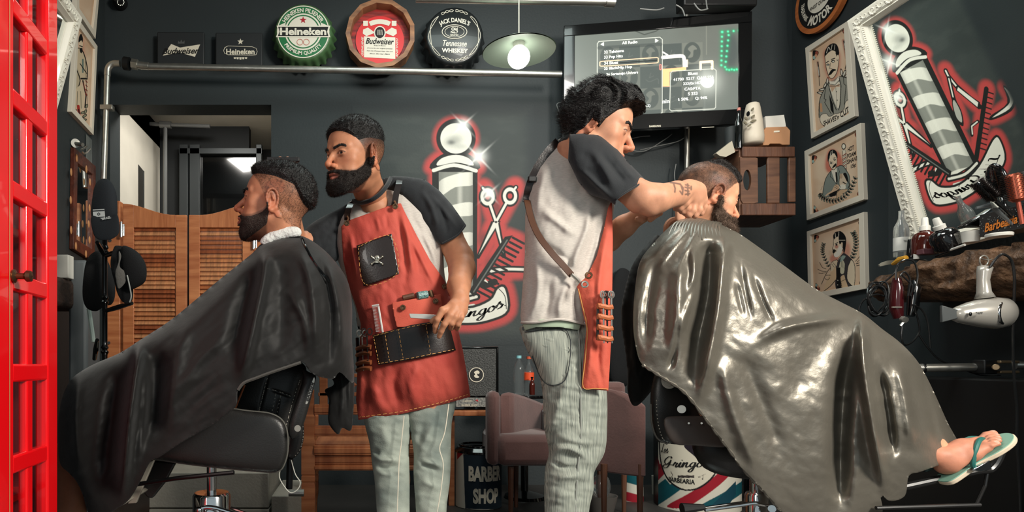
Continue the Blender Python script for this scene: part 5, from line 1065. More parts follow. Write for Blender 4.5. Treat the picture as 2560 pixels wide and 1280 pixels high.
q_, L = align(A, B); MB(q_).sphere((0, 0, L * .9), (.045, .018, .075), n=24, m=16).tube([(0, 0, 0), (0, 0, L * .5)], .009, 8).build('paddle', M_gloss, t, angle=180)
mb = MB(q_)
for k in range(60): a_ = rng.random() * 6.28; z = rng.random() * 2 - 1; mb.tube([(.042 * math.cos(a_) * (1 - z * z) ** .5, -.01, L * .9 + .07 * z), (.06 * math.cos(a_) * (1 - z * z) ** .5, -.035, L * .9 + .078 * z)], .0008, 4)
mb.build('bristles', mat('black_bristle'), t)
MB().tube([P(2440, 520, 2.7), P(2475, 512, 2.7), P(2530, 560, 2.72)], [.005, .011, .005], 10).build('clear_scraper', mat('smoky_plastic', (96, 102, 104), rough=.15, alpha=.55), label='translucent smoky spatula leaning in front of the dark brushes', cat='spatula')
mb = MB(); mb.pp([(2405, 566), (2440, 545), (2480, 520), (2530, 512), (2530, 566)], 2.93, .04); mb.build('black_case', M_gloss, label='glossy black case behind the white tub and glitter box', cat='case', bevel=.01)
# orange and grey razor lying at the far end
mb = MB(); mb.tube([SH(2232, 660, 2.72), SH(2250, 650, 2.71), SH(2266, 644, 2.71)], [.008, .017, .012], 10); mb.build('yellow_clipper_guard', mat('yellow_plastic', (206, 150, 50), rough=.35), label='yellow plastic comb piece on the far end of the live-edge shelf', cat='comb')
mb = MB(); mb.pp([(2198, 662), (2206, 656), (2222, 651), (2240, 650), (2238, 658), (2200, 666)], SL(2220, 2.72), .008); mb.build('grey_neck_comb', mat('grey_comb', (136, 134, 122), rough=.5), label='grey toothed comb lying beside the yellow comb piece', cat='comb')

# hanging clipper with cords, coiled cable
Yk = 3.0
t = thing('hair_clipper', 'dark red and black hair clipper hanging by its looped cord', 'hair clipper', tuple(P(2243, 800, Yk)))
MB().tube([P(2242, 695, Yk), P(2243, 720, Yk), P(2241, 770, Yk), P(2246, 795, Yk)], [.016, .026, .028, .02], 12).build('body', mat('dark_red_plastic', (62, 18, 22), rough=.15, coat=.4), t)
MB().box(P(2242, 768, Yk - .03), (.045, .006, .006)).cyl(P(2256, 797, Yk - .02), P(2264, 800, Yk - .04), .014).tube([P(2262, 800, Yk - .03), P(2251, 815, Yk - .03)], .006, 6).build('metal_trim', M_steel, t)
MB().tube([P(2282, 700, Yk), P(2286, 720, Yk), P(2282, 765, Yk), P(2276, 790, Yk)], [.014, .026, .024, .016], 12).build('black_trimmer', M_gloss, t)
def cord(name, pts, Yq, r=.0035, m_=None, label=None, n=7):
    mb = MB()
    for p_ in pts: mb.tube(SP([tuple(P(x, y, Yq)) for x, y in p_], n), r, 7)
    return mb.build(name, m_ or mat('black_cable', (26, 27, 28), rough=.25, coat=.3), label=label, cat='cable')
cord('clipper_cord', [[(2240, 700), (2242, 665), (2262, 650), (2285, 655), (2294, 690), (2285, 730)], [(2250, 690), (2262, 680), (2275, 700), (2270, 740)], [(2255, 688), (2280, 715), (2275, 740)], [(2280, 762), (2305, 775), (2320, 810), (2326, 870)], [(2284, 765), (2295, 800), (2298, 830), (2280, 855), (2260, 862), (2254, 840), (2256, 815)], [(2298, 838), (2320, 870), (2350, 900), (2400, 920), (2450, 937), (2500, 938)]], Yk - .05, .004, label='looped black cords of the hanging clipper')
mb = MB(); rc = np.random.default_rng(5)
for k in range(9):
    c0 = (2190 + rc.random() * 10, 745 + rc.random() * 10); rx, ry, a0 = 18 + rc.random() * 10, 34 + rc.random() * 12, rc.random() * .8 - .4
    mb.tube([tuple(P(c0[0] + rx * math.cos(q) * math.cos(a0) - ry * math.sin(q) * math.sin(a0), c0[1] + rx * math.cos(q) * math.sin(a0) + ry * math.sin(q) * math.cos(a0), 3.22 - .03 * math.sin(q + k) - .006 * k)) for q in np.linspace(0, 6.28, 26)[:-1]], .0042, 7, True)
mb.tube(SP([tuple(P(x, y, 3.18)) for x, y in [(2215, 742), (2190, 736), (2160, 750), (2148, 770), (2150, 785)]], 6), .0042, 7)
mb.tube(SP([tuple(P(2192, 720, 3.2)), (2.66, 3.2, 1.36), (2.70, 3.2, 1.425), (2.82, 3.2, 1.42)], 5), .0042, 7); mb.build('coiled_cable', mat('black_cable'), label='coiled black power cable hanging under the far end of the shelf', cat='cable')
# hair dryer
Yh = 2.66; t = thing('hair_dryer', 'silver hair dryer hanging by its handle from a hook on the shelf', 'hair dryer', tuple(P(2450, 815, Yh)))
M_silver = mat('pearl_silver_plastic', (176, 172, 164), rough=.25, metal=.35, coat=.5)
c_ = [P(x, y, Yh) for x, y in [(2381, 786), (2395, 786), (2420, 784), (2450, 783), (2485, 783), (2508, 782), (2518, 782)]]
mb = MB(); mb.tube(c_, [.022, .034, .047, .059, .066, .062, .05], 28); mb.build('body', M_silver, t, angle=180)
MB().tube([P(x, y, Yh) for x, y in [(2462, 745), (2460, 730), (2458, 700), (2460, 680), (2463, 668)]], [.034, .024, .021, .024, .026], 20).build('handle', M_silver, t, angle=180)
mb = MB(); a0 = P(2384, 786, Yh); mb.add([(a0.x, a0.y + sy * .02, a0.z + sz * .018) for sy in (-1, 1) for sz in (-1, 1)] + [(P(2352, 0, Yh).x, a0.y + sy * .006, a0.z + .002 + sz * .036) for sy in (-1, 1) for sz in (-1, 1)], [(0, 1, 3, 2), (4, 6, 7, 5), (0, 4, 5, 1), (2, 3, 7, 6), (1, 5, 7, 3), (0, 2, 6, 4)]); mb.build('nozzle', mat('smoke_grey_plastic', (66, 70, 70), rough=.3), t, bevel=.003)
MB(PM(2503, 783, Yh - .035) @ R('Y', 28)).lathe([(.045, 0), (.047, .008), (.041, .012), (.039, .008)], n=32).build('chrome_ring', M_chrome, t, angle=180)
mb = MB(PM(2503, 783, Yh - .035) @ R('Y', 28)); disc(mb, .042, .006, n=32); mb.box((0, 0, .009), (.006, .07, .006), R('Z', -22)); mb.build('rear_grille', mat('dark_grille', (60, 60, 58), rough=.3, metal=.5), t)
mb = MB(PM(2448, 783, Yh - .067)); text(mb, 'TAIFF', T(0, 0, .0), w=.03, bold=.04, shear=.3); mb.build('lettering', M_blkink, t, smooth=False)
mb = MB(); mb.sphere(P(2426, 785, Yh - .048), (.006, .004, .009)); mb.build('switch', M_gloss, t)
cord('dryer_cord', [[(2475, 668), (2492, 645), (2508, 636), (2528, 650), (2536, 690), (2535, 760), (2532, 850), (2536, 950), (2542, 1020), (2542, 1100), (2548, 1190), (2552, 1290)]], Yh - .03, .005, label='black cord of the silver hair dryer hanging down at the right')
mb = MB(); mb.tube([tuple(P(2460 + 11 * math.cos(q), 652 + 13 * math.sin(q), Yh)) for q in np.linspace(0, 6.28, 20)[:-1]], .0028, 6, True); mb.tube(SP([tuple(P(x, y, Yh)) for x, y in [(2452, 646), (2470, 650), (2480, 648)]], 5), .002, 6); mb.build('wire_hook', M_steel, label='small wire ring hooking the hair dryer to the shelf', cat='hook')
# ================================================================ left side and floor things
M_red = mat('post_box_red', (236, 14, 22), rough=.22, coat=.5)
# red glazed cabinet
def RX(px):
    k = (px - CX) / F; Yq = (-.743 + .104 * 1.56) / (k + .104); return k * Yq, Yq
p0 = RX(145); p1 = RX(2); ux = Vector((p0[0] - p1[0], p0[1] - p1[1], 0)); Lc = ux.length; ux.normalize()
def RS(px): q = RX(px); return (Vector((q[0] - p1[0], q[1] - p1[1], 0))).dot(ux)
nc = Vector((ux.y, -ux.x, 0)); Mc = frame(Vector((p1[0], p1[1], 0)), ux, (0, 0, 1), nc)      # z of the frame points into the room
t = thing('red_display_cabinet', 'bright red glazed display cabinet with small panes at the left edge', 'cabinet', (p1[0] - .2, p1[1] + .2, 0))
zs = [1.643 + .19 * k for k in (2, 1, 0, -1, -2, -3, -4, -5, -6, -7, -8)]
def grille(zoff, parent, handle=False):
    mb = MB(Mc)
    for a_, b_ in ((-.08, RS(36)), (RS(120), Lc)): mb.prism([(a_, 0), (b_, 0), (b_, 2.25), (a_, 2.25)], zoff - .03, zoff)
    mb.build('stile', M_red, parent, bevel=.006)
    mb = MB(Mc); mb.prism([(RS(73), .05), (RS(88), .05), (RS(88), 2.2), (RS(73), 2.2)], zoff - .024, zoff - .004); mb.build('mullion', M_red, parent, bevel=.005)
    for z in zs: mb = MB(Mc); mb.prism([(RS(34), z - .019), (RS(122), z - .019), (RS(122), z + .019), (RS(34), z + .019)], zoff - .026, zoff - .002); mb.build('cross_bar', M_red, parent, bevel=.005)
grille(0, t)
mb = MB(Mc); mb.prism([(RS(33) , .03), (RS(122), .03), (RS(122), 2.2), (RS(33), 2.2)], -.017, -.014); mb.build('glass', mat('cabinet_glass', (14, 16, 17), rough=.03, alpha=.22, spec=.3), t, smooth=False)
mb = MB(Mc)
for z in (1.20, .60, .28, 1.8): mb.box((Lc / 2, z, -.20), (Lc, .018, .30))
mb.build('shelf', M_red, t, bevel=.003)
mb = MB(Mc); mb.box((Lc - .012, 1.12, -.2), (.024, 2.25, .34)); mb.build('end_panel', mat('oxblood_red', (110, 22, 30), rough=.5), t)
mb = MB(Mc); mb.box((Lc / 2 - .04, 2.27, -.2), (Lc + .1, .06, .42)); mb.box((Lc / 2 - .04, .03, -.2), (Lc + .08, .06, .4)); mb.build('cornice', M_red, t, bevel=.01)
mb = MB(Mc @ T(RS(32), CAMZ + (912 - 690) / F * RX(32)[1], .0)); mb.lathe([(.001, 0), (.013, 0), (.014, .004), (.006, .008), (.006, .022), (.012, .028), (.011, .036), (.001, .038)], n=18); mb.tube([(0, 0, .02), (.012, .004, .024)], .004, 8); mb.build('knob', mat('aged_brass', (120, 92, 70), rough=.35, metal=.9), t)
MB(Mc).add([(RS(22), .0, .001), (RS(24), .0, .001), (RS(24), 2.2, .001), (RS(22), 2.2, .001)], [(0, 1, 2, 3)]).build('stile_highlight', mat('painted_highlight', (236, 170, 110), rough=.3, metal=.3), t, smooth=False)  # highlight line on the red stile, put in as a pale strip
def jar(label, px, z, r, h, body, lid, lidh=.35, txt=None, name='pomade_jar', dz=-.12):
    m_ = Mc @ T(RS(px), z, dz) @ R('X', -90); c0 = m_.to_translation(); t2 = thing(name, label, 'jar', tuple(c0)); m2 = T(*c0)
    MB(m2).lathe([(.001, 0), (r, 0), (r, h * (1 - lidh)), (r * .8, h * (1 - lidh) + .003), (.001, h * (1 - lidh) + .003)], n=28).build('body', body, t2)
    MB(m2).lathe([(.001, h * (1 - lidh) + .002), (r * .95, h * (1 - lidh) + .002), (r * .95, h), (.001, h)], n=28).build('lid', lid, t2)
    if txt:
        mb = MB(T(*c0) @ R('Z', math.degrees(math.atan2(nc.x, -nc.y))) @ R('X', 90) @ T(0, h * .3, r + .001))
        for i_, s_ in enumerate(txt): text(mb, s_, T(0, .008 - .011 * i_, 0), w=r * 1.2, h=.006, bold=.02)
        mb.box((0, h * .2, 0), (r * 1.5, .0015, .001)); mb.box((0, -h * .22, 0), (r * 1.5, .0015, .001)); mb.build('lettering', M_cream, t2, smooth=False)
jar('black pomade jar with white lid on the cabinet shelf', 52, .609, .034, .085, M_black, M_noz, .3, ['POMADA', 'GEL'])
jar('silver lidded jar behind the lowest panes of the red cabinet', 50, .29, .026, .11, M_clear, M_chrome, .5, None, 'silver_jar')
jar('small dark jar beside the silver jar in the red cabinet', 108, .29, .02, .14, mat('dark_plastic'), mat('grey_lid', (120, 118, 112)), .3, None, 'dark_jar')
jar('round black and white tin on the middle shelf of the red cabinet', 50, 1.21, .04, .10, M_black, mat('grey_lid'), .2, None, 'round_tin')

# twin ornate mirror on the left wall
nl = Vector((.966, .052, -.25)).normalized(); Pb = PL(50, 545, .03); dl = Pb.dot(nl)
def PLm(px, py): r_ = P(px, py, 1) - Vector((0, 0, CAMZ)); return Vector((0, 0, CAMZ)) + r_ * ((dl - CAMZ * nl.z) / r_.dot(nl))
TRm = PLm(190, 38); BRm = PLm(50, 545); vy = (TRm - BRm).normalized(); vx = vy.cross(nl).normalized()
if vx.y > 0: vx = -vx                                            # runs from the far edge towards the viewer
t = thing('ornate_mirror', 'second ornate white mirror on the left wall half hidden by the red cabinet', 'mirror', tuple(BRm)); Hl = (TRm - BRm).length; Wl = .8; Ml = frame(BRm, vx, vy, nl)
mb = MB(Ml); vs = []; fs = []
for a_, z in prof_m if 'prof_m' in globals() else [(0, 0), (0, .03), (.012, .042), (.03, .036), (.05, .038), (.062, .03), (.068, .034), (.076, .022), (.085, .012), (.085, 0)]: vs += [(a_, a_, z), (Wl - a_, a_, z), (Wl - a_, Hl - a_, z), (a_, Hl - a_, z)]
for i in range(9):
    for j in range(4): fs.append((i * 4 + j, i * 4 + 4 + j, i * 4 + 4 + (j + 1) % 4, i * 4 + (j + 1) % 4))
mb.add(vs, fs); mb.build('frame', mat('carved_white_frame'), t, angle=30)
mb = MB(Ml); y = .05; i = 0
while y < Hl - .04: scroll(.033, y, .02, 1 if i % 2 else -1, 0 if i % 2 else math.pi); y += .048; i += 1
x = .06
while x < Wl - .05: scroll(x, Hl - .033, .02, 1 if i % 2 else -1, math.pi / 2 * (1 if i % 2 else -1)); x += .048; i += 1
mb.build('carved_scrolls', mat('carved_white_frame'), t, angle=180)
MB(Ml).add([(.08, .08, .004), (Wl - .08, .08, .004), (Wl - .08, Hl - .08, .004), (.08, Hl - .08, .004)], [(0, 3, 2, 1)]).build('mirror_glass', mat('mirror_glass'), t, smooth=False)

# carved brown mirror on hooks
def wquad(c, i_, dep, name, m_, t, right=False, inn=.012):
    pt = (lambda q, o: PR(*q, o)) if right else (lambda q, o: PL(*q, o)); nr = Vector((-1, -.0356, 0)).normalized() if right else Vector((1, .054, 0)).normalized()
    a_ = [pt(q, 0) for q in c]; b_ = [pt(q, 0) for q in i_]; mb = MB(); vs = [tuple(q + nr * k) for k, L in ((.004, a_), (dep, a_), (dep, b_), (inn, b_)) for q in L]; fs = []
    for r_ in range(3):
        for j in range(4): fs.append((r_ * 4 + j, r_ * 4 + (j + 1) % 4, r_ * 4 + 4 + (j + 1) % 4, r_ * 4 + 4 + j))
    mb.add(vs, fs); return mb.build(name, m_, t, smooth=False, bevel=.003), [q + nr * (inn + .001) for q in b_]
t = thing('carved_mirror', 'narrow-looking mirror in a carved reddish brown frame above the coat stand', 'mirror', tuple(PL(200, 650)))
_, b_ = wquad([(175, 368), (229, 416), (226, 655), (172, 622)], [(183, 407), (221, 436), (219, 622), (180, 598)], .03, 'frame', mat('carved_red_brown', (112, 54, 36), rough=.45, c2=(60, 28, 20), vscale=14, bump=.4, bscale=40), t)
MB().add([tuple(q) for q in b_], [(0, 1, 2, 3)]).build('mirror_glass', mat('mirror_glass'), t, smooth=False)
for x, y in ((192, 395), (216, 423), (178, 430), (225, 455), (177, 500), (224, 520), (178, 575), (190, 615), (215, 635), (224, 600), (222, 560)): MB().sphere(PL(x, y, .033), (.004, .014, .026), n=10, m=6).build('carved_leaf', mat('pale_carving', (196, 140, 92), rough=.5), t)
t = thing('wall_hook', 'steel bolt and double wire hook above the carved mirror', 'hook', tuple(PL(200, 365)))
MB().cyl(PL(187, 358, .02), PL(207, 362, .09), .012).cyl(PL(187, 358, .01), PL(189, 358, .03), .028).build('bolt', M_steel, t)
MB().tube(SP([tuple(PL(x, y, .1)) for x, y in [(203, 374), (208, 372), (217, 366)]], 4), .006, 8).tube(SP([tuple(PL(x, y, .08)) for x, y in [(205, 378), (210, 384), (218, 380), (225, 372)]], 4), .006, 8).build('prong', M_steel, t)
MB().add([tuple(PL(x, y, .006)) for x, y in ((215, 335), (230, 350), (230, 420), (214, 400))], [(0, 1, 2, 3)]).build('tin_plate', mat('tin_plate', (126, 132, 130), rough=.5, metal=.5, var=.2, vscale=12), label='dull tin plate on the wall under the left picture', cat='plate', smooth=False)

# small bark shelf and white box on the left wall
MB().box((-1.80, 3.35, 1.30), (.30, .92, .17)).build('bark_shelf', mat('dark_bark', (74, 54, 44), rough=.8, c2=(40, 30, 26), vscale=14, bump=1, bscale=40), label='short dark bark-edged shelf on the left wall beside the red cabinet', cat='shelf', bevel=.03)
MB().box(P(160, 668, 3.6), (.08, .07, .13)).build('white_box', mat('white_paper'), label='small white box standing on the short bark shelf', cat='box', bevel=.004)

# swing doors and posts
def leaf_door(nm, s0, s1, p0_, p1_, mir):
    Yd = 4.72; root = thing(nm, None, None, tuple(P((s0 + s1) / 2, 1150, Yd))); root['kind'] = 'structure'
    X = lambda px: P(px, 0, Yd).x; z = lambda py: P(0, py, Yd).z; bot = 1150
    hi, lo = 509, 537
    f = lambda px: (lo + (hi - lo) * (1 - ss(0, 1, (px - s0) / (s1 - s0) * 1.25))) if not mir else (lo + (hi - lo) * ss(0, 1, ((px - s0) / (s1 - s0)) * 1.25 - .25))
    def bar(name, x0, x1, y1, m_): n_ = 8; top = [(x, f(x)) for x in np.linspace(x0, x1, n_)]; MB().pp(top + [(x1, y1), (x0, y1)], Yd - .02, .035).build(name, m_, root, bevel=.003)
    bar('stile', s0, p0_, bot, M_wood); bar('stile', p1_, s1, bot, M_wood); bar('top_rail', p0_, p1_, 569, M_woodh)
    MB().pp([(p0_, 1120), (p1_, 1120), (p1_, bot), (p0_, bot)], Yd - .018, .03).build('bottom_rail', M_woodh, root, bevel=.003)
    rs_ = np.random.default_rng(int(s0)); pal = [mat('slat_wood_%d' % k, c, rough=.5, c2=tuple(int(v * .72) for v in c), vscale=5, stretch=(9, 1, 1)) for k, c in enumerate([(206, 134, 86), (182, 106, 64), (218, 150, 102), (160, 86, 50)])]
    mb = MB(); y = 565
    while y < 1118:
        a_, b_ = z(y), z(y + 13); x0, x1 = X(p0_), X(p1_); mb.mi = int(rs_.integers(0, 4))
        mb.add([(x0, Yd - .016, b_), (x1, Yd - .016, b_), (x1, Yd + .012, a_), (x0, Yd + .012, a_), (x0, Yd - .010, b_ - .004), (x1, Yd - .010, b_ - .004), (x1, Yd + .018, a_ - .004), (x0, Yd + .018, a_ - .004)], [(0, 1, 2, 3), (4, 7, 6, 5), (0, 4, 5, 1), (0, 3, 7, 4), (1, 5, 6, 2), (2, 6, 7, 3)]); y += 11.1
    mb.build('louvre_panel', pal, root, smooth=False)
    return root
d1 = leaf_door('door_1', 307, 466, 334, 439, False); d2 = leaf_door('door_2', 472, 633, 499, 606, True)
for i, (x0, x1) in enumerate(((268, 304), (637, 664))):
    A = P(x0, 505, 4.76); B = P(x1, 1228, 4.76); MB().box(((A.x + B.x) / 2, 4.76, (A.z + B.z) / 2), (B.x - A.x, .07, A.z - B.z)).build('trim_%d' % (i + 2), M_wood, kind='structure', bevel=.005)
mb = MB()
for x, y in ((275, 601), (272, 857), (648, 600), (280, 700)): mb.cyl(P(x, y, 4.725), P(x, y, 4.715), .011)
mb.build('trim_4', M_black, kind='structure')
for (x, y), d_ in (((305, 575), d1), ((636, 605), d2)):
    mb = MB(); mb.cyl(P(x - 2, y + 18, 4.68), P(x - 2, y - 20, 4.68), .012).cyl(P(x + 4, y + 15, 4.68), P(x + 4, y - 14, 4.68), .010); mb.build('hinge', M_chrome, d_)

# coat stand with hats
Yr = 3.2; t = thing('coat_stand', 'black turned coat stand beside the swing doors', 'coat stand', (P(262, 0, Yr).x, Yr, 0)); cx0 = P(262, 0, Yr).x; zz = lambda y: P(0, y, Yr).z
pr_ = [(.001, 0), (.03, 0)]; z = 0.0
while z < zz(600): pr_ += [(.013, z + .02), (.013, z + .20), (.02, z + .215), (.012, z + .225), (.019, z + .235), (.013, z + .25)]; z += .25
pr_ += [(.013, zz(600)), (.019, zz(596)), (.001, zz(590))]
MB(T(cx0, Yr, 0)).lathe(pr_, n=16).build('pole', M_gloss, t)
for j, (a_, b_) in enumerate([((262, 778), (330, 758)), ((262, 640), (298, 628)), ((262, 640), (243, 606)), ((262, 620), (262, 500)), ((236, 898), (243, 850))]): MB().tube([P(*a_, Yr), (P(*a_, Yr) + P(*b_, Yr - .08)) / 2, P(*b_, Yr - .12)], [.010, .013, .009], 10).build('arm', M_gloss, t)
for k in range(3): a_ = k * 2.1; MB().tube([(cx0, Yr, .12), (cx0 + .15 * math.cos(a_), Yr + .15 * math.sin(a_), .09), (cx0 + .24 * math.cos(a_), Yr + .24 * math.sin(a_), .02)], .016, 10).build('foot', M_gloss, t)
M_felt = mat('black_felt', (18, 19, 21), rough=.9, bump=.2, bscale=200); M_capc = mat('navy_cap_cotton', (20, 25, 31), rough=.85, bump=.15, bscale=300)
Yh_ = 3.02; t = thing('baseball_cap', 'dark baseball cap with flag patch and ISRAEL lettering on the coat stand', 'cap', tuple(P(262, 600, Yh_)))
pf = Puff([(254, 447), (238, 462), (230, 500), (228, 540), (240, 556), (265, 560), (290, 548), (294, 520), (290, 480), (275, 452)], Yh_, .9, q=2); a_, b_, Q, x, y = pf.sheet(pf.o, 2, smooth=False); mb = MB(); solid(mb, a_, b_, Q); mb.build('crown', M_capc, t, angle=180)
pf2 = Puff([(229, 540), (232, 580), (245, 598), (275, 599), (296, 585), (298, 560), (291, 535), (262, 548)], Yh_ - .06, .25, q=2); a_, b_, Q, x, y = pf2.sheet(pf2.o, 2, smooth=False); mb = MB(); solid(mb, a_, b_, Q); mb.build('brim', M_capc, t, angle=180)
Yf = Yh_ - pf.height(np.array([248.]), np.array([535.]))[0] - .008
mb = MB(PM(247, 535, Yf, 3)); w_ = 29 / F * Yf; h_ = 24 / F * Yf; mb.prism([(-w_ / 2, -h_ / 2), (w_ / 2, -h_ / 2), (w_ / 2, h_ / 2), (-w_ / 2, h_ / 2)], -.004, 0); mb.build('flag_patch', mat('patch_white', (180, 184, 184), rough=.8), t)
mb = MB(PM(247, 535, Yf - .001, 3))
for s_ in (-1, 1): mb.box((0, s_ * h_ * .34, 0), (w_, h_ * .1, .001))
for r_ in (90, -90): mb.tube([(h_ * .17 * math.cos(math.radians(r_ + k * 120)), h_ * .17 * math.sin(math.radians(r_ + k * 120)), .0) for k in range(3)], .0011, 4, True)
mb.build('flag_emblem', M_capc, t, smooth=False); mb = MB(PM(266, 545, Yf - .03, 12)); text(mb, 'ISRAEL', Matrix(), w=23 / F * Yf, bold=.04); mb.build('lettering', mat('patch_white'), t, smooth=False)
# fedora hanging sideways
Yh2 = 3.0; t = thing('black_hat', 'black felt hat hanging sideways from the coat stand arm', 'hat', tuple(P(330, 760, Yh2)))
def puffpart(out, Y0, flat, name, m_, t, q=2, step=2, cap=None, tilt=(0, 0), ridges=(), wr=None, off=0, bs=1.0, angle=180, sm=True, **kw):
    pf = Puff(out, Y0, flat, cap=cap, q=q, tilt=tilt, smooth=sm); a_, b_, Q, x, y = pf.sheet(pf.o, step, smooth=False, ridges=ridges, wr=wr, off=off, backscale=bs); mb = MB(); solid(mb, a_, b_, Q); return pf, mb.build(name, m_, t, angle=angle, **kw)
puffpart([(304, 618), (322, 617), (346, 632), (362, 655), (367, 680), (362, 705), (340, 720), (325, 722), (312, 700), (306, 660)], Yh2 - .03, .8, 'crown', M_felt, t)
puffpart([(284, 620), (296, 614), (310, 622), (322, 670), (331, 700), (333, 740), (325, 757), (308, 756), (294, 735), (286, 705), (276, 660)], Yh2 + .01, .3, 'brim', M_felt, t)
puffpart([(297, 628), (303, 640), (299, 665), (311, 678), (316, 690), (312, 708), (296, 722), (290, 700), (288, 680), (296, 655)], Yh2 - .045, .35, 'lining', mat('grey_lining', (104, 102, 98), rough=.9, bump=.3, bscale=120), t)
MB().tube(SP([tuple(P(x, y, Yh2 - .06)) for x, y in [(318, 688), (324, 715), (328, 740), (324, 756)]], 5), .0035, 6).build('rim_piping', mat('pale_piping', (170, 174, 170)), t)
puffpart([(215, 655), (240, 628), (262, 640), (284, 690), (288, 735), (280, 760), (262, 765), (240, 778), (215, 768), (206, 730)], 3.3, .5, 'dark_jacket', M_felt, None, label='black garment bundled on the coat stand behind its pole', cat='jacket')
MB().tube([P(222, 772, 3.4), P(234, 855, 3.4)], .012, 8).build('white_rod', mat('pale_rod', (176, 190, 182)), label='pale slanted rod behind the coat stand', cat='rod')

# wooden bench
Yb2 = 3.3; t = thing('wooden_bench', 'honey coloured wooden bench with turned legs and slatted rails', 'bench', (P(920, 0, Yb2).x, Yb2 + .1, 0))
def leg_(px0, px1, Y0, ytop):
    c0 = P((px0 + px1) / 2, 0, Y0); w = (px1 - px0) / F * Y0 / 2; z1 = P(0, ytop, Y0).z; z2 = z1 + .0
    pr_ = [(.0, 0), (w * .7, 0), (w * .8, .1), (w, .14), (w, P(0, 1205, Y0).z - .01), (w * .93, P(0, 1203, Y0).z), (w, P(0, 1201, Y0).z), (w, P(0, 1188, Y0).z), (w * .9, P(0, 1186, Y0).z), (w, P(0, 1183, Y0).z), (w, P(0, 1118, Y0).z), (w * .93, P(0, 1114, Y0).z), (w, P(0, 1110, Y0).z), (w, P(0, 1100, Y0).z), (w * .92, P(0, 1096, Y0).z), (w * .96, P(0, 1040, Y0).z), (w * .8, P(0, 1035, Y0).z), (w * .8, z1), (.0, z1)]
    s2 = math.sqrt(2); MB(T(c0.x, Y0, 0) @ R('Z', 45)).lathe([(max(r_, .0002) * s2, z) for r_, z in pr_], n=4).build('leg', M_wood, t, angle=20)
leg_(755, 788, Yb2, 975); leg_(1076, 1106, Yb2, 1042); leg_(768, 796, Yb2 + .5, 1120); leg_(1060, 1088, Yb2 + .5, 1120)
for nm_, y0, y1, dy in (('back_rail', 1011, 1036, .0), ('rail', 1064, 1090, 0), ('seat_edge', 1112, 1136, -.02), ('apron_board', 1137, 1160, 0), ('lower_moulding', 1160, 1174, -.01)):
    A = P(786, y0, Yb2); B = P(1080, y1, Yb2); MB().box(((A.x + B.x) / 2, Yb2 + dy, (A.z + B.z) / 2), (B.x - A.x, .04, A.z - B.z)).box(((A.x + B.x) / 2, Yb2 + dy - .02, (A.z + B.z) / 2), (B.x - A.x, .012, (A.z - B.z) * .55)).build(nm_, M_woodh, t, bevel=.003)
MB().box(((P(786, 0, Yb2).x + P(1080, 0, Yb2).x) / 2, Yb2 + .26, P(0, 1116, Yb2).z), (.62, .5, .02)).build('seat_board', M_woodh, t, bevel=.004)
for px0, px1 in ((799, 819), (905, 925), (1010, 1030)): A = P(px0, 938, Yb2); B = P(px1, 1012, Yb2); MB().box(((A.x + B.x) / 2, Yb2, (A.z + B.z) / 2), (B.x - A.x, .035, A.z - B.z)).build('back_post', M_wood, t, bevel=.003)
for y0, y1 in ((934, 943), (981, 990)): A = P(796, y0, Yb2); B = P(1040, y1, Yb2); MB().box(((A.x + B.x) / 2, Yb2, (A.z + B.z) / 2), (B.x - A.x, .035, A.z - B.z)).build('top_rail', M_woodh, t, bevel=.003)
MB().add([tuple(P(x, y, Yy)) for x, y, Yy in ((878, 948, Yb2), (893, 962, Yb2), (878, 975, Yb2), (863, 962, Yb2), (878, 962, Yb2 - .04))], [(0, 4, 1), (1, 4, 2), (2, 4, 3), (3, 4, 0), (0, 1, 2, 3)]).build('diamond_boss', M_wood, t, smooth=False)

# desk and boxed amplifier
Yd = 4.0; t = thing('small_desk', 'narrow wooden tabletop under the black speaker box', 'table', (P(1170, 0, Yd).x, Yd + .2, 0))
A = P(1100, 1027, Yd); B = P(1228, 1040, Yd); MB().box(((A.x + B.x) / 2, Yd + .22, (A.z + B.z) / 2), (B.x - A.x, .45, A.z - B.z)).build('table_top', M_woodh, t, bevel=.003)
for px in (1106, 1134): MB().box((P(px, 0, Yd).x, Yd + .1, P(0, 1040, Yd).z / 2 - .0), (.035, .035, P(0, 1041, Yd).z)).build('leg', M_wood, t)
t = thing('speaker_box', 'black textured speaker box with a round portrait emblem on the desk', 'speaker', tuple(P(1190, 1026, Yd + .1)))
A = P(1128, 866, Yd + .05); B = P(1248, 1026, Yd + .05); MB().box(((A.x + B.x) / 2, Yd + .2, (A.z + B.z) / 2), (B.x - A.x, .28, A.z - B.z)).build('case', M_gloss, t, bevel=.008)
A = P(1134, 872, Yd + .055); B = P(1240, 990, Yd + .055); MB().box(((A.x + B.x) / 2, Yd + .055, (A.z + B.z) / 2), (B.x - A.x, .012, A.z - B.z)).build('textured_panel', mat('speckled_vinyl', (66, 68, 66), rough=.4, c2=(30, 31, 31), vscale=120, bump=.4, bscale=150), t, bevel=.003)
mb = MB(PM(1191, 937, Yd + .045)); disc(mb, .046, 0); mb.build('emblem_disc', M_blkink, t); k_ = Yd / F
mb = MB(PM(1191, 937, Yd + .043)); ring2(mb, .042, .047, 0); mb.addnp(np.array([(x * k_, y * k_, 0) for x, y in SP([(-3, 9), (3, 11), (8, 7), (6, 2), (2, 3), (3, -2), (7, -5), (4, -8), (-3, -7), (-6, -2), (-3, 1), (-6, 6)], 3, True)]), [tuple(range(36))[::-1]]); mb.build('emblem', M_cream, t, smooth=False)
mb = MB(); mb.pp([(1140, 994), (1240, 994), (1240, 1017), (1140, 1017)], Yd + .044, .004); mb.build('label_strip', mat('label_strip', (70, 72, 72), c2=(150, 150, 144), vscale=90, rough=.5), t)
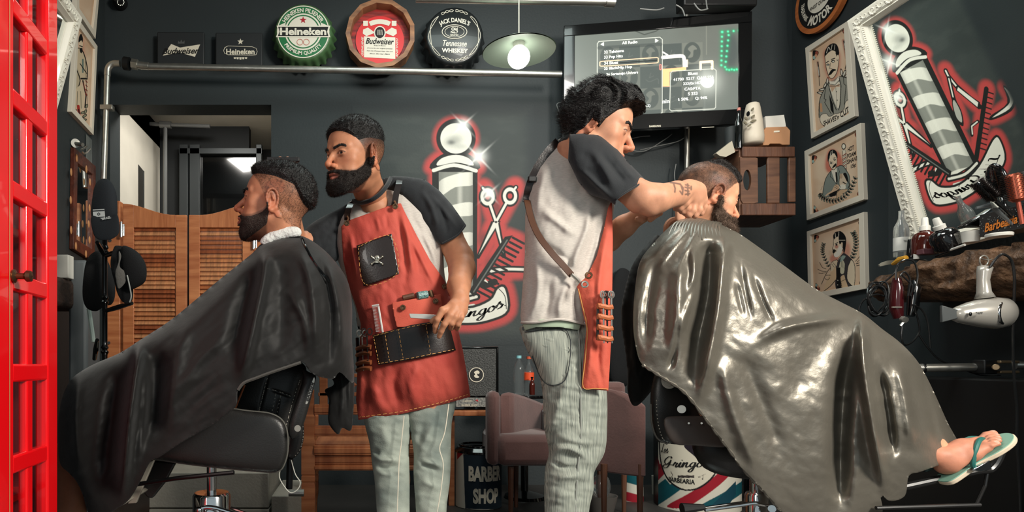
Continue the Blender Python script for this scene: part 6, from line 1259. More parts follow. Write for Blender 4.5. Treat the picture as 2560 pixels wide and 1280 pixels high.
mb = MB(PM(1160, 1002, Yd + .041)); text(mb, 'Custom', T(.02, .0, 0), w=.055, bold=.01, shear=.3); text(mb, 'BARBER SHOP', T(.035, -.028, 0), w=.1, bold=.01); mb.build('lettering', M_cream, t, smooth=False)
mb = MB(); mb.pp([(1222, 1001), (1230, 999), (1231, 1006), (1224, 1008)], Yd + .041, .002); mb.pp([(1188, 1001), (1194, 998), (1196, 1004)], Yd + .041, .002); mb.build('red_mark', mat('sign_red'), t)

# side table with bottles
Yt = 4.25; c0 = P(1300, 988, Yt); t = thing('side_table', 'small round black table behind the brown armchair', 'table', (c0.x, c0.y + .1, 0))
MB(T(c0.x + .05, Yt + .08, c0.z)).lathe([(.001, -.02), (.17, -.02), (.175, -.01), (.17, 0), (.001, 0)], n=36).build('table_top', M_gloss, t); MB(T(c0.x + .05, Yt + .08, 0)).lathe([(.001, 0), (.14, 0), (.13, .02), (.025, .05), (.025, c0.z - .02), (.001, c0.z - .02)], n=24).build('pedestal', M_gloss, t)
t, c0, H, r = bottle('water_bottle', 'clear ribbed plastic water bottle with pale blue cap on the side table', 1297, 987, Yt, 98, 14, M_clear, mat('pale_blue_cap', (140, 200, 208), rough=.4), [(.001, 0), (.9, 0), (1, .03), (.96, .1), (1, .14), (.95, .2), (1, .25), (.9, .31), (.94, .37), (1, .42), (.95, .48), (1, .54), (1, .62), (.9, .72), (.6, .82), (.36, .88), (.36, .93), (.001, .93)])
t, c0, H, r = bottle('soda_bottle', 'plastic soda bottle with an orange label on the side table', 1322, 987, Yt + .02, 96, 12.5, M_clear, mat('orange_cap', (200, 90, 60)))
MB(T(*c0)).lathe([(r * 1.03, H * .38), (r * 1.03, H * .58)], n=28).build('label', mat('orange_label', (232, 84, 42), rough=.5), t, angle=180)
bottle('small_amber_bottle', 'tiny dark amber bottle in front of the soda bottle', 1330, 987, Yt - .06, 45, 7, mat('amber_plastic'), M_gloss)

# armchairs
M_vel = mat('brown_velvet', (98, 68, 64), rough=.85, sheen=.4, var=.25, vscale=5, bump=.15, bscale=90)
def blk(name, px0, px1, py0, py1, Y0, Y1, m_, t, bev=.03):
    A = P(px0, py0, Y0); B = P(px1, py1, Y0); return MB().box(((A.x + B.x) / 2, (Y0 + Y1) / 2, (A.z + B.z) / 2), (B.x - A.x, Y1 - Y0, A.z - B.z)).build(name, m_, t, bevel=bev)
def side_panel(name, prof, Ya, Yb, dx, t):
    """upholstered wall following a top line; prof = [(px, top)...] with depth going from Ya to Yb"""
    mb = MB(); n_ = len(prof); vs = []
    for i, (x, yt, yb_) in enumerate(prof):
        Yq = Ya + (Yb - Ya) * i / (n_ - 1); a_ = P(x, yt, Yq); b_ = P(x, yb_, Yq); vs += [(a_.x, Yq, a_.z), (a_.x + dx, Yq + .03, a_.z), (b_.x + dx, Yq + .03, b_.z), (b_.x, Yq, b_.z)]
    fs = [(i * 4 + j, i * 4 + (j + 1) % 4, i * 4 + 4 + (j + 1) % 4, i * 4 + 4 + j) for i in range(n_ - 1) for j in range(4)] + [(3, 2, 1, 0), tuple((n_ - 1) * 4 + j for j in range(4))]
    mb.add(vs, fs); o = mb.build(name, M_vel, t, bevel=.025); return o
t = thing('brown_armchair', 'brown velvet armchair with its seat showing left of the barber in jeans', 'armchair', (P(1310, 0, 3.8).x, 3.8, 0), 'brown velvet armchairs')
blk('arm', 1221, 1254, 978, 1166, 3.6, 3.72, M_vel, t, .035); side_panel('curved_side', [(1246, 979, 1160), (1280, 988, 1150), (1315, 1001, 1140), (1350, 1016, 1120)], 3.68, 4.15, .09, t)
blk('seat_cushion', 1246, 1412, 1088, 1167, 3.58, 4.1, M_vel, t, .04); blk('backrest', 1340, 1425, 1010, 1140, 4.05, 4.16, M_vel, t, .035); blk('far_arm', 1408, 1432, 1030, 1165, 3.62, 4.1, M_vel, t, .03)
for px in (1277, 1415): MB().tube([P(px, 1166, 3.66), (P(px, 0, 3.66).x, 3.66, 0)], [.018, .012], 10).build('leg', M_dwood, t)
for px in (1290, 1405): MB().tube([P(px, 1150, 4.05), (P(px, 0, 4.05).x, 4.05, 0)], [.018, .012], 10).build('leg', M_dwood, t)
t = thing('brown_armchair', 'brown velvet armchair showing its side panel right of the barber in jeans', 'armchair', (P(1560, 0, 3.5).x, 3.6, 0), 'brown velvet armchairs')
side_panel('side_panel', [(1500, 968, 1176), (1530, 972, 1182), (1560, 978, 1186), (1590, 992, 1190), (1616, 1014, 1193)], 3.50, 3.30, -.05, t); blk('backrest', 1500, 1568, 955, 1100, 3.62, 3.72, M_vel, t, .03); blk('seat_cushion', 1478, 1560, 1100, 1165, 3.5, 3.95, M_vel, t, .03)
for px, Yl in ((1510, 3.45), (1600, 3.33), (1500, 3.9), (1560, 3.9)): MB().tube([P(px, 1160, Yl), (P(px, 0, Yl).x, Yl, 0)], [.018, .012], 10).build('leg', M_dwood, t)

# bins and drum
def rolled(px0, px1, py0, py1, Yc_, res, scale, offs, paint, a0=-1.5, a1=1.5, base=(206, 202, 188)):
    c = P((px0 + px1) / 2, py1, Yc_); r = (px1 - px0) / 2 / F * Yc_; z0 = c.z; z1 = P(0, py0, Yc_).z
    def fn(u, v): an = a0 + (a1 - a0) * u; return np.stack([c.x + (r + .002) * np.sin(an), Yc_ - (r + .002) * np.cos(an), z1 + (z0 - z1) * v], 1)
    def cf(U, V):
        w = fn(U.ravel(), V.ravel()); X = (w[:, 0] / w[:, 1] * F + CX - offs[0]) * scale; Y = (CY - (w[:, 2] - CAMZ) / w[:, 1] * F - offs[1]) * scale; cv = Canvas(X.reshape(U.shape), Y.reshape(U.shape), base); cv.aa = 2; paint(cv); return cv.c
    return c, r, z0, z1, fn, cf
def bin_(name, label, args, lidm, nx=240, ny=200, cat='bin'):
    c, r, z0, z1, fn, cf = args; z0b = 0.0; t = thing(name, label, cat, (c.x, c.y, 0))
    MB(T(c.x, c.y, 0)).lathe([(.001, z0b), (r * .98, z0b), (r, z0b + .01), (r, z1), (r * .97, z1 + .006), (.001, z1 + .012)], n=48).build('body', lidm, t); painted('wrap', fn, nx, ny, cf, M_print, t); return t, c, r, z1
def pbin(c):
    for k in range(-1, 8): c.fill([(1150, 900 + 0), (1150, 900), (1150, 900)], (0, 0, 0), 0)
    for k in range(8): o = -60 + 115 * k; c.fill([(1140, o + 90), (1260, o - 30), (1260, o + 20), (1140, o + 145)], (168, 40, 46) if k % 2 else (226, 218, 200), 1)
    c.fill([(1185, 850), (1500, 838), (1500, 1262), (1200, 1256)], (38, 50, 60))
args = rolled(1139, 1252, 1124, 1262, 4.1, 1, 2.977, (760, 850), pbin); args = args[:5] + (args[5],)
t, c, r, z1 = bin_('barber_shop_bin', 'dark cylindrical bin with striped wrap and BARBER SHOP lettering', args, M_black, 200, 120)
def cyltext(t, s_, xoff, z, w, h, c, r, m_, bold=.05, arc=None, shear=0, name='lettering', rot=0):
    mb = MB(); text(mb, s_, R('Z', rot), w=w, h=h, bold=bold, arc=arc, shear=shear); V = np.array(mb.v); an = (V[:, 0] + xoff) / r; rr = r + .0045
    mb.v = np.stack([c.x + rr * np.sin(an), c.y - rr * np.cos(an), z + V[:, 1]], 1).tolist(); return mb.build(name, m_, t, smooth=False)
cyltext(t, 'BARBER', .028, P(0, 1182, 4.0).z, .225, .095, c, r, M_cream); cyltext(t, 'SHOP', .028, P(0, 1237, 4.0).z, .17, .095, c, r, M_cream)
MB(T(c.x, c.y, z1)).lathe([(.001, .02), (r * .9, .02), (r * 1.03, .0), (r * 1.03, -.012)], n=40).tube([(r * .8 * math.cos(a_), r * .8 * math.sin(a_), .03) for a_ in np.linspace(0, 6.28, 30)[:-1]], .008, 6, True).build('lid', M_gloss, t)
def pdrum(c):
    for k, col in ((0, (150, 30, 44)), (1, (18, 78, 88)), (-1, (18, 78, 88)), (-2, (150, 30, 44))):
        o = k * 560; c.fill(SP([(320 + o, 1175), (700 + o, 960), (1100 + o, 700), (1470 + o, 330), (1480 + o, 520), (1200 + o, 830), (700 + o, 1180), (500 + o, 1220)], 4, True), col)
    c.fill([(80, 800), (150, 830), (290, 720), (400, 850), (220, 990), (80, 1080)], (18, 82, 92)); c.fill([(80, 380), (160, 330), (215, 550), (140, 600), (80, 640)], (110, 24, 34)); c.fill([(1060, 1180), (1480, 760), (1480, 990), (1370, 1150), (1250, 1200)], (20, 62, 76))
    u = SP([(175, -200), (180, 130), (215, 480), (330, 740), (520, 890), (700, 925), (900, 870), (1100, 700), (1200, 480), (1240, 250), (1240, -200)], 5); c.fill(u, (30, 26, 30))
    u = SP([(196, -200), (200, 130), (235, 470), (345, 720), (530, 865), (700, 898), (880, 845), (1080, 680), (1175, 470), (1220, 250), (1220, -200)], 5); c.fill(u, (212, 206, 188))
    c.fill(SP([(600, 140), (640, 220), (760, 320), (900, 440), (960, 380), (980, 260), (1080, 220), (1200, 240), (1240, 60), (900, 0), (600, 0)], 2, True), (40, 34, 42)); c.ell(888, 178, 30, 30, (214, 208, 192))
    c.line([(385, 600), (415, 660), (378, 722)], 10, (60, 50, 46)); c.fill([(500, 660), (780, 662), (780, 705), (500, 705)], (50, 44, 44)); c.line([(505, 668), (775, 670)], 8, (130, 122, 112)); c.line([(975, 640), (850, 690), (880, 700)], 5, (60, 50, 46)); c.line([(930, 620), (925, 730)], 5, (60, 50, 46)); c.ell(917, 725, 12, 14, (60, 50, 46)).ell(855, 690, 12, 10, (60, 50, 46))
args = rolled(1643, 1838, 1040, 1264, 4.1, 1, 6.7375, (1620, 1090), pdrum)
t, c, r, z1 = bin_('striped_drum', 'large round drum with red, white and green stripes and Los Gringos Barbearia lettering', args, M_black, 300, 170, 'drum')
for s_, px, py, w, h, sh_, bd in (('~Los', 380, 265, 180, 150, 0, .01), ('~Gringos', 680, 500, 800, 270, 0, .02), ('BARBEARIA', 650, 785, 430, 80, 0, .02)):
    u = 1 / 6.7375 / F * (4.1 - r); x = ((1620 + px / 6.7375) - CX) / F * (4.1 - r * .95) - c.x; cyltext(t, s_, r * math.asin(max(-.95, min(.95, x / r))), P(0, 1090 + py / 6.7375, 4.1 - r * .95).z, w * u, h * u, c, r, M_blkink, bd, shear=sh_, rot=6 if s_ == '~Gringos' else 0)
def psm(c):
    for k in range(-1, 3): c.fill([(1555, 1180 + k * 46), (1610, 1195 + k * 46), (1610, 1218 + k * 46), (1555, 1203 + k * 46)], (18, 82, 92) if k % 2 == 0 else (150, 30, 44))
args = rolled(1560, 1606, 1150, 1262, 4.25, 1, 1, (0, 0), psm); bin_('small_striped_bin', 'small white bin with a green diagonal stripe under the right armchair', args, M_black, 60, 80)
MB(T(*P(1650, 1262, 4.45))).lathe([(.001, 0), (.05, 0), (.055, .2), (.001, .2)], n=24).build('pale_canister', mat('pale_canister', (170, 168, 158), rough=.5), label='pale canister in the shadow between the small bin and the drum', cat='canister')
c0 = P(1503, 1262, 3.9); MB(T(c0.x, c0.y, 0)).lathe([(.001, 0), (.07, 0), (.095, c0.z + .06), (.09, c0.z + .06), (.001, .02)], n=28).build('grey_bowl', mat('grey_bowl', (90, 86, 82), rough=.5), label='grey bowl on the floor behind the barber in jeans', cat='bowl')
MB(T(c0.x, c0.y, .03)).sphere((0, 0, .13), (.055, .055, .08)).build('crumpled_plastic', mat('clear_plastic'), label='crumpled clear plastic in the grey bowl', cat='plastic')
MB(T(P(1878, 0, 4.3).x, 4.3, 0)).lathe([(.001, 0), (.045, 0), (.045, .12), (.018, .19), (.018, .25), (.001, .25)], n=20).build('dark_spray_bottle', mat('dark_plastic'), label='dark bottle with pale print behind the right chair pump', cat='bottle')

# ================================================================ barber chairs
M_lea = mat('black_leather', (33, 32, 31), rough=.38, bump=.08, bscale=260, spec=.5); M_rod = mat('black_rod', (22, 22, 23), rough=.3, metal=.5); M_thr = mat('pale_thread', (196, 190, 176), rough=.8)
def stitches(t, lines, gap=.011, r=.0012):
    mb = MB()
    for L in lines:
        L = [Vector(p) for p in SP([tuple(p) for p in L], 6)]; acc = 0
        for a_, b_ in zip(L[:-1], L[1:]):
            d = (b_ - a_).length; s = 0
            while s < d:
                if (acc + s) % gap < gap * .55: e = min(s + gap * .3, d); mb.tube([a_.lerp(b_, s / d), a_.lerp(b_, e / d)], r, 4)
                s += gap * .5
            acc += d
    return mb.build('stitching', M_thr, t)
t = thing('barber_chair', 'black leather barber chair on a chrome pump under the left client', 'barber chair', (P(530, 0, 1.92).x, 1.92, 0))
pa_, o = puffpart([(380, 1140), (388, 1085), (440, 1035), (540, 1020), (620, 1028), (680, 1036), (712, 1062), (719, 1118), (710, 1160), (692, 1178), (640, 1177), (500, 1163), (410, 1150)], 1.79, .9, 'near_armrest', M_lea, t, q=3, step=3, cap=.03)
MB().tube([tuple(P(x, y, 1.79)) for x, y in pa_.o], .0035, 6, True).build('armrest_piping', mat('grey_piping', (92, 90, 84), rough=.4), t)
pb_, o = puffpart([(560, 1060), (580, 960), (640, 880), (700, 885), (752, 905), (766, 930), (748, 985), (728, 1075), (715, 1125), (640, 1120)], 1.93, .8, 'backrest', M_lea, t, q=3, step=3, cap=.055, ridges=[([(672, 930), (645, 1040)], 3, -.006), ([(672, 972), (735, 994)], 3, -.006), ([(700, 990), (685, 1050)], 3, -.006)])
def onp(pf, pts, off=.0015): return [tuple(P(x, y, pf.Y0 - pf.height(np.array([x]), np.array([y]))[0] - off)) for x, y in pts]
stitches(t, [onp(pb_, [(671, 935), (658, 985), (646, 1034)]), onp(pb_, [(668, 971), (700, 980), (732, 993)]), onp(pb_, [(690, 984), (679, 1034)]), onp(pb_, [(702, 989), (691, 1038)]), onp(pb_, [(750, 950), (735, 993), (716, 1062)])])
MB().tube(onp(pb_, [(612, 962), (586, 1026)]), .003, 6).build('orange_piping', mat('orange_piping', (176, 96, 58)), t)
ps_, o = puffpart([(757, 922), (772, 930), (789, 938), (786, 962), (762, 1052), (742, 1092), (724, 1092), (722, 1060), (740, 1000), (756, 950)], 1.80, .8, 'side_bolster', M_lea, t, cap=.05)
q_ = [(786, 944), (781, 952), (765, 1003), (765, 1010), (770, 1006), (780, 975), (786, 955)]; mb = MB(); mb.pp(SP(q_, 3, True), ps_.Y0 - .052, .004); mb.build('badge', mat('badge_silver', (190, 186, 176), rough=.3, metal=.6), t)
mb = MB(PM(775, 978, ps_.Y0 - .0545, 71)); text(mb, 'BARBER', Matrix(), w=.055, bold=.03); mb.build('badge_lettering', M_blkink, t, smooth=False)
MB().cyl(P(744, 1071, 1.745), P(744, 1071, 1.74), .009).build('stud', mat('grey_lid'), t)
pf_, o = puffpart([(716, 1060), (750, 1045), (758, 1052), (760, 1090), (752, 1125), (738, 1143), (722, 1146), (712, 1130)], 2.15, .8, 'far_armrest', M_lea, t, cap=.03)
stitches(t, [[tuple(P(x, y, 2.115)) for x, y in [(757, 1056), (758, 1092), (750, 1124), (736, 1142)]]])
puffpart([(400, 1120), (500, 1105), (640, 1100), (700, 1120), (700, 1150), (600, 1160), (420, 1150)], 1.93, 1, 'seat', M_lea, t, q=3, step=4, cap=.2)
c0 = P(529, 1163, 1.92); MB(T(c0.x, 1.92, 0)).lathe([(.014, P(0, 1232, 1.92).z), (.0145, c0.z + .02)], n=24).build('piston', M_chrome, t, angle=180)
zt = P(0, 1229, 1.92).z; MB(T(c0.x, 1.92, 0)).lathe([(.001, zt), (.05, zt - .002), (.0555, zt - .01), (.0555, .06), (.1, .05), (.28, .03), (.3, .0)], n=48).build('pump_base', M_chrome, t, angle=40)
MB().tube(SP([tuple(P(x, y, 1.84)) for x, y in [(498, 1275), (512, 1268), (540, 1270), (580, 1282), (610, 1292)]], 5), .006, 10).sphere(P(498, 1275, 1.84), .011).tube([P(578, 1270, 1.86), P(625, 1288, 1.84)], .005, 8).build('pump_lever', M_chrome, t)
MB().tube([P(335, 1212, 1.75), P(440, 1196, 1.72), P(585, 1181, 1.7)], .006, 8).build('linkage_rod', M_rod, t)
mb = MB(); mb.pp([(374, 1154), (386, 1150), (340, 1258), (318, 1260), (345, 1205)], 1.78, .012); mb.build('footrest_arm', mat('pale_metal', (150, 144, 132), rough=.4, metal=.4), t, bevel=.002)
mb = MB(); mb.pp([(290, 1272), (312, 1246), (322, 1252), (316, 1258)], 1.74, .16); mb.build('footrest_plate', mat('pale_metal'), t, bevel=.002)
mb = MB(); mb.pp([(372, 1152), (438, 1158), (412, 1206), (380, 1246), (368, 1244), (345, 1215)], 1.9, .02); mb.build('leg_board', M_lea, t, bevel=.004)
MB().tube([P(725, 1146, 2.15), P(723, 1222, 2.15)], .011, 10).build('far_arm_post', M_rod, t)
cord('dangling_wire', [[(706, 1160), (698, 1190), (712, 1218), (728, 1232), (745, 1222), (750, 1205), (738, 1185), (728, 1150)]], 2.1, .0018, mat('pale_cord'), 'thin pale wire looping under the black barber chair')
MB().tube([P(722, 1232, 3.1), P(760, 1232, 3.1)], .018, 10).build('floor_pipe', M_steel, label='short steel pipe near the floor left of the bench leg', cat='pipe')

t = thing('barber_chair', 'black barber chair with round badge under the right client', 'barber chair', (P(1892, 0, 2.05).x, 2.05, 0))
p2, o = puffpart([(1626, 1010), (1632, 950), (1655, 900), (1720, 920), (1800, 1010), (1835, 1100), (1815, 1115), (1660, 1108), (1638, 1085)], 2.15, .8, 'backrest', M_lea, t, q=3, step=3, cap=.06)
puffpart([(1660, 1050), (1700, 1040), (1790, 1045), (1812, 1080), (1820, 1116), (1740, 1114), (1680, 1106)], 1.98, .5, 'armrest_board', mat('brown_leatherette', (62, 54, 50), rough=.5), t, cap=.015)
mb = MB(); mb.cyl(P(1704, 1023, 2.07), P(1704, 1023, 2.06), .013); mb.build('silver_stud', M_steel, t); mb = MB(PM(1673, 952, 2.085)); ring2(mb, .018, .026, 0); disc(mb, .0175, -.001); mb.build('badge', mat('badge_white', (200, 196, 186)), t)
mb = MB(); [mb.cyl(P(x, 1058, 1.96), P(x, 1058, 1.952), .003) for x in (1722, 1754)]; mb.build('rivet', M_steel, t)
stitches(t, [[tuple(P(x, y, 2.085)) for x, y in [(1641, 1000), (1644, 1050), (1656, 1095), (1676, 1108)]]]); MB().tube([tuple(P(x, y, 2.12)) for x, y in SP([(1627, 1010), (1630, 1060), (1643, 1095), (1668, 1110)], 4)], .003, 6).build('edge_piping', mat('grey_piping'), t)
puffpart([(1740, 1080), (1900, 1060), (2050, 1070), (2100, 1120), (2060, 1180), (1900, 1200), (1760, 1170)], 2.1, 1, 'seat', M_lea, t, q=4, step=5, cap=.2)
c0 = P(1892, 1229, 2.05); MB(T(c0.x, 2.05, 0)).lathe([(.001, c0.z), (.03, c0.z - .003), (.034, c0.z - .012), (.034, .06), (.1, .05), (.28, .03), (.3, 0)], n=40).build('pump_base', M_chrome, t, angle=40); MB(T(c0.x, 2.05, 0)).lathe([(.02, c0.z - .01), (.02, .66)], n=20).build('piston', M_chrome, t)
MB().tube([tuple(P(x, y, 1.95)) for x, y in SP([(1762, 1275), (1850, 1263), (1890, 1258), (1925, 1266), (1930, 1272)], 4)], .006, 10).tube([P(1762, 1270, 1.96), P(1860, 1256, 1.98)], .005, 8).cyl(P(1930, 1272, 1.97), P(1930, 1272, 1.93), .011).build('pump_lever', M_chrome, t)
mb = MB(); mb.tube([P(1705, 1272, 1.95), P(1760, 1268, 1.95)], [.018, .009], 10); mb.build('lever_grip', M_black, t)
MB().tube(SP([tuple(P(x, y, 2.0)) for x, y in [(2490, 1090), (2505, 1120), (2480, 1170), (2430, 1180), (2200, 1230)]], 4), .012, 10).tube([P(2190, 1270, 1.9), P(2450, 1262, 1.9)], .006, 8).tube([P(2470, 1170, 2.0), P(2462, 1215, 2.0), P(2440, 1262, 1.95)], .005, 8).build('footrest_bar', mat('dark_metal', (70, 70, 70), rough=.3, metal=.8), t)
mb = MB(); mb.pp([(2430, 1176), (2475, 1150), (2480, 1174), (2450, 1180)], 1.93, .1); mb.build('footrest_plate', M_chrome, t, bevel=.002)
# ================================================================ people
M_skin = mat('skin', attr=True, rough=.5, spec=.35, var=.06, vscale=60, bump=.05, bscale=350)
_sk = M_skin.node_tree.nodes['Principled BSDF'].inputs; _sk['Subsurface Weight'].default_value = .12; _sk['Subsurface Radius'].default_value = (.01, .004, .002)
M_hair = mat('black_hair', (15, 13, 12), rough=.38, spec=.5, bump=.5, bscale=300); M_beard = mat('dark_beard', (30, 22, 18), rough=.6, bump=.6, bscale=320); M_bbeard = mat('brown_beard', (92, 72, 58), rough=.6, bump=.6, bscale=320)

def fuzz(mb, V, N, n, L, w, rng, down=.0, fwd=None, keep=None, inner=None):
    """single hairs standing on a surface"""
    if inner is not None: V, N = V[inner], N[inner]
    idx = rng.integers(0, len(V), n)
    if keep is not None: idx = idx[keep(V[idx])]
    P0 = V[idx]; D = N[idx] + rng.normal(size=P0.shape) * .45; D[:, 2] -= down
    if fwd is not None: D = D + np.array(fwd)
    D /= np.linalg.norm(D, axis=1, keepdims=True); S_ = np.cross(D, rng.normal(size=P0.shape)); S_ /= np.linalg.norm(S_, axis=1, keepdims=True); l = (L * (.5 + rng.random(len(P0))))[:, None]
    A = P0 - S_ * w / 2 - D * .001; B = P0 + S_ * w / 2 - D * .001; T_ = P0 + D * l; n0 = len(A); VV = np.stack([A, B, T_], 1).reshape(-1, 3)
    mb.addnp(VV, [(3 * i, 3 * i + 1, 3 * i + 2) for i in range(n0)])

def head(parent, pos, f, up=(0, 0, 1), sc=1.0, skin=(196, 132, 92), style='short', beard='full', eye_open=.0048, gaze=(0, 1, 0), neck=None, hairm=None, beardm=None, seed=1):
    f = Vector(f).normalized(); u = Vector(up); x = f.cross(u).normalized(); u = x.cross(f); M = frame(pos, x * sc, f * sc, u * sc); rng = np.random.default_rng(seed)
    h = .0017; s = SDF((-.12, -.19, -.28), (.12, .15, .17), h)
    s.ell((0, -.014, .046), (.076, .096, .084), .01); s.ell((0, .02, .035), (.068, .072, .075), .02); s.ell((0, .03, -.03), (.060, .062, .075), .02)
    for q in (-1, 1):
        s.cap((q * .054, .0, -.045), (q * .024, .066, -.088), .016, .016, .022); s.ell((q * .043, .054, -.010), (.020, .018, .022), .022); s.cap((q * .012, .088, .029), (q * .048, .066, .03), .0085, .007, .012)
        s.ell((q * .033, .096, .010), (.017, .014, .0125), .010, True); s.ell((q * .036, .055, -.05), (.022, .024, .03), .015)
    s.ell((0, .068, -.095), (.022, .02, .018), .018); s.cap((0, .086, .02), (0, .1135, -.019), .0065, .0095, .010); s.ell((0, .112, -.023), (.0102, .010, .0088), .006)
    s.ell((0, .085, -.052), (.027, .014, .022), .014)
    for q in (-1, 1): s.ell((q * .0125, .101, -.027), (.0075, .0105, .0078), .005)
    for q in (-1, 1): s.ell((q * .0065, .103, -.0345), (.0038, .006, .004), .003, True)
    s.chain([(-.024, .087, -.0555), (-.009, .0985, -.0505), (0, .0995, -.052), (.009, .0985, -.0505), (.024, .087, -.0555)], [.003, .0052, .0048, .0052, .003], .004)
    s.chain([(-.021, .088, -.0585), (0, .0975, -.0635), (.021, .088, -.0585)], [.0035, .0072, .0035], .004)
    s.chain([(-.024, .094, -.0565), (0, .105, -.0572), (.024, .094, -.0565)], [.0016, .002, .0016], .002, True); s.cap((-.018, .096, -.0745), (.018, .096, -.0745), .004, .004, .006, True)
    for q in (-1, 1):      # lids and opening
        s.ell((q * .031, .0745, .011), (.0142, .0142, .0135), .004); s.ell((q * .0315, .090, .0105), (.0135, .008, eye_open), .0016, True)
    for q in (-1, 1):      # ears
        E = Matrix.Rotation(q * math.radians(-24), 4, 'Z') @ Matrix.Rotation(math.radians(-10), 4, 'X'); c = Vector((q * .078, -.006, .002))
        W = lambda a, b, d: tuple(c + E @ Vector((q * d, a, b)))
        s.ell(W(0, .002, .001), (.0045, .017, .029), .004, M=E); ring = [W(.017 * math.cos(t), .006 + .027 * math.sin(t), .006) for t in np.linspace(-.9, 3.7, 12)]; s.chain(ring, [.0032] * 12, .003); s.chain([ring[-1], W(-.01, -.02, .004), W(.004, -.028, .003), W(.012, -.02, .002)], [.0035, .0045, .0055, .003], .004)
        s.ell(W(.003, -.002, .007), (.006, .0085, .012), .003, True, M=E); s.cap(W(-.004, .002, .006), W(.002, .018, .006), .0025, .0025, .003); s.ell(W(.013, -.002, .004), (.004, .004, .006), .003)
    nk = np.array(M.inverted() @ Vector(neck)); s.cap((0, -.032, -.05), nk, .052, .054, .03)
    for q in (-1, 1): s.cap((q * .056, -.03, -.035), nk + [q * .02, .035, .01], .012, .012, .03)
    D0 = s.D.copy(); V, Q = s.mesh(); N = vnormals(V, Q)
    m = (D0 < .04) & (D0 > -.03); I = np.nonzero(m); xx, yy, zz_ = s.ax[0][I[0]], s.ax[1][I[1]], s.ax[2][I[2]]
    yb = np.array([-.14, -.085, -.05, -.022, -.012, .012, .022, .045, .062, .08, .1]); zb = np.array([-.055, -.06, -.05, -.015, .01, -.005, .02, .052, .068, .084, .088])
    zh = lambda y: np.interp(y, yb, zb)
    def hairth(x, y, z):
        on = ss(-.004, .006, z - zh(y)); n = fbm(x * 90, y * 90, z * 90, 2); n2 = fbm(x * 30, y * 30, z * 30, 2)
        if style == 'short': top = ss(.035, .115, z + .25 * np.maximum(y, 0)); return np.where(on > .02, on * (-.0022 + .0135 * top) + .004 * n * top, -.01)
        if style == 'flat':
            low = np.interp(y, [-.12, -.09, -.06, .0, .09], [.0, .015, .06, .074, .082]); top = ss(-.004, .022, z - low); carve = 0
            return np.where(on > .02, on * (-.0012 + carve + top * (.012 + .008 * ss(.02, .09, y) * ss(.07, .1, z))) + top * .003 * n, -.01)
        if style == 'quiff':
            top = ss(.045, .09, z); wave = np.sin(y * 90 + 9 * vnoise(x * 25, y * 12, z * 12) + z * 50) * .006 + .006 * fbm(x * 120, y * 22, z * 40, 2)
            q_ = ss(.03, .085, y) * ss(.055, .09, z); sd_ = ss(-.05, .03, z); return np.where(on > .02, on * (.0005 + .004 * sd_ + .015 * top * ss(-.13, -.01, y) + .020 * q_) + wave * (.15 + .85 * top) * on, -.01)
        if style == 'slick':
            strip = ss(.052, .03, np.abs(x)) * ss(.05, .08, z) * ss(-.05, .01, y); return np.where(on > .02, on * (-.0006 + .014 * strip) + .004 * n * strip + .003 * np.sin(x * 420 + 3 * n2) * strip, -.01)
    Dh = np.full(D0.shape, .05, np.float32); Dh[I] = D0[I] - hairth(xx, yy, zz_)
    # eyebrows join the hair mesh
    by = lambda ax: .0262 + .0075 * ss(.010, .038, ax) - .006 * ss(.038, .054, ax); ax = np.abs(xx); bm = ss(.0058, .0028, np.abs(zz_ - by(ax))) * ss(.009, .014, ax) * ss(.055, .047, ax) * (yy > .042)
    Dh[I] = np.minimum(Dh[I], D0[I] + .004 - .0065 * bm - .001 * vnoise(xx * 400, yy * 400, zz_ * 400) * bm)
    outer = lambda V_: D0[tuple(np.clip(np.rint((V_[:, i] - s.lo[i]) / h).astype(int), 0, D0.shape[i] - 1) for i in range(3))] > .0012
    def trim(V_, Q_): ok = D0[tuple(np.clip(np.rint((V_[:, i] - s.lo[i]) / h).astype(int), 0, D0.shape[i] - 1) for i in range(3))] > -.004; return Q_[ok[Q_].all(1)]
    Vh, Qh = s.mesh(Dh); Nh = vnormals(Vh, Qh); oh = outer(Vh); Qh = trim(Vh, Qh); A = np.array(M)[:3, :3]; tr = lambda V_: V_ @ A.T + np.array(pos); mb = MB(); mb.addnp(tr(Vh), Qh.tolist())
    up_ = lambda v: (v[:, 2] > .05) | (v[:, 1] < .0)
    if style in ('short', 'flat'): fuzz(mb, tr(Vh), (Nh @ A.T) / sc, 9000, .006, .0009, rng, inner=oh)
    if style == 'quiff': fuzz(mb, tr(Vh), (Nh @ A.T) / sc, 9000, .012, .0012, rng, 0, tuple((-f * 2.5)), inner=oh)
    if style == 'slick': fuzz(mb, tr(Vh), (Nh @ A.T) / sc, 9000, .005, .0008, rng, 0, tuple(-f * .8), inner=oh)
    hz0 = (V[:, 2] > zh(V[:, 1]) + .002) & (np.abs(V[:, 0]) < .0785); Rn = np.random.default_rng(seed + 50)
    if style != 'quiff': fuzz(mb, tr(V), (N @ A.T) / sc, 26000, .0022, .0007, Rn, .8, inner=hz0)
    mb.build('hair', hairm or M_hair, parent, angle=180)
    # beard
    if beard:
        b = np.interp(yy, [-.01, .004, .02, .05, .072, .1], [.01, -.002, -.026, -.043, -.046, -.034]); lo = np.interp(yy, [-.01, .03, .07, .11], [-.062, -.095, -.118, -.13])
        on = ss(.0, -.010, zz_ - b) * ss(.0, .012, zz_ - lo) * ss(-.006, .004, yy); lip = (np.abs(xx) < .0225) & (zz_ > -.0685) & (zz_ < -.0475) & (yy > .07); n = fbm(xx * 110, yy * 110, zz_ * 110, 2)
        lp = ss(.0, .35, np.sqrt((xx / .0245) ** 2 + ((zz_ + .0578) / .0095) ** 2) - 1) ; lp = np.where(yy > .07, np.clip(lp, 0, 1), 1)
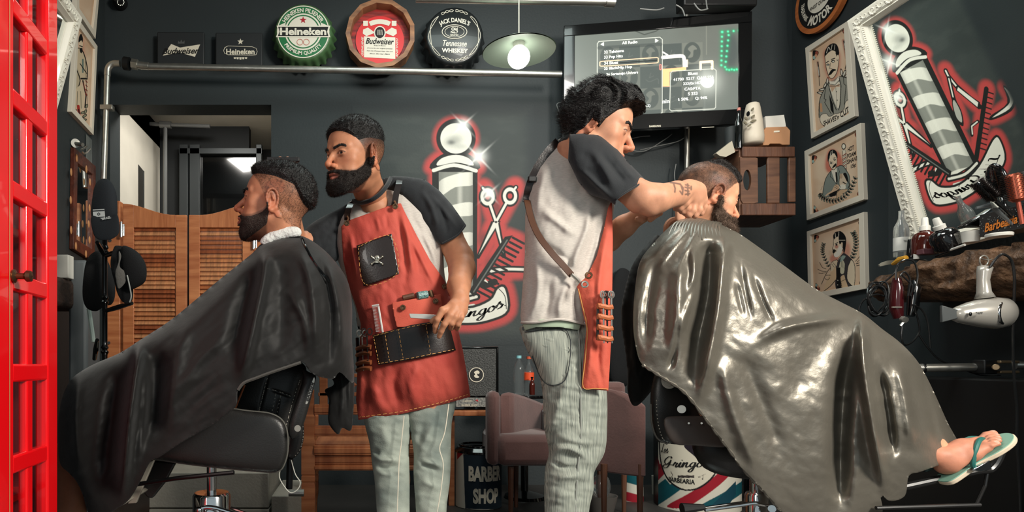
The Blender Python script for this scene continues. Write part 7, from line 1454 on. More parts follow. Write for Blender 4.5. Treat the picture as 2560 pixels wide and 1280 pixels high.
        chin = ss(.03, .08, yy) * ss(-.06, -.09, zz_); T0 = {'full': (.0065, .010), 'stubble': (.0022, .003), 'long': (.011, .020)}[beard]
        th = on * lp * (T0[0] + T0[1] * chin) + on * lp * n * (.003 if beard != 'stubble' else .0008) - .0012
        Db = np.full(D0.shape, .05, np.float32); Db[I] = D0[I] - np.where(on * lp > .04, th, -.01); Vb, Qb = s.mesh(Db); Nb = vnormals(Vb, Qb); ob = outer(Vb); mb = MB(); mb.addnp(tr(Vb), trim(Vb, Qb).tolist())
        fuzz(mb, tr(Vb), (Nb @ A.T) / sc, 7000 if beard != 'stubble' else 3500, {'full': .006, 'stubble': .003, 'long': .009}[beard], .0008, rng, .5, inner=ob); mb.build('beard', beardm or M_beard, parent, angle=180)
    # pigment
    X, Y, Z = V.T; c = np.ones((len(V), 3)) * lin(skin); n = fbm(X * 40, Y * 40, Z * 40, 3)[:, None]; c = c * (1 + .18 * n)
    def mixc(a, col): nonlocal c; c = c * (1 - a[:, None]) + lin(col) * a[:, None]
    red = tuple(int(v * k) for v, k in zip(skin, (1.0, .78, .72))); mixc(.5 * np.exp(-((Y - .11) ** 2 + (Z + .022) ** 2) / .0003), red); mixc(.45 * (np.abs(X) > .074), red); mixc(.3 * np.exp(-((np.abs(X) - .045) ** 2 + (Z + .015) ** 2) / .0003) * (Y > .04), red)
    lipm = ss(.0235, .02, np.abs(X)) * ss(-.0695, -.066, Z) * ss(-.0465, -.0495, Z) * (Y > .084); mixc(.75 * lipm, (150, 78, 70)); mixc(ss(.0, .0012, -np.abs(Z + .0572) + .0018) * (Y > .088) * (np.abs(X) < .024), (70, 34, 32))
    st = np.interp(Y, yb, zb); hz = ss(-.004, .006, Z - st); dens = {'short': .30 + .60 * ss(-.01, .06, Z + .25 * np.maximum(Y, 0)), 'flat': .25 + .25 * ss(0, .06, Z) + .28 * ss(.1, .0, np.abs(fbm(X * 80 + 9, Y * 80, Z * 80, 2))), 'quiff': 1 + 0 * Z, 'slick': .55 + .35 * ss(-.02, .07, Z) * (.8 + .6 * fbm(X * 70, Y * 70, Z * 70, 2))}[style]; mixc(np.clip(hz * dens, 0, .95), (38, 30, 26))
    if beard: b = np.interp(Y, [-.01, .004, .02, .05, .072, .1], [.014, .002, -.02, -.038, -.042, -.032]); mixc(.7 * ss(0, -.008, Z - b) * ss(-.15, -.11, Z + .25 * (Y - .1) * -1 * 0) * ss(-.004, .006, Y) * (1 - lipm), (60, 42, 34))
    mixc(.45 * np.exp(-((np.abs(X) - .031) ** 2 / .0002 + (Z - .0) ** 2 / .00006)) * (Y > .06), (120, 74, 56))
    mixc(.8 * (np.abs((np.hypot((np.abs(X) - .0315) / .0128, (Z - .0105) / max(eye_open + .0006, .002))) - 1) < .14) * (Y > .075) * (Z > .0095), (34, 22, 20))
    # eyeballs
    eyes = []
    for q in (-1, 1):
        g = Vector(gaze).normalized(); mbe = MB(); mbe.sphere((0, 0, 0), .0122, n=36, m=24); Ve = np.array(mbe.v); d = Ve @ np.array(g) / .0122; ce = np.ones((len(Ve), 3)) * lin((216, 206, 196)); ce[d > .86] = lin((52, 30, 20)); ce[d > .955] = lin((8, 8, 8)); Ve = Ve + [q * .031, .0738, .011]; eyes.append((Ve, mbe.f, ce))
    return tr(V), Q, c, [(tr(Ve), Fe, ce) for Ve, Fe, ce in eyes], M

def limb(chains, h=.003, k=.008, skin=(196, 132, 92), col=None, ells=()):
    pts = np.array([p for ch in chains for p in ch[0]]); rr = max(max(ch[1]) for ch in chains); s = SDF(pts.min(0) - rr - .02, pts.max(0) + rr + .02, h)
    for ch in chains: s.chain([tuple(p) for p in ch[0]], ch[1], ch[2] if len(ch) > 2 else k)
    for e in ells: s.ell(*e)
    V, Q = s.mesh(); c = np.ones((len(V), 3)) * lin(skin) * (1 + .14 * fbm(V[:, 0] * 30, V[:, 1] * 30, V[:, 2] * 30, 3))[:, None]
    if col is not None: c = col(V, c)
    return V, Q, c
def bodymesh(parent, parts, eyes):
    mb = MB(); cs = []
    for V, Q, c in parts: mb.addnp(V, Q.tolist()); cs.append(c)
    for V, Fs, c in eyes: mb.addnp(V, Fs); cs.append(c)
    return mb.build('body', M_skin, parent, colors=np.concatenate(cs), angle=180)
def PV(x, y, Y): return tuple(P(x, y, Y))
def nails(V, c, tips, r=.006):
    for t_ in tips: d = np.linalg.norm(V - np.array(t_), axis=1); a = (.5 * (d < r))[:, None]; c = c * (1 - a) + lin((226, 176, 150)) * a
    return c

def cloth(pf, cut, m, t, name, step=3, off=0., ridges=(), wr=None, bs=1.0, closed=True, sm=True, th=.003, angle=180):
    a_, b_, Q, x, y = pf.sheet(cut, step, off=off, ridges=ridges, wr=wr, backscale=bs, smooth=sm); mb = MB()
    (solid(mb, a_, b_, Q) if closed else thin(mb, a_, Q, th)); return mb.build(name, m, t, angle=angle)
def onsurf(pf, pts, off=.004): return [tuple(P(x, y, float(pf.centre(x, y) - pf.height(np.array([float(x)]), np.array([float(y)]))[0] - off))) for x, y in pts]
def wrk(sx, sy, amp, ang=0., z=3.1, o=3):
    ca, sa = math.cos(math.radians(ang)), math.sin(math.radians(ang)); return lambda x, y: amp * fbm((x * ca + y * sa) / sx, (-x * sa + y * ca) / sy, x * 0 + z, o)

M_grey = mat('heather_grey_jersey', (194, 187, 179), rough=.9, var=.12, vscale=90, stretch=(1, 1, 6), bump=.1, bscale=300); M_blkj = mat('black_jersey', (27, 31, 35), rough=.85, sheen=.2, bump=.1, bscale=260)
M_jean = mat('washed_denim', (98, 110, 106), rough=.85, c2=(176, 183, 170), vscale=6, bump=.15, bscale=300, detail=5); M_jean2 = mat('striped_washed_denim', (94, 102, 98), rough=.85, c2=(182, 186, 172), vscale=22, stretch=(30, 1, .6), bump=.2, bscale=120, detail=5)
M_apr = mat('red_canvas', (196, 86, 70), rough=.75, c2=(172, 62, 52), vscale=6, bump=.12, bscale=260); M_apr2 = mat('orange_red_canvas', (212, 100, 78), rough=.75, c2=(190, 78, 60), vscale=6, bump=.12, bscale=260)
M_leath = mat('dark_brown_leather', (34, 24, 21), rough=.3, coat=.2, bump=.06, bscale=200); M_tan = mat('tan_leather', (150, 84, 50), rough=.45, c2=(110, 58, 36), vscale=20); M_brs = mat('aged_brass'); M_ythr = mat('yellow_thread', (206, 150, 84), rough=.8); M_tooth = mat('pearl_white', (220, 218, 214), rough=.3)

# ---------------------------------------------------------------- bearded barber
SK1 = (188, 130, 98)
t = thing('person', 'bearded barber in a red canvas apron with one hand on his tools, looking left', 'person', (P(1010, 0, 2.25).x, 2.25, 0))
hp = P(888, 401, 2.08); V1 = head(t, hp, (-.75, -.64, -.12), (.05, 0, 1), 1.0, SK1, 'short', 'full', .0052, (-.35, .93, -.05), P(936, 505, 2.25), seed=3)
Vh1, Qh1, ch1, ey1, _ = V1
tors = limb([([PV(940, 520, 2.22), PV(975, 600, 2.28), PV(1010, 760, 2.28)], [.055, .08, .09]), ([PV(890, 570, 2.28), PV(1070, 530, 2.28)], [.04, .04]), ([PV(975, 800, 2.27), PV(985, 1200, 2.27), (P(985, 0, 2.27).x, 2.29, .1)], [.08, .05, .035]), ([PV(1060, 800, 2.27), PV(1080, 1200, 2.27), (P(1080, 0, 2.27).x, 2.29, .1)], [.08, .05, .035])], .008, .03, SK1)
tips = [PV(1089, 829, 2.0), PV(1098, 842, 2.0)]
A1 = limb([([PV(1070, 510, 2.26), PV(1122, 590, 2.24), PV(1150, 645, 2.2), PV(1155, 672, 2.17), PV(1147, 715, 2.1), PV(1150, 752, 2.045)], [.042, .046, .045, .044, .037, .027]),
           ([PV(1150, 750, 2.045), PV(1134, 772, 2.02), PV(1124, 786, 2.01)], [.026, .024, .02], .012), ([PV(1150, 752, 2.045), PV(1150, 775, 2.03), PV(1146, 792, 2.02)], [.024, .022, .018], .012),
           ([PV(1122, 770, 2.01), PV(1106, 776, 2.0), PV(1093, 799, 2.0), PV(1089, 815, 2.01), PV(1088, 829, 2.02)], [.014, .0115, .0098, .0088, .0078], .004), ([PV(1134, 776, 2.005), PV(1125, 788, 1.995), PV(1111, 811, 1.995), PV(1103, 828, 2.005), PV(1098, 841, 2.015)], [.014, .0118, .0098, .0088, .0078], .004),
           ([PV(1144, 780, 2.005), PV(1138, 792, 1.995), PV(1129, 808, 1.995), PV(1128, 819, 2.02), PV(1134, 815, 2.04)], [.013, .0112, .0098, .009, .008], .004), ([PV(1152, 780, 2.01), PV(1152, 794, 2.0), PV(1145, 811, 2.005), PV(1143, 820, 2.03), PV(1147, 815, 2.045)], [.012, .0105, .009, .0085, .0078], .004),
           ([PV(1130, 770, 2.04), PV(1105, 786, 2.05), PV(1088, 798, 2.05), PV(1080, 803, 2.045)], [.014, .012, .0098, .0085], .005)], .0022, .012, SK1, col=lambda V, c: nails(V, c, tips, .0055))
tp2 = [PV(684, 398, 1.96), PV(742, 398, 1.96)]
A2 = limb([([PV(880, 565, 2.27), PV(800, 600, 2.25), PV(738, 606, 2.2), PV(722, 520, 2.08), PV(716, 450, 2.0), PV(716, 425, 1.99)], [.035, .035, .038, .034, .027, .026]), ([PV(716, 425, 1.99), PV(706, 412, 1.985)], [.026, .022]),
           ([PV(704, 412, 1.985), PV(690, 403, 1.98), PV(684, 399, 1.965)], [.014, .01, .0085], .004), ([PV(708, 410, 1.985), PV(702, 401, 1.985), PV(700, 398, 1.97)], [.014, .01, .0085], .004), ([PV(716, 410, 1.985), PV(718, 401, 1.985), PV(719, 398, 1.97)], [.014, .01, .0085], .004), ([PV(724, 412, 1.985), PV(736, 402, 1.98), PV(742, 399, 1.965)], [.014, .01, .0085], .004)], .003, .01, SK1)
bodymesh(t, [(Vh1, Qh1, ch1), tors, A1, A2], ey1)
PB = Puff([(912, 492), (876, 503), (854, 529), (832, 575), (828, 605), (848, 660), (868, 715), (888, 770), (900, 820), (896, 880), (892, 950), (890, 1010), (895, 1052), (1000, 1046), (1090, 1022), (1176, 994), (1172, 940), (1158, 870), (1140, 810), (1124, 750), (1112, 690), (1108, 620), (1112, 560), (1090, 500), (1045, 460), (990, 446), (950, 460)], 2.27, .85, cap=.15)
shirt_cut = [(908, 498), (876, 503), (854, 529), (832, 575), (828, 605), (848, 660), (868, 715), (888, 770), (900, 830), (960, 860), (1100, 840), (1128, 770), (1112, 690), (1108, 620), (1104, 590), (1060, 540), (1004, 486), (963, 462), (944, 480), (925, 497)]
cloth(PB, shirt_cut, M_grey, t, 'shirt', 3, .0, [([(1040, 560), (1085, 640), (1100, 700)], 7, .008), ([(1060, 560), (1100, 650)], 5, -.006), ([(1020, 520), (1060, 600), (1085, 680)], 6, -.006), ([(842, 580), (860, 650), (880, 720)], 6, .006), ([(905, 512), (935, 540), (960, 520)], 5, .004)], wrk(22, 60, .006, -25))
PS1 = Puff([(958, 446), (985, 440), (1020, 442), (1060, 448), (1098, 476), (1130, 512), (1166, 560), (1196, 610), (1170, 640), (1130, 652), (1100, 625), (1085, 600), (1047, 545), (1004, 492), (960, 470)], 2.22, .9, cap=.085, q=3)
cloth(PS1, [(958, 446), (985, 440), (1020, 442), (1060, 448), (1098, 476), (1130, 512), (1165, 562), (1140, 590), (1104, 612), (1085, 600), (1047, 545), (1004, 492), (960, 470)], M_blkj, t, 'sleeve', 3, .004, [([(1050, 470), (1080, 520), (1095, 580)], 7, .010), ([(1090, 500), (1110, 545), (1120, 590)], 6, -.007), ([(1070, 480), (1120, 540), (1145, 575)], 6, .006)], wrk(16, 40, .006, 35), sm=False)
MB().tube(onsurf(PS1, SP([(1106, 609), (1125, 599), (1145, 587), (1163, 564)], 4), .004), .0035, 6).build('sleeve_hem', M_blkj, t)
PS2 = Puff([(886, 500), (850, 520), (800, 545), (765, 570), (735, 606), (760, 645), (810, 652), (845, 650), (845, 600), (850, 560), (865, 530)], 2.235, .9, cap=.07, q=3); cloth(PS2, PS2.o, M_blkj, t, 'sleeve', 3, .0, (), wrk(14, 30, .008, 40), sm=False)
MB().tube([PV(x, y, Y) for x, y, Y in SP([(976, 446, 2.17), (967, 464, 2.12), (950, 485, 2.10), (926, 501, 2.115), (902, 507, 2.165), (884, 502, 2.22)], 5)], .0075, 10).build('collar', M_blkj, t)
# apron
apr = [(853, 566), (872, 551), (925, 532), (985, 510), (1002, 508), (1012, 530), (1040, 585), (1075, 650), (1112, 702), (1128, 742), (1140, 800), (1158, 880), (1170, 950), (1176, 992), (1090, 1016), (1000, 1036), (896, 1050), (890, 1000), (893, 930), (899, 860), (902, 810), (888, 760), (872, 715), (858, 650)]
rdg = [([(870, 560), (885, 640), (895, 720)], 7, .010), ([(1000, 520), (1020, 600), (1035, 700)], 8, .014, .3), ([(990, 530), (1010, 620), (1015, 720)], 6, -.009), ([(1010, 560), (1050, 640), (1090, 720)], 6, .009), ([(930, 960), (945, 1000), (960, 1040)], 14, .010, .3), ([(1050, 900), (1030, 960), (1040, 1030)], 14, .012, .3), ([(1000, 900), (985, 960), (1000, 1035)], 12, -.012, .3), ([(1120, 890), (1140, 960), (1150, 1000)], 12, -.009, .3), ([(905, 900), (915, 960), (912, 1040)], 10, -.008, .3), ([(940, 540), (950, 580)], 5, .005), ([(965, 530), (968, 575)], 5, -.005)]
cloth(PB, apr, M_apr, t, 'apron', 3, .014, rdg, wrk(28, 60, .008, -15, 9.), closed=False, sm=False, th=.004)
def hem(pf, pts, off, m, nm, r=.0011, gap=.009): mb = MB(); L = [Vector(p) for p in onsurf(pf, SP(pts, 8), off)]; [mb.tube([a, a.lerp(b, .6)], r, 4) for i, (a, b) in enumerate(zip(L[:-1], L[1:]))]; return mb.build(nm, m, t)
def panel(cut, off, m, nm, th=.004, pf=PB, step=3, rd=()): return cloth(pf, cut, m, t, nm, step, off, rd, None, closed=False, sm=False, th=th)
hem(PB, [(897, 1043), (1000, 1029), (1090, 1009), (1172, 986)], .026, M_ythr, 'hem_stitching')
panel([(891, 614), (979, 584), (998, 685), (909, 716)], .030, M_leath, 'leather_patch')
hem(PB, [(896, 617), (976, 590), (993, 682), (912, 710), (896, 617)], .036, M_ythr, 'patch_stitching')
mb = MB(); c0 = Vector(onsurf(PB, [(942, 650)], .037)[0]); mb.sphere(c0 + Vector((0, 0, .006)), (.0095, .004, .010), n=14, m=9).box(c0 + Vector((0, 0, -.006)), (.010, .006, .008))
for s_ in (-1, 1): mb.tube([c0 + Vector((s_ * .018, -.001, -.013)), c0 + Vector((-s_ * .018, -.001, .010))], .0028, 6); [mb.sphere(c0 + Vector((a * .018, -.001, b)), .0042, n=8, m=6) for a in (-1, 1) for b in (-.014, .011)]
mb.build('skull_badge', mat('silver_badge', (190, 186, 172), rough=.3, metal=.8), t); mb = MB(); [mb.sphere(c0 + Vector((s_ * .0038, -.004, .006)), .0024, n=8, m=5) for s_ in (-1, 1)]; mb.build('skull_eye', M_blkink, t)
panel([(980, 757), (1102, 735), (1108, 790), (1100, 815), (992, 818), (985, 790)], .026, M_apr2, 'upper_pocket', .006)
panel([(931, 838), (1030, 812), (1120, 798), (1140, 876), (1040, 897), (945, 913)], .032, M_leath, 'leather_pocket', .006)
hem(PB, [(934, 840), (1030, 816), (1118, 802)], .042, M_ythr, 'pocket_stitching'); hem(PB, [(946, 909), (1040, 893), (1137, 873)], .042, M_ythr, 'pocket_stitching')
for a_, b_ in (((934, 842), (947, 908)), ((962, 832), (974, 904)), ((996, 824), (1008, 898)), ((1065, 812), (1077, 888))): hem(PB, [a_, b_], .042, M_ythr, 'pocket_stitching')
for x, y in ((1007, 769), (1089, 753), (1112, 716), (988, 516), (867, 558)): mb = MB(); c0 = onsurf(PB, [(x, y)], .036)[0]; mb.tube([(c0[0] + .0075 * math.cos(a), c0[1], c0[2] + .0075 * math.sin(a)) for a in np.linspace(0, 6.28, 16)[:-1]], .0026, 6, True); mb.cyl((c0[0], c0[1] + .002, c0[2]), (c0[0], c0[1] + .004, c0[2]), .006); mb.build('grommet', M_brs, t)
for pts in ([(986, 512, .026), (991, 482, .03), (997, 460, .06), (999, 449, .05), (1001, 446, -.05)], [(868, 550, .026), (868, 534, .03), (872, 520, .05), (877, 510, .04), (880, 505, -.05)]):
    mb = MB(); L = [Vector(onsurf(PB, [(x, y)], o)[0]) for x, y, o in pts]; w = Vector((.0105, 0, 0)); vs = []
    for p in L: vs += [p - w, p + w, p + w + Vector((0, .005, 0)), p - w + Vector((0, .005, 0))]
    mb.add([tuple(v) for v in vs], [(i * 4 + j, i * 4 + (j + 1) % 4, i * 4 + 4 + (j + 1) % 4, i * 4 + 4 + j) for i in range(len(L) - 1) for j in range(4)]); mb.build('strap', M_leath, t); MB().tube([L[0] + Vector((0, -.004, -.008)), L[0] + Vector((.004, -.006, .004)), L[0] + Vector((0, -.004, .012))], .0035, 8).build('strap_clip', M_brs, t)
# holster with shears
for y in (852, 868, 884, 906, 922)[1:]: MB().tube(onsurf(PB, SP([(894, y + 4), (905, y), (915, y - 2), (928, y)], 3), .028), .0085, 8).build('holster_loop', M_tan, t)
MB().tube([*onsurf(PB, [(893, 845), (896, 925)], .016)], .006, 8).build('holster_back', M_leath, t)
# jeans and shoes
def legs(outs, Y0, m, rds, t, cap=.1, ang=0): 
    for o, rd in zip(outs, rds): pf = Puff(o, Y0, .95, cap=cap); cloth(pf, pf.o, m, t, 'jeans_leg', 4, 0, rd, wrk(40, 16, .006, 15, 5.), sm=False)
legs([[(905, 1000), (912, 1060), (924, 1110), (930, 1160), (936, 1200), (942, 1280), (950, 1400), (945, 1545), (1030, 1545), (1026, 1400), (1024, 1280), (1024, 1200), (1022, 1120), (1020, 1000)],
      [(1016, 1000), (1026, 1080), (1034, 1130), (1034, 1190), (1040, 1280), (1045, 1400), (1045, 1545), (1125, 1545), (1118, 1400), (1116, 1280), (1125, 1200), (1127, 1120), (1129, 1060), (1132, 990)]], 2.26, M_jean,
     [[([(925, 1140), (960, 1150), (1000, 1148)], 6, .014), ([(935, 1162), (965, 1172), (1005, 1160)], 6, -.012), ([(930, 1125), (950, 1135)], 6, -.01), ([(940, 1180), (985, 1190)], 7, .010), ([(950, 1060), (975, 1120)], 12, .009)], [([(1036, 1165), (1070, 1155), (1110, 1168)], 6, .014), ([(1040, 1148), (1075, 1170), (1105, 1178)], 5, -.012), ([(1090, 1050), (1060, 1110), (1045, 1140)], 9, .010), ([(1060, 1050), (1045, 1110)], 9, -.009), ([(1050, 1200), (1090, 1215)], 9, .010)]], t)
for pts in ([(1010, 1040), (1003, 1110), (998, 1150), (996, 1200), (993, 1280)], [(1122, 1010), (1112, 1080), (1099, 1120), (1108, 1160), (1103, 1220), (1092, 1285)]): MB().tube([PV(x, y, 2.165) for x, y in SP(pts, 5)], .0018, 5).build('side_seam', M_cream, t)
for x in (985, 1085): MB().sphere((P(x, 0, 2.26).x - .01, 2.2, .045), (.05, .13, .045)).build('shoe', M_black, t)
# things he carries
def tool(name, label, cat, loc): return thing(name, label, cat, loc)
c0 = onsurf(PB, [(943, 800)], .024); tc_ = thing('white_comb', 'white fine-toothed comb tucked in the dark leather apron pocket', 'comb', c0[0]); MB().tube(onsurf(PB, [(946, 766), (957, 832)], .026), .0035, 6).build('spine', M_tooth, tc_)
mb = MB(); L0 = onsurf(PB, [(931, 768), (943, 768)], .024)
for k in range(22): y = 768 + k * 2.9; a_, b_ = onsurf(PB, [(931 + k * .42, y), (947 + k * .5, y - 2)], .024); mb.tube([a_, b_], .0009, 4)
mb.build('teeth', M_tooth, tc_); MB().tube(onsurf(PB, [(930, 765), (947, 762)], .024), .003, 6).build('end_tooth', M_tooth, tc_)
tc_ = thing('razor', 'silver metal blade held crosswise in the bearded barber\'s hand', 'razor', PV(1060, 790, 2.04)); mb = MB(); mb.pp([(1023, 784), (1060, 785), (1094, 787), (1092, 800), (1060, 797), (1026, 795)], 2.045, .004); mb.build('blade', mat('brushed_blade', (196, 194, 188), rough=.35, metal=.5), tc_, bevel=.001); MB().tube([PV(1090, 793, 2.045), PV(1125, 800, 2.06)], .006, 8).build('handle', M_black, tc_)
for nm, lab, x, y, hh_, m_, k in (('hair_scissors', 'steel scissors in the tan loops at the bearded barber\'s hip', 905, 842, 85, M_steel, 1), ('hair_scissors', 'dark-handled scissors behind the steel pair in the tan loops', 917, 838, 70, mat('dark_steel', (70, 66, 64), rough=.3, metal=.8), 0)):
    a_, b_ = onsurf(PB, [(x, y), (x + 4, y + hh_)], .036); tc_ = thing(nm, lab, 'scissors', b_, 'scissors in the hip loops'); A_, B_ = Vector(a_), Vector(b_)
    MB().tube([A_, B_], [.003, .0015], 6).build('blade', m_, tc_); mb = MB()
    for s_ in (-1, 1): mb.tube([(A_.x + s_ * .010 + .008 * math.cos(q), A_.y, A_.z + .012 + .011 * math.sin(q)) for q in np.linspace(0, 6.28, 14)[:-1]], .0022, 6, True)
    mb.build('finger_ring', m_, tc_)
for nm, lab, pts, r, m_ in (('wooden_comb', 'dark wooden comb in the upper apron pocket', [(1007, 745), (1035, 738)], .009, M_dwood), ('dotted_case', 'black case with pale dots in the upper apron pocket', [(1044, 740), (1068, 736)], .014, mat('dotted_case', (20, 40, 44), c2=(130, 180, 176), vscale=300, rough=.4)), ('bronze_clip', 'bronze toothed hair clip in the upper apron pocket', [(1075, 726), (1080, 742)], .008, M_brs)): L = onsurf(PB, pts, .024); MB().tube(L, r, 10).build(nm, m_, label=lab, cat='comb' if 'comb' in nm else 'case' if 'case' in nm else 'clip')
MB().box(P(708, 399, 1.955), (.1, .012, .014)).build('black_comb', M_black, label='black comb held on top of the left client\'s hair', cat='comb', bevel=.002)

# ---------------------------------------------------------------- left client
SK2 = (184, 126, 96)
t = thing('person', 'seated client facing left with patterned fade haircut under a black cape', 'person', (P(640, 0, 1.85).x, 1.85, 0))
pc = Vector(((679 - CX) / F * 1.78, 1.85, CAMZ + (912 - 503) / F * 1.78)); hv = head(t, pc, (-.978, .06, .17), (0, 0, 1), .96, SK2, 'flat', 'stubble', .0026, (0, .9, -.35), P(712, 618, 1.87), beardm=mat('stubble_hair', (44, 32, 26), rough=.7, bump=.5, bscale=300), seed=5)
bd = limb([([PV(712, 620, 1.88), PV(705, 700, 1.88), PV(660, 860, 1.88)], [.05, .06, .06]), ([PV(650, 860, 1.88), PV(560, 930, 1.88), PV(380, 905, 1.84), PV(320, 1180, 1.84)], [.05, .05, .045, .035]), ([PV(560, 940, 1.95), PV(262, 985, 1.95), PV(188, 1130, 1.93), PV(176, 1290, 1.9), PV(150, 1420, 1.88)], [.07, .055, .05, .04, .035]), ([PV(150, 1420, 1.88), PV(90, 1440, 1.88)], [.035, .03])], .006, .02, SK2)
bodymesh(t, [(hv[0], hv[1], hv[2]), bd], hv[3])
puffpart([(650, 606), (662, 588), (698, 571), (735, 566), (752, 574), (750, 590), (722, 594), (690, 602), (668, 613)], 1.81, .9, 'neck_strip', mat('tissue_white', (206, 208, 204), rough=.9, bump=.8, bscale=60), t, wr=wrk(10, 8, .006), cap=.05)
M_cape1 = mat('black_cape_cloth', (17, 16, 15), rough=.6, sheen=.15, spec=.3, bump=.06, bscale=60)
PC1 = Puff([(655, 608), (632, 632), (600, 658), (540, 706), (480, 757), (420, 805), (350, 850), (300, 882), (240, 908), (200, 930), (175, 952), (157, 990), (147, 1040), (145, 1100), (150, 1160), (180, 1260), (240, 1400), (420, 1380), (600, 1250), (740, 1130), (800, 1020), (850, 980), (884, 960), (880, 850), (880, 760), (868, 700), (835, 650), (795, 612), (755, 590), (720, 588), (690, 594)], 1.86, 1.35, cap=.25)
main = [(655, 608), (632, 632), (600, 658), (540, 706), (480, 757), (420, 805), (350, 850), (300, 882), (240, 908), (200, 930), (175, 952), (157, 990), (147, 1040), (145, 1100), (150, 1158), (172, 1182), (192, 1205), (208, 1240), (222, 1285), (250, 1300), (290, 1273), (322, 1250), (350, 1205), (376, 1154), (400, 1142), (445, 1112), (496, 1082), (540, 1056), (577, 1028), (592, 1010), (595, 975), (610, 957), (640, 945), (680, 930), (752, 906), (768, 920), (788, 938), (832, 947), (850, 930), (884, 955), (880, 850), (880, 760), (868, 700), (835, 650), (795, 612), (755, 590), (720, 588), (690, 594)]
r1 = [([(352, 850), (338, 940), (322, 1060), (305, 1250)], 16, .055, .12), ([(395, 860), (390, 980), (372, 1130)], 26, -.045, .25), ([(300, 905), (280, 1050), (262, 1240)], 24, -.035, .2), ([(365, 900), (360, 1040), (340, 1180)], 9, .012, .3), ([(668, 625), (652, 720), (630, 830), (600, 960)], 15, .040, .1), ([(640, 660), (610, 760), (575, 900)], 22, -.03, .2), ([(700, 640), (705, 740), (700, 880)], 22, -.022, .2), ([(745, 620), (780, 720), (790, 900)], 14, .022, .15), ([(720, 720), (760, 800), (772, 890)], 10, .012), ([(600, 700), (500, 800), (420, 900)], 16, .010), ([(590, 820), (500, 900), (440, 1000)], 14, .012), ([(560, 940), (500, 1000), (440, 1060)], 12, -.010), ([(470, 790), (440, 920), (420, 1080)], 18, .014, .2), ([(820, 660), (850, 780), (855, 900)], 12, .020, .2), ([(800, 640), (825, 760), (822, 930)], 9, -.018, .2), ([(200, 940), (190, 1040), (195, 1170)], 12, .014, .2)]
tcp = thing('barber_cape', 'black matte barber cape spread from the left client\'s neck over his knees', 'cape', (P(450, 0, 1.86).x, 1.86, P(0, 1280, 1.86).z))
cloth(PC1, main, M_cape1, tcp, 'cape', 4, 0, r1, lambda x, y: wrk(90, 34, .010, -40)(x, y) + wrk(22, 40, .0012, -30, 7.)(x, y))
PF = Puff([(790, 900), (815, 925), (835, 960), (812, 975), (822, 1000), (820, 1050), (830, 1072), (846, 1086), (856, 1070), (876, 1077), (882, 1048), (886, 960), (880, 850), (868, 800), (830, 840)], 1.95, .7, cap=.03, q=2); cloth(PF, PF.o, M_cape1, tcp, 'hanging_corner', 3, 0, [([(850, 900), (856, 1000), (850, 1070)], 6, .012), ([(872, 880), (874, 1040)], 5, .010)], wrk(12, 30, .006), sm=False)
E0 = [(595, 975), (610, 957), (640, 945), (680, 930), (752, 906)]; MB().tube(SP(onsurf(PC1, SP(E0, 6), -.002), 1), .0045, 6).build('hem', mat('grey_hem', (66, 64, 60), rough=.6), tcp)
MB().tube(onsurf(PC1, SP([(755, 596), (768, 625), (785, 655), (812, 690), (850, 735)], 8), .004), .0035, 6).build('neck_tie', mat('black_gloss'), tcp)
for pts in ([(660, 610), (690, 597), (720, 590), (752, 594)],): MB().tube(onsurf(PC1, SP(pts, 6), -.004), .006, 8).build('collar_edge', M_cape1, tcp)

# ---------------------------------------------------------------- barber in grey shirt, seen from the side
SK3 = (204, 148, 118)
t = thing('person', 'barber with wavy dark hair bending over the right client, strap crossing his grey shirt', 'person', (P(1420, 0, 1.97).x, 1.97, 0))
pc = Vector(((1507 - CX) / F * 1.86, 1.93, CAMZ + (912 - 308) / F * 1.86)); hv = head(t, pc, (.89, -.27, -.33), (0, 0, 1), 1.03, SK3, 'quiff', None, .0038, (.3, .8, -.5), P(1440, 372, 1.94), seed=8)
def tattoo(V, c):
    px = V[:, 0] / V[:, 1] * F + CX; py = CY - (V[:, 2] - CAMZ) / V[:, 1] * F; rt = np.random.default_rng(4); a = np.zeros(len(V))
    for q in ([(1684, 458), (1688, 472), (1687, 480)], [(1676, 456), (1700, 460), (1708, 470), (1706, 484)], [(1700, 478), (1706, 486)], [(1714, 462), (1722, 464)], [(1713, 468), (1724, 470)], [(1713, 476), (1722, 478)], [(1714, 486), (1724, 484)], [(1719, 460), (1720, 488)], [(1728, 466), (1728, 474)], [(1702, 462), (1706, 474)]): a = np.maximum(a, ss(3.2, 1.2, sdseg(px, py, q)))
    a = a * (V[:, 1] < 1.98) * .75; return c * (1 - a[:, None]) + lin((70, 62, 60)) * a[:, None]
bd = limb([([PV(1440, 375, 1.95), PV(1425, 480, 2.02), PV(1400, 780, 2.02)], [.05, .06, .06]), ([PV(1405, 800, 2.02), PV(1430, 1180, 2.02), (P(1420, 0, 2.02).x, 2.02, .1)], [.05, .04, .03])], .008, .03, SK3)
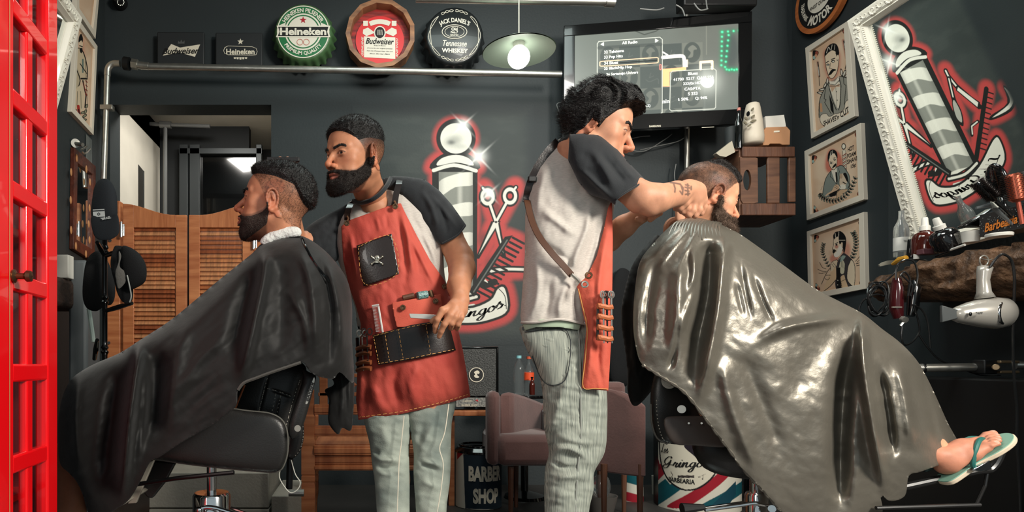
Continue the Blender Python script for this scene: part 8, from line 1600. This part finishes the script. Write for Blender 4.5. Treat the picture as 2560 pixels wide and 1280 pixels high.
A1 = limb([([PV(1480, 390, 1.93), PV(1550, 455, 1.90), PV(1604, 494, 1.86), PV(1640, 497, 1.86), PV(1690, 485, 1.91), PV(1722, 474, 1.95)], [.04, .042, .044, .042, .036, .027]), ([PV(1625, 519, 1.855), PV(1640, 500, 1.86)], [.026, .03]),
           ([PV(1722, 472, 1.94), PV(1738, 480, 1.955), PV(1748, 500, 1.965)], [.026, .028, .024], .014), ([PV(1722, 478, 1.94), PV(1728, 500, 1.955), PV(1733, 512, 1.965)], [.024, .026, .022], .014),
           ([PV(1752, 496, 1.96), PV(1760, 518, 1.965), PV(1752, 532, 1.97), PV(1744, 526, 1.975)], [.013, .0105, .0095, .0085], .004), ([PV(1744, 500, 1.95), PV(1748, 524, 1.95), PV(1738, 538, 1.955), PV(1728, 533, 1.965)], [.013, .011, .0098, .0088], .004),
           ([PV(1734, 504, 1.945), PV(1732, 526, 1.94), PV(1722, 537, 1.945), PV(1712, 532, 1.955)], [.013, .011, .0098, .0088], .004), ([PV(1724, 502, 1.945), PV(1716, 520, 1.94), PV(1706, 528, 1.945), PV(1697, 522, 1.955)], [.012, .0105, .009, .0082], .004), ([PV(1730, 486, 1.935), PV(1712, 508, 1.925), PV(1700, 520, 1.93), PV(1690, 521, 1.935)], [.015, .0125, .0105, .009], .006)], .0024, .012, SK3, col=tattoo)
A2 = limb([([PV(1430, 420, 2.14), PV(1480, 560, 2.2), PV(1520, 598, 2.16), PV(1560, 566, 2.1), PV(1597, 540, 2.06)], [.05, .048, .042, .036, .026]), ([PV(1597, 540, 2.06), PV(1612, 530, 2.04), PV(1625, 526, 2.03)], [.025, .026, .022], .012),
           ([PV(1612, 540, 2.04), PV(1603, 550, 2.03), PV(1594, 548, 2.03)], [.013, .010, .009], .004), ([PV(1622, 534, 2.03), PV(1630, 544, 2.02), PV(1626, 549, 2.015)], [.013, .010, .009], .004), ([PV(1628, 530, 2.03), PV(1640, 537, 2.02), PV(1634, 542, 2.01)], [.012, .010, .009], .004), ([PV(1628, 524, 2.03), PV(1648, 527, 2.02), PV(1650, 534, 2.01)], [.012, .0095, .0085], .004), ([PV(1614, 524, 2.03), PV(1632, 518, 2.01), PV(1646, 517, 2.0)], [.013, .011, .009], .004)], .0026, .012, SK3)
bodymesh(t, [(hv[0], hv[1], hv[2]), bd, A1, A2], hv[3])
PT = Puff([(1440, 335), (1410, 340), (1376, 362), (1344, 400), (1322, 450), (1313, 540), (1312, 640), (1306, 720), (1301, 800), (1310, 850), (1400, 880), (1470, 850), (1475, 760), (1500, 690), (1525, 600), (1540, 510), (1520, 420), (1490, 350)], 2.0, 1.0, cap=.16)
cut = [(1436, 336), (1410, 340), (1376, 362), (1344, 400), (1322, 450), (1313, 540), (1312, 640), (1306, 720), (1301, 790), (1303, 810), (1340, 808), (1400, 800), (1460, 812), (1463, 770), (1470, 720), (1500, 660), (1528, 580), (1536, 510), (1500, 470), (1450, 440), (1425, 390)]
cloth(PT, cut, M_grey, t, 'shirt', 3, 0, [([(1350, 520), (1400, 560), (1440, 590)], 10, .010), ([(1345, 600), (1400, 640), (1440, 680)], 10, -.010), ([(1480, 500), (1465, 580), (1440, 640), (1425, 700)], 9, .014), ([(1500, 520), (1480, 620), (1455, 690)], 7, -.010), ([(1420, 700), (1400, 760), (1398, 808)], 9, .012), ([(1380, 690), (1370, 760), (1360, 808)], 9, -.010), ([(1340, 640), (1345, 720), (1330, 800)], 10, .010), ([(1440, 700), (1440, 760), (1450, 806)], 7, -.010), ([(1370, 400), (1350, 470), (1340, 540)], 9, .006), ([(1395, 640), (1415, 655), (1400, 670)], 5, .008)], wrk(36, 60, .010, 20), sm=False)
MB().tube(onsurf(PT, SP([(1304, 806), (1340, 806), (1400, 798), (1460, 810)], 5), .003), .004, 6).build('shirt_hem', M_grey, t); cloth(PT, [(1307, 812), (1315, 800), (1400, 798), (1452, 812), (1448, 826), (1400, 818), (1340, 818), (1312, 826)], mat('pale_green_cotton', (168, 186, 162), rough=.9), t, 'undershirt', 3, -.004, closed=False, sm=False)
PSL = Puff([(1424, 336), (1467, 333), (1505, 340), (1537, 366), (1572, 407), (1618, 450), (1660, 500), (1620, 540), (1560, 545), (1522, 510), (1475, 487), (1446, 455), (1420, 400)], 1.885, 1.1, cap=.115, q=3)
cloth(PSL, [(1424, 336), (1467, 333), (1505, 340), (1537, 366), (1572, 407), (1616, 452), (1582, 470), (1543, 494), (1538, 513), (1522, 502), (1475, 487), (1446, 455), (1420, 400)], M_blkj, t, 'sleeve', 3, .0, [([(1470, 360), (1510, 420), (1540, 480)], 12, .012), ([(1500, 380), (1540, 430), (1570, 465)], 8, -.008), ([(1450, 420), (1490, 460), (1530, 495)], 7, .009), ([(1530, 380), (1570, 430), (1595, 455)], 7, .007)], wrk(30, 50, .008, 40), sm=False)
MB().tube(onsurf(PSL, SP([(1541, 498), (1560, 484), (1590, 466), (1614, 452)], 5), .003), .003, 6).build('sleeve_hem', M_blkj, t)
PA = Puff([(1510, 500), (1536, 490), (1538, 600), (1534, 700), (1531, 830), (1523, 980), (1452, 974), (1455, 900), (1462, 830), (1448, 760), (1440, 712), (1466, 690), (1490, 630), (1508, 560)], 1.93, .8, cap=.075, q=3)
cloth(PA, [(1520, 520), (1530, 500), (1532, 600), (1531, 700), (1529, 830), (1521, 977), (1454, 971), (1459, 900), (1466, 820), (1450, 750), (1442, 714), (1468, 690), (1492, 640), (1510, 570)], M_apr2, t, 'apron', 3, .004, [([(1520, 560), (1500, 680), (1495, 800)], 8, .010), ([(1480, 720), (1480, 820), (1470, 960)], 8, .009), ([(1500, 820), (1495, 900), (1510, 970)], 8, -.010)], wrk(20, 40, .008), closed=False, sm=False, th=.004)
MB().tube(onsurf(PA, SP([(1446, 722), (1455, 760), (1468, 822), (1463, 900), (1458, 967), (1490, 971), (1519, 973)], 6), .008), .0016, 5).build('apron_hem', M_ythr, t)
def ribbon(pf, pts, w, off, m, nm, tt):
    L = [Vector(p) for p in onsurf(pf, SP(pts, 5), off)]; mb = MB(); vs = []
    for i, p in enumerate(L): d = (L[min(i + 1, len(L) - 1)] - L[max(i - 1, 0)]).normalized(); s_ = d.cross(Vector((0, 1, 0))).normalized() * w / 2; vs += [p - s_, p + s_, p + s_ + Vector((0, .005, 0)), p - s_ + Vector((0, .005, 0))]
    n = len(L); mb.add([tuple(v) for v in vs], [(i * 4 + j, i * 4 + (j + 1) % 4, i * 4 + 4 + (j + 1) % 4, i * 4 + 4 + j) for i in range(n - 1) for j in range(4)] + [(3, 2, 1, 0)]); return mb.build(nm, m, tt, angle=60)
ribbon(PT, [(1318, 500), (1328, 545), (1348, 590), (1380, 632), (1410, 665), (1430, 688)], .018, .022, mat('brown_strap', (84, 54, 38), rough=.4), 'strap', t); ribbon(PT, [(1395, 352), (1362, 388), (1336, 432), (1322, 470), (1316, 505)], .022, .016, M_leath, 'shoulder_strap', t)
MB().box(onsurf(PT, [(1330, 448)], .022)[0], (.024, .012, .018)).build('buckle', M_black, t, bevel=.003); MB().tube(onsurf(PT, [(1428, 685), (1440, 696), (1448, 706)], .03), .005, 8).build('strap_clip', M_steel, t)
for (x, y), m_ in (((1463, 692), M_brs), ((1453, 714), M_steel)): c0 = onsurf(PA, [(x, y)], .02)[0]; MB().tube([(c0[0] + .009 * math.cos(a), c0[1] - .03, c0[2] + .008 * math.sin(a)) for a in np.linspace(0, 6.28, 16)[:-1]], .003, 6, True).build('grommet', m_, t)
for y in (765, 791, 818, 844): MB().tube([PV(x, yy_, 1.862) for x, yy_ in SP([(1494, y), (1508, y + 1), (1520, y + 4), (1531, y + 2)], 3)], .0085, 8).cyl(PV(1500, y, 1.856), PV(1500, y, 1.850), .004).build('holster_loop', mat('orange_tan_leather', (190, 108, 66), rough=.5), t)
MB().tube([PV(1495, 762, 1.872), PV(1494, 850, 1.872)], .004, 6).build('holster_back', M_leath, t)
for i, (x, m_) in enumerate(((1508, M_steel), (1517, mat('dark_steel')), (1528, M_steel))):
    A_, B_ = P(x, 745, 1.86), P(x + 2, 858, 1.86); tc_ = thing('hair_scissors', ['steel scissors nearest his hip in the orange tan loops', 'dark scissors between the two steel pairs in the orange tan loops', 'steel scissors at the apron edge in the orange tan loops'][i], 'scissors', tuple(B_), 'scissors on the right barber'); MB().tube([A_, B_], [.0035, .0018], 6).build('blade', m_, tc_); mb = MB()
    for s_ in (-1, 1): mb.tube([(A_.x + s_ * .004 + .0055 * math.cos(q), A_.y + s_ * .004, A_.z + .010 + .010 * math.sin(q)) for q in np.linspace(0, 6.28, 12)[:-1]], .002, 6, True)
    mb.build('finger_ring', m_, tc_)
PJ = Puff([(1306, 812), (1304, 840), (1322, 885), (1345, 930), (1356, 980), (1360, 1065), (1372, 1130), (1362, 1180), (1362, 1290), (1370, 1420), (1372, 1560), (1465, 1560), (1468, 1420), (1472, 1285), (1484, 1225), (1486, 1180), (1512, 1130), (1518, 1060), (1516, 970), (1500, 880), (1475, 812), (1390, 800)], 2.0, .95, cap=.14)
cloth(PJ, PJ.o, M_jean2, t, 'jeans', 4, 0, [([(1370, 1130), (1420, 1120), (1480, 1150)], 8, .016), ([(1372, 1150), (1410, 1168), (1450, 1165)], 6, -.014), ([(1375, 1080), (1430, 1100), (1490, 1115)], 9, .010), ([(1380, 1200), (1430, 1190), (1475, 1195)], 8, .012), ([(1440, 900), (1400, 1000), (1375, 1080)], 12, .012), ([(1385, 1240), (1440, 1235)], 8, .008)], wrk(50, 18, .010, 10, 5.), sm=False)
pk = SP([(1312, 828), (1420, 826), (1420, 940), (1385, 966), (1352, 950), (1330, 890)], 1, True); cloth(PJ, pk, M_jean2, t, 'back_pocket', 3, .004, closed=False, sm=False); MB().tube(onsurf(PJ, SP([(1312, 830), (1418, 828), (1418, 938), (1385, 963), (1354, 948), (1330, 890)], 4), .010), .0016, 5).build('pocket_stitching', mat('dark_stitch', (50, 56, 58)), t)
MB().tube(onsurf(PJ, SP([(1446, 820), (1450, 900), (1452, 1000), (1452, 1100), (1444, 1180), (1438, 1290)], 5), .002), .003, 6).build('side_seam', mat('pale_seam', (150, 154, 146)), t)
MB().tube(onsurf(PJ, SP([(1307, 822), (1340, 816), (1400, 812), (1450, 818)], 4), .002), .006, 6).build('waistband', mat('dark_denim', (84, 92, 92), rough=.8), t); MB().sphere((P(1420, 0, 2.0).x + .05, 2.0, .045), (.13, .05, .045)).build('shoe', M_black, t)

# ---------------------------------------------------------------- right client
SK4 = (220, 158, 124)
t = thing('person', 'seated bearded client facing right under a shiny cape with a flip-flop foot raised', 'person', (P(1760, 0, 2.15).x, 2.15, 0))
pc = Vector(((1798 - CX) / F * 2.08 - .005, 2.15, CAMZ + (912 - 489) / F * 2.08)); hv = head(t, pc, (.97, .02, -.27), (0, 0, 1), .98, SK4, 'slick', 'long', .0026, (0, .8, -.5), P(1742, 590, 2.16), beardm=M_bbeard, hairm=mat('dark_brown_hair', (36, 30, 27), rough=.4, bump=.5, bscale=300), seed=11)
bd = limb([([PV(1742, 590, 2.17), PV(1745, 700, 2.17), PV(1790, 960, 2.17)], [.05, .06, .06]), ([PV(1800, 1010, 2.08), PV(2110, 850, 2.06), PV(2340, 1120, 2.0)], [.07, .05, .032]), ([PV(1800, 1010, 2.24), PV(2060, 900, 2.26), PV(2150, 1200, 2.26), PV(2150, 1330, 2.26)], [.07, .05, .04, .03])], .006, .02, SK4)
# foot: local x forward, y to his left, z up off the sole
fd = Vector((.78, -.10, .60)).normalized(); wd = Vector((.10, .97, .03)); nd = fd.cross(wd).normalized(); wd = nd.cross(fd); Hc = P(2368, 1187, 1.98); MF = frame(Hc, fd * .86, wd * .86, nd * .86)
s = SDF((-.06, -.06, -.02), (.27, .07, .15), .0024); s.ell((.02, 0, .03), (.036, .030, .032), .01); s.cap((.02, 0, .05), (-.02, 0, .13), .036, .036, .02); s.chain([(.035, 0, .06), (.10, .006, .045), (.155, .008, .028)], [.036, .030, .022], .02); s.chain([(.03, -.012, .03), (.10, -.022, .022), (.15, -.026, .017)], [.026, .02, .016], .02); s.cap((.14, .02, .022), (.165, .024, .018), .02, .016, .015)
for i, (y0, y1, L_, r_) in enumerate(((.024, .030, .225, .0135), (.006, .009, .218, .0095), (-.008, -.008, .208, .009), (-.020, -.023, .196, .0085), (-.030, -.036, .180, .008))): s.chain([(.155, y0, .018), (L_ - .022, y1, .020), (L_, y1, .012)], [r_ * 1.1, r_, r_ * .95], .004)
Vf, Qf = s.mesh(); A = np.array(MF); cf_ = np.ones((len(Vf), 3)) * lin((196, 132, 106)) * (1 + .2 * fbm(Vf[:, 0] * 40, Vf[:, 1] * 40, Vf[:, 2] * 40))[:, None]
for i, (y1, L_) in enumerate(((.030, .225), (.009, .218), (-.008, .208), (-.023, .196), (-.036, .18))): d = np.hypot(Vf[:, 0] - L_ - .003, Vf[:, 1] - y1); a = (.5 * (d < .0075) * (Vf[:, 2] > .016))[:, None]; cf_ = cf_ * (1 - a) + lin((232, 190, 172)) * a
foot = (Vf @ A[:3, :3].T + A[:3, 3], Qf, cf_); bodymesh(t, [(hv[0], hv[1], hv[2]), bd, foot], hv[3])
tf = thing('flip_flop', 'teal strapped flip-flop with cream sole on the right client\'s raised foot', 'flip-flop', tuple(Hc)); so = SP([(-.035, 0), (-.02, -.036), (.04, -.038), (.1, -.036), (.16, -.05), (.215, -.046), (.25, -.02), (.255, .012), (.235, .04), (.18, .05), (.1, .034), (.04, .036), (-.02, .034)], 4, True)
MB(MF).prism(so, -.020, -.004).build('sole', mat('cream_sole', (206, 190, 166), rough=.6), tf, bevel=.003); MB(MF).prism([(x * .985, y * .95) for x, y in so], -.0045, -.001).build('footbed', mat('mint_rubber', (128, 170, 152), rough=.6), tf)
for s_ in (-1, 1): MB(MF).tube(SP([(.178, .012, .026), (.150, s_ * .022 + .006, .047), (.110, s_ * .036, .040), (.075, s_ * .040, .012), (.068, s_ * .038, -.004)], 5), [.0035] + [.008] * 20, 8).build('strap', mat('teal_rubber', (34, 104, 96), rough=.5), tf)
puffpart([(2296, 1140), (2330, 1110), (2385, 1122), (2402, 1140), (2390, 1158), (2350, 1166), (2310, 1180)], 2.0, .9, 'trouser_cuff', mat('dark_teal_cloth', (28, 46, 46), rough=.8), t, cap=.05)
M_cape2 = mat('silver_grey_satin', (118, 113, 103), rough=.37, metal=.5, spec=.6, bump=.10, bscale=70, var=.10, vscale=5)
PC2 = Puff([(1700, 549), (1668, 572), (1630, 612), (1590, 655), (1566, 700), (1550, 790), (1552, 900), (1570, 1010), (1640, 1120), (1760, 1220), (1900, 1360), (2100, 1400), (2260, 1330), (2340, 1240), (2392, 1190), (2402, 1140), (2398, 1100), (2370, 1058), (2344, 1000), (2318, 945), (2290, 898), (2250, 856), (2205, 822), (2157, 784), (2100, 754), (2040, 722), (1960, 664), (1900, 620), (1842, 580), (1800, 560), (1750, 545)], 2.12, 1.25, cap=.26)
c2 = [(1700, 549), (1668, 572), (1630, 612), (1602, 650), (1590, 700), (1582, 800), (1590, 870), (1606, 912), (1650, 940), (1711, 981), (1745, 1020), (1765, 1048), (1795, 1088), (1818, 1118), (1845, 1160), (1869, 1186), (1915, 1235), (1963, 1290), (2010, 1310), (2196, 1310), (2190, 1200), (2200, 1225), (2222, 1252), (2262, 1240), (2272, 1190), (2300, 1180), (2350, 1162), (2392, 1148), (2402, 1120), (2370, 1058), (2344, 1000), (2318, 945), (2290, 898), (2250, 856), (2205, 822), (2157, 784), (2100, 754), (2040, 722), (1960, 664), (1900, 620), (1842, 580), (1800, 560), (1750, 545)]
r2 = [([(2155, 786), (2158, 900), (2185, 1080), (2215, 1240)], 13, .060, .1), ([(2125, 850), (2110, 960), (2100, 1100), (2098, 1290)], 22, -.075, .3), ([(2152, 788), (2060, 800), (1960, 820), (1880, 860)], 12, .028), ([(2120, 800), (2050, 870), (1960, 1000)], 40, -.012), ([(2190, 900), (2215, 1000), (2235, 1150)], 12, -.04, .3), ([(1815, 590), (1800, 700), (1790, 800), (1760, 950), (1745, 1010)], 15, .045, .1), ([(1770, 600), (1772, 720), (1745, 850), (1735, 960)], 20, -.055, .1), ([(1730, 600), (1735, 680), (1720, 740)], 8, .020), ([(1700, 640), (1695, 780), (1680, 900)], 20, .030, .2), ([(1645, 640), (1620, 760), (1615, 880)], 14, -.02, .2), ([(1850, 640), (1862, 720), (1880, 800)], 6, -.012), ([(1880, 680), (1910, 760), (1935, 810)], 6, -.014), ([(1840, 700), (1860, 790)], 6, -.010), ([(1740, 560), (1690, 610), (1640, 680)], 5, .010), ([(1755, 560), (1720, 620), (1690, 680)], 5, .010), ([(1720, 556), (1670, 600), (1630, 650)], 5, .009), ([(1800, 900), (1840, 1050), (1900, 1190)], 16, .016, .2), ([(1850, 880), (1900, 1000), (1960, 1150)], 20, -.014, .2), ([(2240, 900), (2265, 1000), (2280, 1120)], 14, .020, .2), ([(2300, 930), (2330, 1040), (2350, 1130)], 12, -.014, .2), ([(1700, 800), (1690, 880), (1670, 930)], 8, -.02), ([(1745, 700), (1700, 830), (1690, 930)], 7, .014)]
tcp = thing('barber_cape', 'shiny silver-grey satin barber cape draped over the right client and his raised knee', 'cape', (P(1950, 0, 2.12).x, 2.12, P(0, 1280, 2.12).z))
cloth(PC2, c2, M_cape2, tcp, 'cape', 4, 0, r2, lambda x, y: wrk(80, 46, .009, 35)(x, y) + wrk(18, 30, .0016, 30, 7.)(x, y))
PD = Puff([(1650, 590), (1615, 615), (1585, 655), (1568, 700), (1552, 790), (1566, 900), (1570, 985), (1592, 1015), (1640, 960), (1660, 900), (1680, 700)], 2.24, .8, cap=.10, q=3); cloth(PD, PD.o, M_cape1, tcp, 'back_panel', 3, 0, [([(1600, 680), (1585, 800), (1590, 960)], 8, .014), ([(1630, 640), (1610, 760), (1615, 900)], 7, -.012)], wrk(16, 50, .008), sm=False)
for k in range(15): x = 1694 + k * 8; MB().tube(onsurf(PC2, SP([(x, 552 + abs(k - 6) * .7), (x - 10, 566), (x - 24 + k * 1.5, 592 + (k * 7) % 11)], 3), -.003), [.005, .006, .007, .006, .005, .004, .002], 8).build('collar_gather', M_cape2, tcp)
mb = MB(); L = onsurf(PC2, SP([(1606, 912), (1650, 940), (1711, 981), (1765, 1048), (1818, 1118), (1869, 1186), (1915, 1235), (1950, 1275)], 8), -.002); mb.tube(L, [.0045 + .002 * math.sin(i * 2.1) for i in range(len(L))], 6); mb.build('hem', M_cape2, tcp)
puffpart([(1690, 500), (1706, 500), (1712, 552), (1690, 552)], 2.12, .9, 'neck_towel', mat('peach_towel', (200, 150, 122), rough=.9), t); MB().tube(SP([PV(1668, 592, 2.2), PV(1668, 565, 2.2), PV(1680, 552, 2.2), PV(1698, 550, 2.2)], 4), .012, 8).build('towel', mat('peach_towel'), t)
# chair back seen left of the right client, behind the barber
puffpart([(1535, 690), (1558, 670), (1582, 700), (1590, 830), (1580, 950), (1530, 960), (1515, 860), (1520, 760)], 4.73, .8, 'dark_jacket', M_felt, None, label='dark jacket hanging on the back wall behind the red apron of the barber in jeans', cat='jacket', cap=.08)
